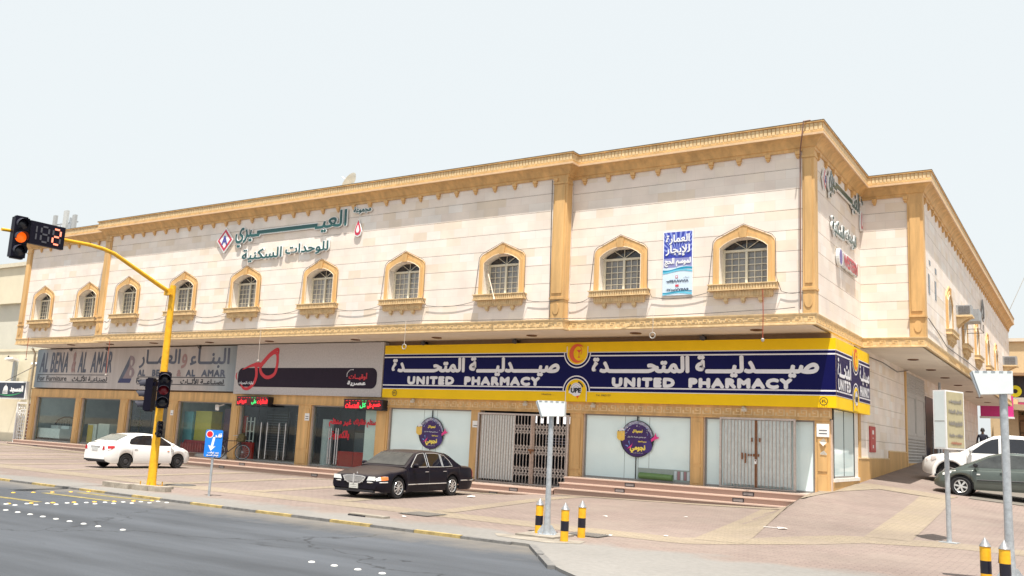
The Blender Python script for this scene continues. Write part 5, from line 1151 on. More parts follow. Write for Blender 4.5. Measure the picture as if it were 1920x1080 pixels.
# scraps of litter
LIT = mat("litter paper", (.72, .71, .68), .7, var=.1)
def scrap(x, y, s, label, shape=0):
    mb = MB(); n = 7; pts = []
    for i in range(n): a = i / n * 6.283; r = s * random.uniform(.6, 1.1); pts.append((r * math.cos(a) * 1.5, r * math.sin(a)))
    c = len(mb.v); mb.v.append((0, 0, s * .35)); 
    for p in pts: mb.v.append((p[0], p[1], random.uniform(0, s * .3)))
    for i in range(n): mb.f.append((0, 1 + i, 1 + (i + 1) % n)); mb.m.append(0)
    if shape: mb.bar((-s * 4, .0, .01), (-s, 0, .012), s * .35, .01)
    o = mb.build("paper_scrap", LIT, world=False); o.location = (x, y, ground_z(x, y) + .008); tag(o, label, "litter")
scrap(-5.45, 18.9, .09, "long white plastic scrap on the ramp paving", 1); scrap(-14.2, 20.3, .12, "white scrap of paper beside the rear of the black car")
scrap(-11.6, 14.3, .05, "tiny white scrap between the drain grate and the kerb"); scrap(-6.7, 15.9, .05, "tiny white scrap on the fold of the paving"); scrap(-9.3, 18.6, .05, "tiny white scrap in the middle of an empty parking bay"); scrap(-7.4, 15.0, .05, "tiny white scrap beside the rear bollard"); scrap(-8.1, 20.4, .05, "tiny white scrap in the bay before the pharmacy steps")

# ------------------------------------------------------------------ things on the facade and roof
def cable(name, path, r, label, m=WIRE, cat="cable", grp=None):
    mb = MB(); mb.tube(path, r, 5); tag(mb.build(name, m, org=path[0]), label, cat, grp)
pth = []
def sag(a, b, s, n=5): return [Vector(a).lerp(Vector(b), i / n) - Z * s * 4 * (i / n) * (1 - i / n) for i in range(1, n + 1)]
pth = [Vector((-47.0, YL - .05, 6.05))]
for c, y in FW:
    o = 0.03
    yy = y - .06
    if abs(pth[-1].y - yy) > .2: pth += sag(pth[-1], (pth[-1].x + 1.2, pth[-1].y, 6.12), .05) + [Vector((pth[-1].x + 1.25, yy - .03, 6.12))]
    pth += sag(pth[-1], (c - 1.10, yy, 6.2), .10)
    pth += [Vector((c - 1.05, yy, 6.5)), Vector((c - .95, yy, 7.6)), Vector((c - .93, yy, 7.75)), Vector((c - .84, yy, 7.86)), Vector((c, yy, 8.23)), Vector((c + .84, yy, 7.86)), Vector((c + .95, yy, 7.72)), Vector((c + .97, yy, 6.6)), Vector((c + 1.07, yy - .19, 6.42)), Vector((c + 1.12, yy, 6.15))]
pth += sag(pth[-1], (-6.78, YR - .06, 6.1), .05) + [Vector((-6.76, YR - .07, 6.3))]
cable("power_cable", pth, .010, "thin dark cable looping from window to window along the front")
cable("power_cable", [(-6.76, YR - .09, 5.6), (-6.75, YR - .09, 10.25), (-6.6, YR - .45, 10.6), (-6.55, YR - .47, 11.0), (-6.4, YR - .3, 11.06)], .02, "brown conduit running up beside the corner pilaster", mat("brown conduit", (.22, .12, .09), .6))
cable("power_cable", [(-14.7, YM - .1, 5.56), (-14.75, YM - .07, 6.3), (-14.83, YM - .07, 10.2)], .014, "dark cable running up the middle pilaster")
pp = [Vector((-46, YL - .12, 5.53))]
for x, z in ((-42, 5.51), (-38.5, 5.56), (-33, 5.52), (-27, 5.55), (-20, 5.60), (-14.8, 5.52)): pp += sag(pp[-1], (x, (YL if x < -40 else YM) - .12, z), .02)
for x, z in ((-12, 5.55), (-8, 5.62), (-6.9, 5.66)): pp += sag(pp[-1], (x, YR - .12, z), .02)
cable("power_cable", pp, .012, "slack cable lying along the top of the carved frieze")
cable("power_cable", [(XS - .0, 30.5, 5.1), (XS + .05, 32.5, 4.95), (XS + .04, 35, 4.99), (XS + .03, 38, 4.9), (XS + .05, 40.2, 5.14)], .018, "cable sagging along the side wall under the soffit")
cable("power_cable", [(XB + .07, 31.9, 6.15), (XB + .04, 34.5, 5.95), (XB + .05, 36.4, 5.7), (XB + .06, 44, 5.75), (XB + .05, 50, 5.72)], .016, "cable drooping from the far corner pilaster to the side windows")
def bulb(x, y, z0, z1, label, big=False, red=False):
    mb = MB(); mb.tube([(x, y, z0), (x + .02, y - .02, (z0 + z1) / 2), (x, y, z1)], .010 if not red else .014, 5)
    if big: mb.mi = 1; mb.tube([(x + .09 * math.cos(a * .4), y, z1 - .09 + .09 * math.sin(a * .4)) for a in range(17)], .018, 6)
    else: mb.mi = 1; mb.lathe([(.02, .03), (.05, .0), (.045, -.05), (0, -.09)], 10, (x, y, z1))
    tag(mb.build("hanging_wire", [mat("red lead", (.32, .06, .03), .6) if red else mat("pale lead", (.5, .45, .4), .6), mat("tarnished fitting", (.35, .33, .3), .4)], org=(x, y, z1)), label, "hanging wire")
bulb(-45.75, 25.1, 5.5, 4.4, "short red lead hanging before the tall slate Latin lettering", red=True)
bulb(-20.65, 24.85, 5.6, 4.75, "wire with a coiled end hanging over the pharmacy sign", True)
bulb(-11.2, 25.25, 5.6, 5.02, "coiled fitting hanging from the soffit right of the sign emblem".replace(" right of", " beyond"), True)
bulb(-7.78, 25.2, 6.2, 4.75, "orange lead hanging across the pharmacy sign near the corner", red=True)
bulb(-28.2, 24.85, 5.45, 4.2, "thin pale wire hanging before the glasses sign")
bulb(-38.6, 25.0, 5.2, 3.6, "faint red lead hanging before the furniture sign beside the yellow pole", red=True)
mb = MB(); mb.tube([(-17.42, YM + .12, 7.32), (-16.78, YM - .32, 6.24)], .018, 8); mb.tube([(-16.80, YM - .30, 6.28), (-16.76, YM - .34, 6.19)], .035, 8)
tag(mb.build("pale_pole", mat("pale wood pole", (.62, .5, .4), .6), org=(-17.1, YM, 6.3)), "thin pale pole sticking out over the sill of an upper window", "pole")
# small spot lamps above the signs
def spot(x, label):
    mb = MB(); mb.box(x - .03, x + .03, 27.2, 27.4, 5.03, 5.12); mb.lathe([(.05, 0), (.10, .12), (.09, .12)], 10, (x, 27.18, 5.12), (0, -.75, -.65)); tag(mb.build("spot_lamp", DARK, org=(x, 27.2, 5.05)), label, "spot lamp", "spot lamps above the shop signs")
for x, l in ((-45.2, "spot lamp above the first half of the slate Latin lettering"), (-42.0, "spot lamp above the last slate Latin word before the monogram"), (-34.8, "spot lamp above the big Arabic furniture lettering"), (-21.6, "spot lamp above the end of the pharmacy sign next to the eyewear sign"), (-17.4, "spot lamp above the pharmacy words over the lattice gate"), (-10.3, "spot lamp above the pharmacy words over the closed gate")): spot(x, l)
mb = MB(); o = Vector((-33.0, 27.0, 2.36)); mb.bar(o + Y * .35 + Z * .1, o, .05); mb.obox(o + Vector((.1, -.1, -.05)), Vector((.16, -.12, -.06)), Vector((.05, .06, .0)), Vector((0, 0, .07))); mb.lathe([(.06, 0), (.06, .05)], 10, o + Vector((.28, -.22, -.12)), (.16, -.12, -.06))
tag(mb.build("security_camera", WHITE, org=o), "white security camera in front of the dark shop window", "camera")
for x, l in ((-22.0, "small white lamp under the pharmacy sign above the first poster"), (-16.9, "small white lamp under the pharmacy sign above the lattice gate"), (-9.0, "small fitting under the pharmacy sign above the closed gate"), (-14.2, "small grey lamp under the pharmacy emblem")):
    mb = MB(); mb.box(x - .04, x + .04, 27.2, 27.28, 2.84, 2.92); mb.obox((x + .06, 27.12, 2.82), (.07, .02, 0), (0, .04, .02), (0, -.01, .04)); tag(mb.build("sign_lamp", mat("dirty white fitting", (.55, .5, .42), .5), org=(x, 27.2, 2.84)), l, "lamp")
# satellite dish on the roof
e = empty("satellite_dish", (-42.9, 44.0, 17.6), "grey satellite dish peeping over the roof edge", "satellite dish")
e.location = (-27.05, 28.2, 10.72)
mb = MB(); mb.lathe([(.0, .0), (.22, .03), (.38, .09), (.48, .17), (.47, .18), (.37, .105), (.2, .045), (0, .015)], 24, (0, 0, 1.62), (-.75, -.35, .55)); mb.build("reflector", mat("dusty dish grey", (.42, .41, .37), .5), e, smooth=40, world=False)
mb = MB(); mb.tube([(0, 0, 0), (0, 0, 1.72)], .04, 8); mb.tube([(0, 0, 1.6), (-.42, -.2, 1.95)], .012, 6); mb.build("mast", STEEL, e, world=False)
# telecom antennas behind the roof
e = empty("antenna_mast", (-104.3, 60, 10), "cluster of white telecom panel antennas beyond the left end of the roof".replace("left end of the ", "far "), "antenna")
for k, (x, z0, z1, w) in enumerate(((-106.9, 23.2, 25.9, .55), (-104.6, 23.3, 26.3, .75), (-102.7, 22.9, 25.6, .6))):
    mb = MB(); mb.box(x - w / 2, x + w / 2, 59.8, 60.1, z0, z1); mb.build("antenna_panel", [mat("antenna grey", (.36, .38, .39), .5), mat("antenna pale grey", (.48, .5, .5), .5)][k % 2], e)
mb = MB(); mb.tube([(-104.3, 60.4, -.5), (-104.3, 60.4, 25.5)], .14, 8); mb.bar((-107.2, 60.3, 23.8), (-102.5, 60.3, 23.8), .12); mb.bar((-107.2, 60.3, 24.8), (-102.5, 60.3, 24.8), .12)
mb.box(-103.9, -103.3, 59.9, 60.3, 23.2, 24.6)
for x in (-106, -105.2, -103.4): mb.tube([(x, 60.2, 22.6), (x, 60.2, 24.9)], .06, 6)
mb.build("mast", STEEL, e)
# air conditioners on the side
def ac(y, z, label, s=1.0, br=True, x=XB):
    e = empty("air_conditioner", (x, y, z), label, "air conditioner", "window air conditioners on the side wall")
    mb = MB(); mb.box(-.05, .75 * s, -.42 * s, .42 * s, 0, .55 * s); mb.build("casing", mat("grey ac casing", (.33, .34, .35), .45, metal=.2), e, world=False)
    g_ = MB()
    for k in range(9): zz_ = .05 + .45 * k / 9; g_.box(.08, .68 * s, -.42 * s - .008, -.42 * s, zz_ * s, (zz_ + .022) * s)
    for sx in (.12, .40): g_.box(sx * s, (sx + .25) * s, -.42 * s - .012, -.42 * s - .008, .06, .26 * s); g_.box(sx * s, (sx + .25) * s, -.42 * s - .012, -.42 * s - .008, .29 * s, .49 * s)
    g_.build("grille", mat("grey grille", (.13, .13, .135), .5), e, world=False)
    if br:
        b = MB(); b.box(-.05, .8 * s, -.55 * s, .55 * s, -.08, -.01); b.prism([(0, -.08), (.7 * s, -.08), (.35 * s, -.25), (.0, -.5)], (0, -.4 * s, 0), X, Z, Y, .1); b.prism([(0, -.08), (.7 * s, -.08), (.35 * s, -.25), (.0, -.5)], (0, .3 * s, 0), X, Z, Y, .1); b.build("shelf", OCHRE2, e, world=False)
    return e
ac(40.3, 7.38, "grey window air conditioner on a stone shelf nearest the corner pilaster", .74); ac(63.0, 7.4, "grey window air conditioner near the far end of the side wall"); ac(52.5, 3.4, "dark air conditioner low on the wall beyond the doorway", .9, True, XW)
mb = MB(); mb.tube([(XB + .1, 41.2, 6.95), (XB + .75, 41.2, 6.95), (XB + .75, 42.6, 6.95), (XB + .1, 42.6, 6.95)], .015, 5); mb.tube([(XB + .75, 41.2, 6.95), (XB + .75, 41.2, 7.3)], .015, 5); mb.tube([(XB + .75, 42.6, 6.95), (XB + .75, 42.6, 7.3)], .015, 5); mb.mi = 1; mb.box(XB, XB + .7, 41.3, 42.4, 7.3, 7.8)
tag(mb.build("air_conditioner", [WIRE, mat("grey ac casing", (.33, .34, .35), .45)], org=(XB, 41.8, 7.3)), "second grey air conditioner in a wire cage just behind the first", "air conditioner", "window air conditioners on the side wall")
mb = MB(); mb.mi = 0; q = [(0, .55), (.55, .2), (.6, -.3), (.1, -.55), (-.5, -.4), (-.55, .15)]
mb.tube([(XB + .06, 50.4 + y, 9.05 + z) for y, z in q + q[:1]], .03, 5); mb.tube([(XB + .06, 50.0, 8.8), (XB + .06, 50.4, 9.5), (XB + .06, 50.8, 8.7)], .04, 5); put_text(mb, ar('العييري'), (XB + .03, 50.4, 9.05), Y, Z, X, .9, .5, .02, 0)
tag(mb.build("wall_emblem", mat("grey emblem metal", (.2, .2, .2), .4), org=(XB, 50.4, 8.5)), "small grey metal emblem high on the long side wall", "emblem")

# ------------------------------------------------------------------ neighbours on the near left
BEI = mat("beige render", (.68, .62, .47), .8, var=.08, scale=.7); BEI2 = mat("pale grey render", (.60, .58, .50), .8, var=.08, scale=.7)
e = empty("beige_building", (-60, 34, 0), "plain beige building adjoining the end of the long facade", "building")
mb = MB(); mb.box(-82, -48.9, 31, 50, -.3, 8.6); mb.mi = 1; mb.box(-82, -48.92, 30.7, 50, 8.6, 11.0); mb.build("wall", [BEI2, BEI], e)
mb = MB(); mb.box(-82.3, -49, 30.55, 50, 11.0, 11.25); mb.build("roof", mat("pale parapet", (.62, .57, .45), .8), e)
mb = MB()
for k in range(5): mb.tube([(-60 - k * 2.2, 34, 11.2), (-60 - k * 2.2, 34, 12.0)], .05, 6); mb.bar((-60 - k * 2.2, 34, 12.0), (-62.2 - k * 2.2, 34, 11.9), .06)
mb.build("roof_railing", DARK, e)
e = empty("boundary_wall", (-52.5, 29, 0), "low beige boundary wall with painted arch shading beside the shops", "wall")
mb = MB(); mb.box(-75, -48.95, 29.4, 29.7, -.3, 5.3); mb.box(-56, -51.0, 28.0, 28.3, -.3, 2.55); mb.box(-75, -48.95, 29.35, 29.72, 5.3, 5.45); mb.mi = 1
mb.prism([(-53.0, 2.6), (-50.4, 2.6)] + arc(-51.7, 3.9, 1.3, 0, 180, 14, 1.2), (0, 29.4, 0), X, Z, N, .05); mb.build("wall", [BEI, mat("ochre arch shading", (.55, .44, .28), .8)], e)  # arched shading on the wall, painted as a darker ochre panel
e = empty("ornate_gate", (-49.9, 27.75, .1), "white ornamental iron gate next to the furniture shop", "gate")
mb = MB(); mb.box(-50.75, -50.65, 27.7, 27.8, 0, 2.25); mb.box(-49.15, -49.05, 27.7, 27.8, 0, 2.25); mb.box(-50.65, -49.15, 27.7, 27.8, 2.15, 2.25); mb.box(-50.65, -49.15, 27.72, 27.78, .05, .12); mb.build("frame", WHITE, e)
mb = MB()
for k in range(6): x = -50.52 + k * .25; mb.tube([(x + .07 * math.cos(a * .7), 27.75, 1.98 + .08 * math.sin(a * .7)) for a in range(10)], .018, 5)
for k in range(8):
    for x in (-50.52, -49.28): mb.tube([(x + .07 * math.cos(a * .7), 27.75, .3 + k * .2 + .08 * math.sin(a * .7)) for a in range(10)], .018, 5)
for x in (-50.35, -50.12, -49.9, -49.68, -49.45): mb.box(x - .02, x + .02, 27.73, 27.77, .12, 1.86)
for k in range(10): z = .12 + k * .19; mb.box(-50.4, -49.4, 27.735, 27.765, z - .018, z + .018)
mb.tube([(-49.9 + .2 * math.cos(a * .4), 27.72, 1.0 + .4 * math.sin(a * .4)) for a in range(17)], .03, 5)
mb.build("scrollwork", WHITE, e)
mb = MB(); mb.box(-50.7, -49.1, 28.3, 28.35, 0, 2.2); mb.build("backing", mat("dark red backing", (.12, .03, .025), .7), e)
e = empty("mosque_sign", (-50.4, 27.1, 2.4), "dark blue mosque sign with white dome and green swoosh", "sign")
mb = MB(); mb.box(-53.0, -48.98, 27.1, 27.25, 2.38, 3.36); mb.mi = 1; mb.box(-52.9, -49.08, 27.085, 27.1, 2.46, 3.28); o = Vector((-50.4, 27.083, 2.86)); F = lambda pts, d, mi: mb.poly([o + X * x + Z * z + N * d for x, z in pts], mi)
F(arc(-.62, .0, .24, 0, 180, 14, .26), .002, 0); F([(-.88, -.2), (-.36, -.2), (-.36, -.02), (-.88, -.02)], .004, 0); F([(-.64, .24), (-.60, .24), (-.62, .4)], .003, 0)
for k in range(4): F([(-.84 + k * .13, -.16), (-.77 + k * .13, -.16), (-.77 + k * .13, -.06), (-.84 + k * .13, -.06)], .006, 1)
A = [(-1.3 + 2.5 * i / 16, -.22 - .14 * math.sin(math.pi * (i / 16) * .9) + .20 * (i / 16) ** 2) for i in range(17)]; B = [(x, z + .07 * math.sin(math.pi * (i / 16))) for i, (x, z) in enumerate(A)]
for i in range(16): F([A[i], A[i + 1], B[i + 1], B[i]], .002, 2)
put_text(mb, ar('المسجد'), o + X * .52 + Z * .06, X, Z, N, 1.35, .42, .03, 0)
mb.build("sign_panel", [WHITE, mat("midnight sign", (.006, .012, .035), .25), mat("sign green", (.02, .28, .10), .3)], e)
mb = MB(); mb.tube([(-51.4, 27.2, 3.36), (-49.8, 28.9, 4.9)], .02, 6); mb.tube([(-49.4, 27.2, 3.0), (-49.0, 29.4, 3.0)], .03, 6); mb.build("stay", WIRE, e)
for x, z, l in ((-54.0, 4.75, "floodlight on a bracket over the boundary wall by the frame edge".replace(" by the frame edge", ", away from the shops")), (-51.1, 4.45, "floodlight on a bracket over the boundary wall next to the shops")):
    mb = MB(); mb.box(x - .12, x + .12, 28.95, 29.15, -.2 + 1.9, z - .1); mb.mi = 1; mb.obox((x, 28.8, z), (.42, 0, .02), (0, .2, -.06), (0, .02, .05)); mb.mi = 2; mb.bar((x - .3, 28.8, z + .02), (x - .46, 28.8, z + .22), .06)
    tag(mb.build("floodlight", [mat("grey blue post", (.42, .46, .48), .5), WHITE, DARK], org=(x, 29, z)), l, "floodlight", "floodlights over the boundary wall")
mb = MB(); mb.tube([(-48.95, 27.3, .0), (-48.9, 27.3, 4.9), (-48.7, 27.0, 5.17)], .06, 8); tag(mb.build("drain_pipe", mat("cream pipe", (.62, .55, .42), .5), org=(-48.95, 27.3, 0)), "cream rainwater pipe at the end of the furniture shop", "pipe")

# ------------------------------------------------------------------ side street beyond
e = empty("street_corner_shop", (2, 76, 1.5), "beige building across the side street with dark sign over pink fascia", "building")
mb = MB(); mb.box(-6.5, 30, 78, 95, 0, 10.6); mb.box(-6.0, -4.4, 74.0, 78, 0, 6.0); mb.build("wall", [mat("sandy render", (.62, .47, .28), .8, var=.08)], e)
mb = MB(); mb.box(-6.6, 30, 77.8, 95, 10.6, 10.85); mb.build("roof", CREAM, e)
mb = MB(); mb.box(-5.2, 12, 74.0, 77.8, 7.7, 7.9); mb.box(-5.0, 12, 75.0, 78, 1.5, 4.9); mb.mi = 1
for k in range(14): mb.box(-4.4 + k * .9, -4.34 + k * .9, 74.9, 75.0, 1.5, 4.4)
for k in range(4): mb.box(-4.6, 12, 74.92, 75.02, 1.9 + k * .85, 1.96 + k * .85)
mb.build("shopfront", [mat("brown shutter", (.36, .22, .12), .7), mat("shutter joint", (.12, .08, .05), .7)], e)
mb = MB(); mb.prism([(-5.0, 5.2), (12, 4.2), (12, 4.5), (-5.0, 5.6)], (0, 72.5, 0), X, Z, Y, 2.5)
for k in range(10): mb.box(-3.0 + k * .5, -2.9 + k * .5, 72.4, 74.8, 4.4 - k * .02, 5.2 - k * .04)
mb.build("awning", mat("awning ochre", (.45, .33, .2), .7), e)
mb = MB(); mb.box(-5.1, 9, 74.6, 75, 5.6, 7.7); mb.mi = 1; mb.box(-5.1, 9, 74.55, 74.6, 5.6, 5.8); mb.mi = 2; mb.box(-5.0, 9, 74.57, 74.62, 5.82, 6.15)
mb.mi = 3; o = Vector((-4.55, 74.55, 6.6)); A = arc(0, 0, .42, 0, 360, 20); B = arc(0, 0, .16, 0, 360, 20)
for i in range(20): mb.poly([o + X * A[i][0] + Z * A[i][1], o + X * A[i + 1][0] + Z * A[i + 1][1], o + X * B[i + 1][0] + Z * B[i + 1][1], o + X * B[i][0] + Z * B[i][1]], 3)
put_text(mb, ar('أسواق'), o + X * 2.0 + Z * .1, X, Z, N, 2.4, 1.2, .06, 3)
tag(mb.build("shop_sign", [mat("dark grey fascia", (.03, .028, .035), .5), mat("pink strip", (.62, .10, .28), .5), WHITE, mat("acid yellow letters", (.75, .66, .02), .4)], org=(2, 74.6, 5.6)), "dark shop sign with acid yellow lettering across the side street", "sign")
mb = MB(); mb.box(-6.3, -4.35, 68.6, 69.0, 4.5, 5.9); mb.mi = 1; mb.box(-6.35, -4.3, 68.55, 69.0, 4.38, 4.5)
tag(mb.build("pink_board", [mat("hot pink board", (.72, .05, .28), .4, var=.05), WHITE], org=(-5.3, 68.8, 4.4)), "plain hot pink board at the end of the side wall", "sign board")
mb = MB(); mb.tube([(3.2, 48, 0), (3.2, 48, 17)], .32, 10); mb.tube([(3.2, 48, 15.0), (-1.5, 60, 15.6), (-4.2, 66, 11.2)], .02, 4)
tag(mb.build("utility_pole", STEEL, org=(3.2, 48, 0)), "grey utility pole with a wire sagging to the roof corner", "pole")

# ------------------------------------------------------------------ bicycle
e = empty("bicycle", (-31.6, 26.75, .09), "old black bicycle leaning on the shop front behind the blue sign", "bicycle", None, rad(38))
e.rotation_euler = (rad(-8), 0, rad(34))
BK = mat("worn black frame", (.018, .018, .03), .4)
def bwheel(x):
    mb = MB(); mb.tube([(x + .32 * math.cos(a * math.pi / 14), 0, .34 + .32 * math.sin(a * math.pi / 14)) for a in range(29)], .019, 6, cap=False); w = mb.build("wheel", mat("tyre rubber", (.02, .02, .022), .7), e, world=False)
    s = MB()
    for k in range(14): a = k * math.pi / 7; s.tube([(x, 0, .34), (x + .31 * math.cos(a), 0, .34 + .31 * math.sin(a))], .004, 4)
    s.tube([(x, -.03, .34), (x, .03, .34)], .03, 8); s.tube([(x + .295 * math.cos(a * math.pi / 14), 0, .34 + .295 * math.sin(a * math.pi / 14)) for a in range(29)], .010, 5, cap=False); s.build("spokes", STEEL, w, world=False)
bwheel(-.53); bwheel(.53)
mb = MB()
for p, q in (((-.53, 0, .34), (-.1, 0, .32)), ((-.1, 0, .32), (-.28, 0, .86)), ((-.53, 0, .34), (-.26, 0, .80)), ((-.26, 0, .80), (.34, 0, .82)), ((-.1, 0, .32), (.36, 0, .74)), ((.53, 0, .34), (.34, 0, .92)), ((.34, 0, .92), (.33, 0, 1.0))): mb.tube([p, q], .018, 6)
mb.box(-.75, -.3, -.08, .08, .74, .755); mb.tube([(-.72, .06, .74), (-.53, .05, .36)], .008, 5)
mb.build("frame", BK, e, world=False)
mb = MB(); mb.tube([(.12, -.26, 1.0), (.3, -.24, 1.02), (.36, 0, 1.0), (.3, .24, 1.02), (.12, .26, 1.0)], .014, 6); mb.build("handlebar", STEEL, e, world=False)
mb = MB(); mb.obox((-.30, 0, .90), (.14, 0, .015), (0, .07, 0), (0, 0, .03)); mb.obox((-.40, 0, .905), (.06, 0, 0), (0, .10, 0), (0, 0, .035)); mb.build("saddle", mat("black saddle", (.015, .013, .015), .5), e, world=False)
mb = MB(); mb.obox((.42, 0, .92), (.14, 0, 0), (0, .18, 0), (.02, 0, .13)); mb.obox((.40, .02, 1.08), (.10, 0, .04), (0, .14, .03), (-.02, 0, .07)); mb.build("basket", mat("olive cloth bundle", (.12, .10, .045), .9, var=.5, scale=12), e, world=False)

# ------------------------------------------------------------------ cars
TYRE = mat("tyre black", (.012, .012, .014), .75, var=.2); CARGL = mat("dark car glass", (.010, .011, .016), .05, spec=.8, var=.3, scale=2); CHROME = mat("chrome", (.72, .72, .72), .2, metal=.55, var=.04, coat=.4)
HLG = mat("headlamp glass", (.72, .74, .74), .08, var=.1, scale=8, coat=.6); REDT = mat("tail lamp red", (.45, .012, .015), .12, coat=.6, var=.1); BLKT = mat("black car trim", (.014, .014, .018), .45, var=.1); AMBT = mat("amber lamp", (.75, .18, .03), .15, coat=.5)
def make_car(name, label, loc, rz, S, paint, rim_m, cat="car"):
    """x is forward; S holds the measured profile of this car"""
    car = empty(name, loc, label, cat, None, rz)
    Wd, xf, xr, R, xn, xt = S['w'] / 2, S['wb'] / 2, -S['wb'] / 2, S['r'], S['nose'], S['tail']
    top = S['top']          # shoulder/hood/deck centre line z over x
    zb = S['zb']; RA = R * 1.17
    xs = set(xt + (xn - xt) * i / 46 for i in range(47))
    for c in (xf, xr):
        for i in range(-8, 9): xs.add(c + RA * math.sin(i / 8 * math.pi / 2))
        xs.add(c + RA + .012); xs.add(c - RA - .012)
    for d in S['doors']: xs.add(d - .007); xs.add(d + .007)
    for i in range(9): t = 1 - math.cos(i / 8 * math.pi / 2); xs.add(xn - .35 * t); xs.add(xt + .30 * t)
    xs = sorted(xs); xs = [x for i, x in enumerate(xs) if i == 0 or x - xs[i - 1] > .003]
    def wid(x):
        w = Wd
        for e_, L, k in ((xn, S.get('nl', .75), S.get('nk', .34)), (xt, S.get('tl', .6), S.get('tk', .24))):
            u = 1 - abs(x - e_) / L
            if u > 0: w -= Wd * k * u ** 2.6
        return w
    def zlow(x):
        z = zb
        u = max(0, 1 - (xn - x) / .35); z += .10 * u ** 2 * S.get('chin', 1); u = max(0, 1 - (x - xt) / .35); z += .12 * u ** 2
        for c in (xf, xr):
            if abs(x - c) < RA: z = max(z, R + math.sqrt(max(0, RA * RA - (x - c) ** 2)))
        return z
    FR = [0, .12, .30, .52, .72, .88, 1.0]
    def section(x):
        w = wid(x); zt = interp(x, top); zl = zlow(x); sh = zt - S.get('crown', .07); pts = []
        bul = [-.035, -.008, .012, .012, .004, -.012, -.045]
        for f_, b_ in zip(FR, bul): pts.append((w + b_, zl + (sh - zl) * f_))
        pts += [(w * .90, sh + (zt - sh) * .42), (w * .74, sh + (zt - sh) * .74), (w * .40, zt - (zt - sh) * .06), (0, zt)]
        return pts
    secs = [[(x, y, z) for y, z in section(x)] for x in xs]
    nP = len(secs[0])
    body = MB(); dm = {}
    ds = sorted(S['doors'])
    def which(xm):
        for a, b_ in zip(ds, ds[1:]):
            if a < xm < b_: return (a, b_)
    for sgn in (1, -1):
        for i in range(len(xs) - 1):
            xm = (xs[i] + xs[i + 1]) / 2
            for k in range(nP - 1):
                q = [secs[i][k], secs[i + 1][k], secs[i + 1][k + 1], secs[i][k + 1]]
                q = [(p[0], p[1] * sgn, p[2]) for p in q]
                if sgn == 1: q = q[::-1]
                tgt = body; mi = 0
                if k < 7:
                    wd = which(xm)
                    if any(abs(xm - d) < .0069 for d in ds): mi = 1
                    elif wd and 1 <= k <= 6: tgt = dm.setdefault((wd, sgn), MB())
                tgt.poly(q, mi)
    for end, fl in ((0, 1), (-1, -1)):
        s_ = secs[end]; L = [(p[0], p[1], p[2]) for p in s_] + [(p[0], -p[1], p[2]) for p in s_[-2::-1]]
        body.poly(L if fl == 1 else L[::-1], 0)
    # dark wheel wells and floor
    body.mi = 1; body.box(xt + .25, xn - .3, -Wd * .80, Wd * .80, zb + .02, zb + .10)
    for c in (xf, xr): body.box(c - RA * .98, c + RA * .98, -Wd * .86, Wd * .86, zb + .03, R + RA * .9)
    def weld(mb_):
        d = {}; mp = []
        nv = []
        for v in mb_.v:
            k = (round(v[0], 4), round(v[1], 4), round(v[2], 4))
            if k not in d: d[k] = len(nv); nv.append(v)
            mp.append(d[k])
        nf, nm = [], []
        for f_, m_ in zip(mb_.f, mb_.m):
            g_ = [mp[i] for i in f_]; g_ = [a for i, a in enumerate(g_) if a != g_[i - 1]]
            if len(set(g_)) > 2: nf.append(tuple(g_)); nm.append(m_)
        mb_.v, mb_.f, mb_.m = nv, nf, nm
    weld(body); body.build("body", [paint, BLKT], car, smooth=38, world=False)
    for (wd, sgn), m_ in dm.items():
        weld(m_); dr = m_.build("door", paint, car, smooth=38, world=False)
        xh = wd[0] + .16 if sgn else 0; zt = interp(xh, top); zh = zt - S.get('hz', .17); yy = wid(xh) * sgn
        h_ = MB(); h_.obox((xh, yy + .010 * sgn, zh), (.08, 0, 0), (0, .012, 0), (0, 0, .010)); h_.build("handle", S.get('handle', paint), dr, world=False)
    # cabin
    cab = S['cab']; tw = S.get('tumble', .80)
    ncab = MB(); CX = [p[0] for p in cab]; rows = []
    zbelt = lambda x: interp(x, top) - S.get('crown', .07) - .004
    x0c, x1c = cab[0][0], cab[-1][0]
    N_ = 40
    for i in range(N_ + 1):
        x = x0c + (x1c - x0c) * i / N_; zr = interp(x, cab); zbl = min(zbelt(x), zr); w0 = min(wid(x), Wd) * .955; t = max(0, (zr - zbl)) / S['ch']
        wr = w0 * (1 - (1 - tw) * min(1, t)); row = []
        for f_ in (0, .5, .86, .96): row.append((x, w0 + (wr - w0) * f_, zbl + (zr - .045 * min(1, t * 2) - zbl) * f_))
        row += [(x, wr * .90, zr - .012 * t), (x, wr * .5, zr + .006 * t), (x, 0, zr + .01 * t)]
        rows.append(row)
    for sgn in (1, -1):
        for i in range(N_):
            for k in range(6):
                q = [rows[i][k], rows[i + 1][k], rows[i + 1][k + 1], rows[i][k + 1]]; q = [(p[0], p[1] * sgn, p[2]) for p in q]
                ncab.poly(q[::-1] if sgn == -1 else q, 0)
    weld(ncab); ncab.build("cabin", paint, car, smooth=40, world=False)
    def side_pt(x, z, sgn, d=.006):
        zr = interp(x, cab); zbl = min(zbelt(x), zr); w0 = min(wid(x), Wd) * .955; t = max(0, zr - zbl) / S['ch']; wr = w0 * (1 - (1 - tw) * min(1, t)); f_ = max(0, min(1, (z - zbl) / max(.02, zr - .045 * min(1, t * 2) - zbl)))
        return (x, (w0 + (wr - w0) * f_ + d) * sgn, z)
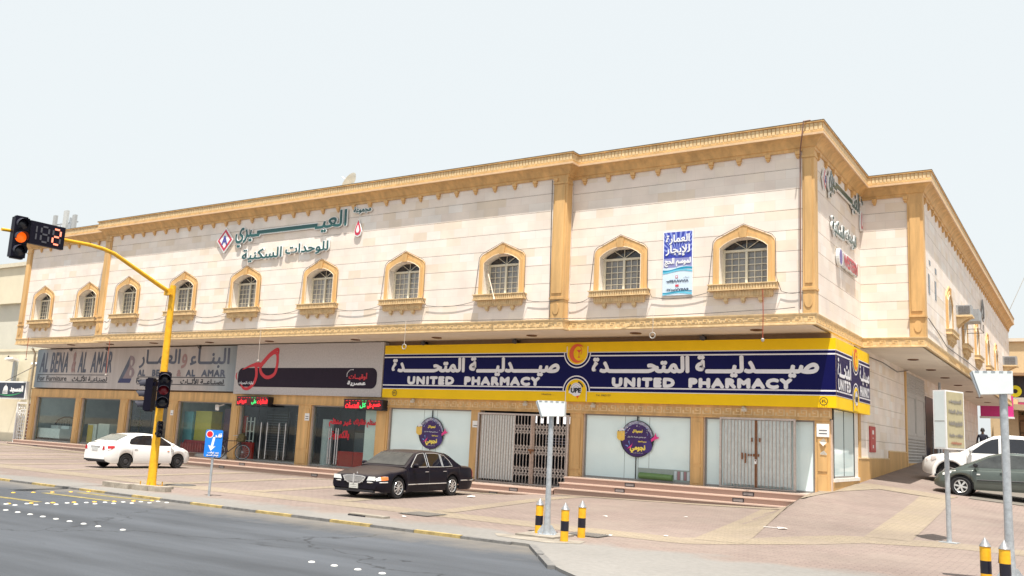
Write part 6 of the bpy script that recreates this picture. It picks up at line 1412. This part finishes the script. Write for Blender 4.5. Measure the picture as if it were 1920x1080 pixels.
    for win in S['side']:
        for sgn in (1, -1):
            m_ = MB(); P_ = []
            for (xa, za), (xb, zb_) in zip(win, win[1:] + win[:1]):
                for k in range(4): P_.append((xa + (xb - xa) * k / 4, za + (zb_ - za) * k / 4))
            q = [side_pt(x, z, sgn) for x, z in P_]
            cx_ = sum(p[0] for p in P_) / len(P_); cz_ = sum(p[1] for p in P_) / len(P_); c_ = side_pt(cx_, cz_, sgn)
            for a, b_ in zip(q, q[1:] + q[:1]): m_.poly([c_, a, b_] if sgn == -1 else [c_, b_, a])
            w_ = m_.build("side_window", CARGL if 'glass' not in S else S['glass'], car, world=False)
            if S.get('wtrim'):
                t_ = MB(); t_.tube([side_pt(x, z, sgn, .010) for x, z in P_ + P_[:1]], .011, 5); t_.build("window_trim", S['wtrim'], w_, world=False)
    for nm, (xa, xb) in (("windscreen", S['ws']), ("rear_window", S['rw'])):
        m_ = MB(); rr = []
        for i in range(9):
            x = xa + (xb - xa) * i / 8; zr = interp(x, cab); zbl = min(zbelt(x), zr); w0 = min(wid(x), Wd) * .955; t = max(0, zr - zbl) / S['ch']; wr = w0 * (1 - (1 - tw) * min(1, t)) * .90
            rr.append([(x + (.012 if nm == "windscreen" else -.012), wr * f_, zr + .012 + (.006 * t if abs(f_) < .6 else -.004)) for f_ in (-1, -.6, -.2, .2, .6, 1)])
        m_.grid(rr if nm != "windscreen" else rr); m_.build(nm, S.get('wsg', CARGL) if nm == "windscreen" else S.get('rwg', CARGL), car, smooth=60, world=False)
    # wheels
    for c in (xf, xr):
        for sgn in (1, -1):
            m_ = MB(); yo = (Wd - .015) * sgn; yi = (Wd - .23) * sgn; o = (c, yo, R)
            prof = [(R * .62, -.02), (R * .86, .0), (R * .97, -.02), (R, -.05), (R, -.19), (R * .95, -.22)]
            m_.lathe(prof, 28, o, (0, sgn, 0)); w_ = m_.build("wheel", TYRE, car, smooth=40, world=False)
            r_ = MB(); rr = R * .64
            if S['rim'] == 'steel':
                r_.lathe([(rr, -.005), (rr * .93, .0), (rr * .86, -.05), (rr * .55, -.03), (rr * .42, -.005), (rr * .25, -.008), (0, -.008)], 24, o, (0, sgn, 0), False)
                for k in range(8): a = k * math.pi / 4; r_.obox((c + rr * .68 * math.cos(a), yo - .028 * sgn, R + rr * .68 * math.sin(a)), (.02, 0, 0), (0, .004, 0), (0, 0, .02))
            else:
                r_.lathe([(rr, -.01), (rr * .97, .004), (rr * .88, -.01), (rr * .86, -.03)], 28, o, (0, sgn, 0), False); r_.lathe([(rr * .26, -.02), (rr * .22, .0), (0, .004)], 16, o, (0, sgn, 0), False)
                n_ = S['spokes']
                for k in range(n_):
                    a = k * 2 * math.pi / n_ + .2; u = Vector((math.cos(a), 0, math.sin(a))); t_ = Vector((-u.z, 0, u.x)); cc = Vector((c, yo - .012 * sgn, R)); wq = S['sw']
                    p0, p1 = cc + u * rr * .15, cc + u * rr * .92
                    r_.hexa([p0 - t_ * wq * .8 - Y * .012, p0 + t_ * wq * .8 - Y * .012, p1 + t_ * wq - Y * .012, p1 - t_ * wq - Y * .012, p0 - t_ * wq * .8 + Y * .012, p0 + t_ * wq * .8 + Y * .012, p1 + t_ * wq + Y * .012, p1 - t_ * wq + Y * .012])
                
            r_.build("rim", [rim_m, BLKT], w_, smooth=30, world=False)
    # mirrors
    for sgn in (1, -1):
        xm = S['mirror'][0]; zm = S['mirror'][1]; m_ = MB(); m_.lathe([(0, -.09), (.05, -.085), (.068, -.04), (.07, .03), (.055, .08), (0, .09)], 12, (xm, (Wd + .09) * sgn, zm), (0, 1, 0)); m_.bar((xm + .02, (Wd - .04) * sgn, zm - .05), (xm, (Wd + .05) * sgn, zm - .02), .04); m_.build("mirror", S.get('mirm', paint), car, smooth=50, world=False)
    def sur(x, f_, sgn, d=.005):
        """point on the body side at height fraction f_"""
        s_ = section(x); zl, sh = s_[0][1], s_[6][1]; z = zl + (sh - zl) * f_
        for a, b_ in zip(s_, s_[1:]):
            if a[1] <= z <= b_[1] and b_[1] > a[1]: u = (z - a[1]) / (b_[1] - a[1]); return Vector((x, (a[0] + (b_[0] - a[0]) * u + d) * sgn, z))
        return Vector((x, (s_[3][0] + d) * sgn, z))
    def patch(mb_, pts, sgn, d=.006, mi=0, z_abs=True):
        """surface patch following the body between x rows; pts = [(x, zlow, zhigh)]"""
        rr = []
        for x, za, zb__ in pts:
            s_ = section(x); zl, sh = s_[0][1], s_[6][1]
            rr.append([sur(x, max(0, min(1, (za + (zb__ - za) * k / 3 - zl) / max(.01, sh - zl))), sgn, d) for k in range(4)])
        mb_.mi = mi; mb_.grid([[tuple(p) for p in r_] for r_ in rr])
    car.scale = (S.get("sc", 1),) * 3
    S['extra'](car, dict(Wd=Wd, xn=xn, xt=xt, wid=wid, top=top, sur=sur, patch=patch, section=section, xf=xf, xr=xr, RA=RA, zb=zb))
    return car

# black limousine saloon
def lux_extra(car, K):
    xn, xt, wid = K['xn'], K['xt'], K['wid']; wn_ = wid(xn)
    g_ = MB(); out = [(-.46, .66), (-.30, .69), (0, .70), (.30, .69), (.46, .66), (.38, .54), (.24, .46), (0, .435), (-.24, .46), (-.38, .54)]
    g_.prism(out, (xn - .02, 0, 0), Y, Z, X, .05); g_.mi = 1; g_.prism([(y * .88, .575 + (z - .575) * .80) for y, z in out], (xn + .02, 0, 0), Y, Z, X, .014); g_.mi = 0
    for k in range(17): y = -.36 + .045 * k; g_.box(xn + .034, xn + .044, y - .008, y + .008, .50, .655)
    g_.box(xn + .03, xn + .05, -.02, .02, .46, .74); g_.build("grille", [CHROME, mat("grey grille mesh", (.14, .14, .145), .35, metal=.4)], car, world=False)
    for s in (1, -1):
        h = MB(); z0, z1 = .555, .685
        h.poly([(xn + .014, .49 * s, z0), (xn + .014, (wn_ - .02) * s, z0 + .005), (xn + .010, (wn_ - .03) * s, z1), (xn + .012, .56 * s, z1 - .005)][::int(s)])
        K['patch'](h, [(xn - .005, z0, z1), (xn - .12, z0 + .01, z1), (xn - .3, z0 + .015, z1 + .005), (xn - .44, z0 + .03, z1)], s, .012)
        hl = h.build("headlight", HLG, car, world=False)
        a = MB(); K['patch'](a, [(xn - .43, .585, .68), (xn - .34, .575, .685), (xn - .24, .57, .685), (xn - .16, .565, .68)], s, .020); a.build("indicator", AMBT, hl, world=False)
        t = MB(); t.tube([K['sur'](x, .33, s, .012) for x in (K['xf'] - K['RA'] - .05, .4, 0, -.5, K['xr'] + K['RA'] + .05)], .016, 6); t.build("side_trim", CHROME, car, world=False)
        t = MB(); t.tube([K['sur'](x, .42, s, .014) for x in (xt + .02, xt + .2, K['xr'] - K['RA'] - .04)], .016, 6); t.build("side_trim", CHROME, car, world=False)
        q = MB(); K['patch'](q, [(xt + .02, .62, .92), (xt + .10, .60, .92), (xt + .2, .62, .88)], s, .01); q.build("taillight", REDT, car, world=False)
        f = MB(); f.tube([(xn + .006, wn_ * .62 * s, .50), (xn - .03, wn_ * .98 * s, .505), (xn - .18, (wid(xn - .18) + .01) * s, .51), (xn - .42, (wid(xn - .42) + .012) * s, .515)], .022, 6); f.build("bumper_trim", CHROME, car, world=False)
    p = MB(); p.box(xn - .02, xn + .03, -.17, .17, .30, .45); p.mi = 1; p.box(xn + .03, xn + .032, -.13, .13, .345, .35); p.box(xn + .03, xn + .032, -.13, .13, .40, .405); p.build("number_plate", [mat("dusty plate", (.55, .56, .53), .4), BLKT], car, world=False)
    p = MB(); p.tube([(xn - .12, 0, .715), (xn - .12, 0, .79)], .012, 6); p.box(xn - .125, xn - .115, -.02, .02, .74, .78); p.build("hood_ornament", CHROME, car, world=False)
    b = MB(); b.box(xn - .1, xn + .012, -wn_ * .9, wn_ * .9, .20, .27); b.build("lower_grille", BLKT, car, world=False)
BLACKP = mat("black car paint", (.007, .006, .012), .3, coat=.10, var=.12, scale=3, spec=.14)
_nt = BLACKP.node_tree; _b = _nt.nodes["Principled BSDF"]; _src = _b.inputs["Base Color"].links[0].from_socket
_g = _nt.nodes.new("ShaderNodeNewGeometry"); _sx = _nt.nodes.new("ShaderNodeSeparateXYZ"); _mr = _nt.nodes.new("ShaderNodeMapRange"); _mr.inputs[1].default_value = .55; _mr.inputs[2].default_value = 1.0; _mr.inputs[4].default_value = .42   # settled dust on upward faces
_mx = _nt.nodes.new("ShaderNodeMix"); _mx.data_type = 'RGBA'; _mx.inputs[7].default_value = (.085, .068, .058, 1)
_nt.links.new(_g.outputs["Normal"], _sx.inputs[0]); _nt.links.new(_sx.outputs[2], _mr.inputs[0]); _nt.links.new(_mr.outputs[0], _mx.inputs[0]); _nt.links.new(_src, _mx.inputs[6]); _nt.links.new(_mx.outputs[2], _b.inputs["Base Color"])
DUST = mat("dusty windscreen", (.055, .052, .046), .25, var=.35, scale=3.5, spec=.35)
make_car("parked_car", "long black luxury saloon with chrome grille parked nose to the road", (-15.5, 19.0, .0), rad(-88), dict(sc=.80,
    w=1.95, wb=2.99, r=.335, nose=2.50, tail=-2.90, zb=.20, top=[(-2.9, .86), (-2.86, .94), (-2.6, 1.0), (-1.9, 1.03), (-1.0, 1.0), (.9, .985), (1.1, .97), (1.8, .88), (2.3, .77), (2.46, .72), (2.5, .68)],
    doors=[-1.12, -.10, 1.02], nk=.13, nl=.7, tk=.14, tl=.6, cab=[(-2.02, 1.02), (-1.78, 1.17), (-1.5, 1.33), (-1.2, 1.43), (-.8, 1.475), (-.3, 1.49), (.1, 1.475), (.35, 1.43), (.65, 1.27), (1.12, .97)], ch=.56, tumble=.76,
    side=[[(.86, .97), (.36, 1.36), (.18, 1.40), (-.03, 1.41), (-.03, .97)], [(-.13, .97), (-.13, 1.41), (-.6, 1.41), (-.88, 1.385), (-.88, .97)], [(-.94, .97), (-.94, 1.375), (-1.14, 1.34), (-1.38, 1.16), (-1.48, .99)]],
    wtrim=CHROME, ws=(.42, 1.05), rw=(-1.28, -1.95), wsg=DUST, rim='alloy', spokes=9, sw=.017, mirror=(.78, 1.02), handle=CHROME, extra=lux_extra), BLACKP, mat("polished alloy", (.66, .66, .66), .22, metal=.7, var=.05))
# white small saloon
def small_extra(car, K):
    xn, xt = K['xn'], K['xt']
    for s in (1, -1):
        y0 = K['wid'](xt + .0); q = MB()
        q.poly([(xt - .008, y0 * .74 * s, .76), (xt - .008, (y0 - .015) * s, .745), (xt - .008, (y0 - .02) * s, .905), (xt - .008, y0 * .79 * s, .91)][::-int(s)])
        K['patch'](q, [(xt + .004, .745, .905), (xt + .10, .75, .92), (xt + .22, .78, .925), (xt + .34, .85, .925)], s, .010); tl_ = q.build("taillight", REDT, car, world=False)
        q = MB(); K['patch'](q, [(xt + .02, .752, .80), (xt + .10, .757, .80), (xt + .2, .785, .81)], s, .016); q.build("reversing_lamp", HLG, tl_, world=False)
        h = MB(); K['patch'](h, [(xn - .62, .80, .84), (xn - .45, .72, .84), (xn - .25, .66, .80), (xn - .08, .62, .74)], s, .010); h.build("headlight", HLG, car, world=False)
        h = MB(); h.obox((K['xf'] - .55, (K['wid'](K['xf'] - .5) + .012) * s, .74), (.045, 0, 0), (0, .008, 0), (0, 0, .015)); h.build("side_repeater", AMBT, car, world=False)
    p = MB(); p.box(xt - .014, xt + .02, -.20, .20, .72, .86); p.build("number_plate", mat("pale plate", (.5, .52, .52), .5), car, world=False)
    p = MB(); p.box(xt - .02, xt + .02, -.34, .34, .885, .91); p.build("boot_trim", CHROME, car, world=False)
    b = MB(); b.box(xt - .006, xt + .25, -K['Wd'] * .82, K['Wd'] * .82, .30, .37); b.build("bumper_trim", BLKT, car, world=False)
WHP = mat("white car paint", (.80, .80, .79), .2, coat=.6, var=.03, scale=2)
SMALL = dict(sc=.80, w=1.69, wb=2.55, r=.30, nose=2.09, tail=-2.20, zb=.22, top=[(-2.2, .80), (-2.16, .95), (-2.05, 1.04), (-1.7, 1.07), (-.8, .99), (.6, .955), (1.15, .95), (1.55, .90), (1.9, .78), (2.05, .66), (2.09, .58)],
    doors=[-1.02, -.02, 1.0], nk=.36, nl=.8, tk=.18, tl=.5, cab=[(-1.82, 1.06), (-1.55, 1.20), (-1.15, 1.37), (-.8, 1.435), (-.3, 1.46), (.1, 1.44), (.4, 1.37), (.8, 1.19), (1.32, .93)], ch=.52, tumble=.76,
    side=[[(1.02, .955), (.46, 1.30), (.2, 1.37), (.04, 1.385), (.04, .965)], [(-.04, .965), (-.04, 1.385), (-.5, 1.38), (-.78, 1.34), (-1.08, 1.2), (-1.16, 1.05), (-1.1, 1.0)]],
    ws=(.44, 1.22), rw=(-1.08, -1.68), rwg=mat("pale rear glass", (.17, .18, .165), .15, var=.2, spec=.35), rim='steel', spokes=0, sw=0, mirror=(.86, 1.0), extra=small_extra)
make_car("parked_car", "white small saloon with black steel wheels parked nose to the shops", (-27.8, 19.7, .0), rad(90), SMALL, WHP, mat("black steel wheel", (.045, .045, .05), .35, var=.2))
# grey saloon at the right
def civ_extra(car, K):
    xn, xt = K['xn'], K['xt']
    for s in (1, -1):
        h = MB(); K['patch'](h, [(xn - .68, .80, .83), (xn - .5, .70, .82), (xn - .3, .64, .79), (xn - .06, .60, .72)], s, .010); h.build("headlight", HLG, car, world=False)
        t = MB(); t.tube([K['sur'](x, .50, s, .010) for x in (K['xf'] - K['RA'] - .1, .3, -.3, K['xr'] + K['RA'] + .05)], .020, 6); t.build("side_trim", BLKT, car, world=False)
        q = MB(); K['patch'](q, [(xt + .03, .70, .95), (xt + .3, .72, .95)], s, .008); q.build("taillight", REDT, car, world=False)
        h = MB(); h.obox((K['xf'] - .52, (K['wid'](K['xf'] - .5) + .012) * s, .72), (.05, 0, 0), (0, .008, 0), (0, 0, .02)); h.build("side_repeater", HLG, car, world=False)
    g_ = MB(); g_.box(xn - .02, xn + .012, -.4, .4, .58, .66); g_.build("grille", BLKT, car, world=False)
GREYP = mat("grey green car paint", (.085, .105, .095), .24, metal=.25, coat=.6, var=.1, scale=2)
CIV = dict(SMALL); CIV.update(sc=.96, w=1.72, wb=2.62, r=.315, nose=2.12, tail=-2.25, zb=.23, doors=[-1.05, -.05, 1.02], extra=civ_extra, rim='alloy', spokes=6, sw=.03, hz=.16, handle=BLKT, mirm=BLKT,
    top=[(-2.25, .80), (-2.2, .96), (-1.7, 1.04), (-.8, .97), (.6, .93), (1.15, .92), (1.6, .86), (1.95, .75), (2.08, .62), (2.12, .54)],
    cab=[(-1.85, 1.03), (-1.55, 1.18), (-1.1, 1.34), (-.7, 1.405), (-.2, 1.43), (.15, 1.41), (.45, 1.34), (.9, 1.13), (1.45, .90)], ws=(.48, 1.34), rw=(-1.0, -1.7), side=[[(1.1, .93), (.52, 1.25), (.2, 1.345), (.02, 1.36), (.02, .94)], [(-.06, .94), (-.06, 1.36), (-.5, 1.355), (-.78, 1.31), (-1.05, 1.2), (-1.2, 1.0)]],
    glass=mat("pale car glass", (.05, .055, .055), .06, var=.5, scale=2.5, spec=.7), rwg=MATS["pale rear glass"])
cg = make_car("parked_car", "grey green saloon with a pale fogged headlight parked facing the side wall", (-2.22, 31.98, ground_z(-2.4, 31.6) + .03), rad(180), CIV, GREYP, mat("silver alloy", (.62, .63, .63), .3, metal=.5, var=.05))
# white pickup behind it
def pick_extra(car, K):
    xn, xt = K['xn'], K['xt']
    for s in (1, -1):
        h = MB(); K['patch'](h, [(xn - .5, .88, 1.0), (xn - .35, .80, 1.0), (xn - .15, .78, .98), (xn - .03, .78, .95)], s, .010); h.build("headlight", mat("clear lamp", (.55, .5, .48), .1, coat=.6), car, world=False)
        f = MB(); c = K['xf']; R1 = K['RA']; rr = []
        for i in range(15):
            a = rad(-8 + 196 * i / 14); rr.append([(c + (R1 + d) * math.cos(a), (K['Wd'] + yy) * s, .38 + (R1 + d) * math.sin(a)) for d, yy in ((0, .03), (.03, .05), (.10, .035), (.13, .0))])
        f.grid(rr); f.build("wheel_arch", MATS["white car paint"], car, smooth=50, world=False)
    g_ = MB(); g_.box(xn - .02, xn + .015, -.5, .5, .72, .95); g_.build("grille", BLKT, car, world=False)
    b = MB(); b.bar((.55, K['Wd'] * .9, 1.15), (1.05, K['Wd'] * .55, 1.12), .02); b.build("wiper", BLKT, car, world=False)
PICK = dict(w=1.85, wb=3.2, r=.38, nose=2.50, tail=-2.72, zb=.34, top=[(-2.72, 1.05), (-2.68, 1.14), (-1.0, 1.16), (.6, 1.16), (1.1, 1.16), (1.7, 1.11), (2.2, 1.03), (2.42, .92), (2.5, .80)], doors=[-.95, .02, 1.05], nk=.30, nl=.7, tk=.04, tl=.4,
    cab=[(-1.18, 1.14), (-1.12, 1.55), (-1.0, 1.70), (-.6, 1.76), (-.1, 1.78), (.25, 1.73), (.65, 1.52), (1.28, 1.13)], ch=.68, tumble=.80,
    side=[[(.98, 1.13), (.50, 1.50), (.28, 1.61), (.08, 1.65), (.08, 1.13)], [(-.03, 1.13), (-.03, 1.65), (-.6, 1.65), (-.88, 1.60), (-.95, 1.13)]], ws=(.32, 1.18), rw=(-1.10, -1.17), rim='alloy', spokes=6, sw=.035, mirror=(.92, 1.20), mirm=CHROME, handle=CHROME, extra=pick_extra)
make_car("parked_pickup", "white pickup truck parked behind the grey saloon", (-2.62, 35.75, ground_z(-2.8, 35.3) + .02), rad(180), PICK, MATS["white car paint"], MATS["silver alloy"], "pickup truck")

# ------------------------------------------------------------------ the man in the side street, seen from behind
def person(loc, rz, label):
    e = empty("person", loc, label, "person", None, rz)
    SKIN = mat("brown skin", (.20, .105, .065), .55, var=.08); SHIRT = mat("dark navy shirt", (.010, .012, .028), .8, var=.2); TROU = mat("dark trousers", (.016, .016, .02), .8); HAIR = mat("black hair", (.006, .005, .005), .6); SHOE = mat("black shoes", (.01, .01, .01), .4)
    V = [(0, 0, .93, .155, .11), (0, 0, 1.08, .15, .105), (0, .01, 1.24, .165, .115), (0, .01, 1.38, .165, .11), (0, 0, 1.46, .09, .07), (0, .01, 1.53, .056, .056), (0, .015, 1.60, .07, .08), (0, .02, 1.67, .078, .095), (0, .01, 1.75, .05, .06)]
    ed = [(i, i + 1) for i in range(8)]
    def add(p, chain):
        for q in chain: V.append(q); ed.append((p, len(V) - 1)); p = len(V) - 1
    for s in (1, -1):
        add(3, [(.17 * s, .0, 1.41, .062, .06), (.225 * s, -.01, 1.30, .05, .05), (.26 * s, -.02, 1.12, .042, .042), (.27 * s, .04, .97, .036, .036), (.275 * s, .09, .86, .027, .03), (.27 * s, .115, .79, .036, .02)])
        hand = len(V) - 1
        for k, (dx, dy, L) in enumerate(((-.02, .03, .075), (-.007, .035, .085), (.008, .03, .08), (.02, .022, .06))):
            V.append((.27 * s + dx * s * .5, .115 + dx, .745, .010, .010)); ed.append((hand, len(V) - 1)); V.append((.265 * s + dx * s * .5, .115 + dx + .012, .745 - L * .6, .008, .008)); ed.append((len(V) - 2, len(V) - 1)); V.append((.255 * s, .115 + dx + .02, .745 - L, .007, .007)); ed.append((len(V) - 2, len(V) - 1))
        V.append((.245 * s, .15, .79, .011, .011)); ed.append((hand, len(V) - 1)); V.append((.24 * s, .165, .75, .009, .009)); ed.append((len(V) - 2, len(V) - 1))
        fy = .16 if s == 1 else -.14
        add(0, [(.095 * s, .0, .84, .095, .10), (.10 * s, fy * .5, .50, .062, .066), (.10 * s, fy * .6 - .03, .28, .055, .06), (.10 * s, fy - .03, .08, .04, .045), (.105 * s, fy + .08, .045, .045, .035), (.105 * s, fy + .15, .035, .035, .025)])
    me = bpy.data.meshes.new("person_body"); me.from_pydata([v[:3] for v in V], ed, []); o = bpy.data.objects.new("person_body", me); COL.objects.link(o)
    sk = o.modifiers.new("skin", 'SKIN'); sk.use_smooth_shade = True
    for i, v in enumerate(V): me.skin_vertices[0].data[i].radius = (v[3], v[4])
    me.skin_vertices[0].data[0].use_root = True
    o.modifiers.new("sub", 'SUBSURF').levels = 2
    dg = bpy.context.evaluated_depsgraph_get(); dg.update(); ev = bpy.data.meshes.new_from_object(o.evaluated_get(dg)); bpy.data.objects.remove(o)
    for m in (SHIRT, TROU, SKIN, SHOE, HAIR): ev.materials.append(m)
    for p in ev.polygons:
        c = p.center; mi = 0
        if c.z < .10: mi = 3
        elif c.z < .95 and abs(c.x) < .2: mi = 1
        elif c.z < 1.02 and abs(c.x) > .2: mi = 2
        elif c.z > 1.49: mi = 2
        p.material_index = mi; p.use_smooth = True
    b = bpy.data.objects.new("body", ev); COL.objects.link(b); b.parent = e
    h = MB()
    rr = []
    for i in range(9):
        t = i / 8 * 1.75; rr.append([(.098 * math.sin(t) * math.cos(a), .012 + .116 * math.sin(t) * math.sin(a), 1.672 + .125 * math.cos(t) - (.05 if math.sin(a) < -.2 and t > 1.2 else 0)) for a in [k * math.pi / 10 for k in range(21)]])
    h.grid(rr); h.build("hair", HAIR, e, smooth=60, world=False)
    f = MB(); f.obox((0, .125, 1.635), (.012, 0, 0), (0, .02, 0), (0, 0, .022))
    for s in (1, -1): f.obox((.092 * s, .01, 1.645), (.012, 0, 0), (0, .02, 0), (0, 0, .03)); f.obox((.032 * s, .108, 1.665), (.014, 0, 0), (0, .008, 0), (0, 0, .006))
    f.obox((0, .112, 1.59), (.025, 0, 0), (0, .006, 0), (0, 0, .005)); f.build("face_features", SKIN, e, world=False)
    return e
person((-4.62, 51.0, ground_z(-4.62, 51.0)), rad(8), "man in dark shirt walking away down the side street")
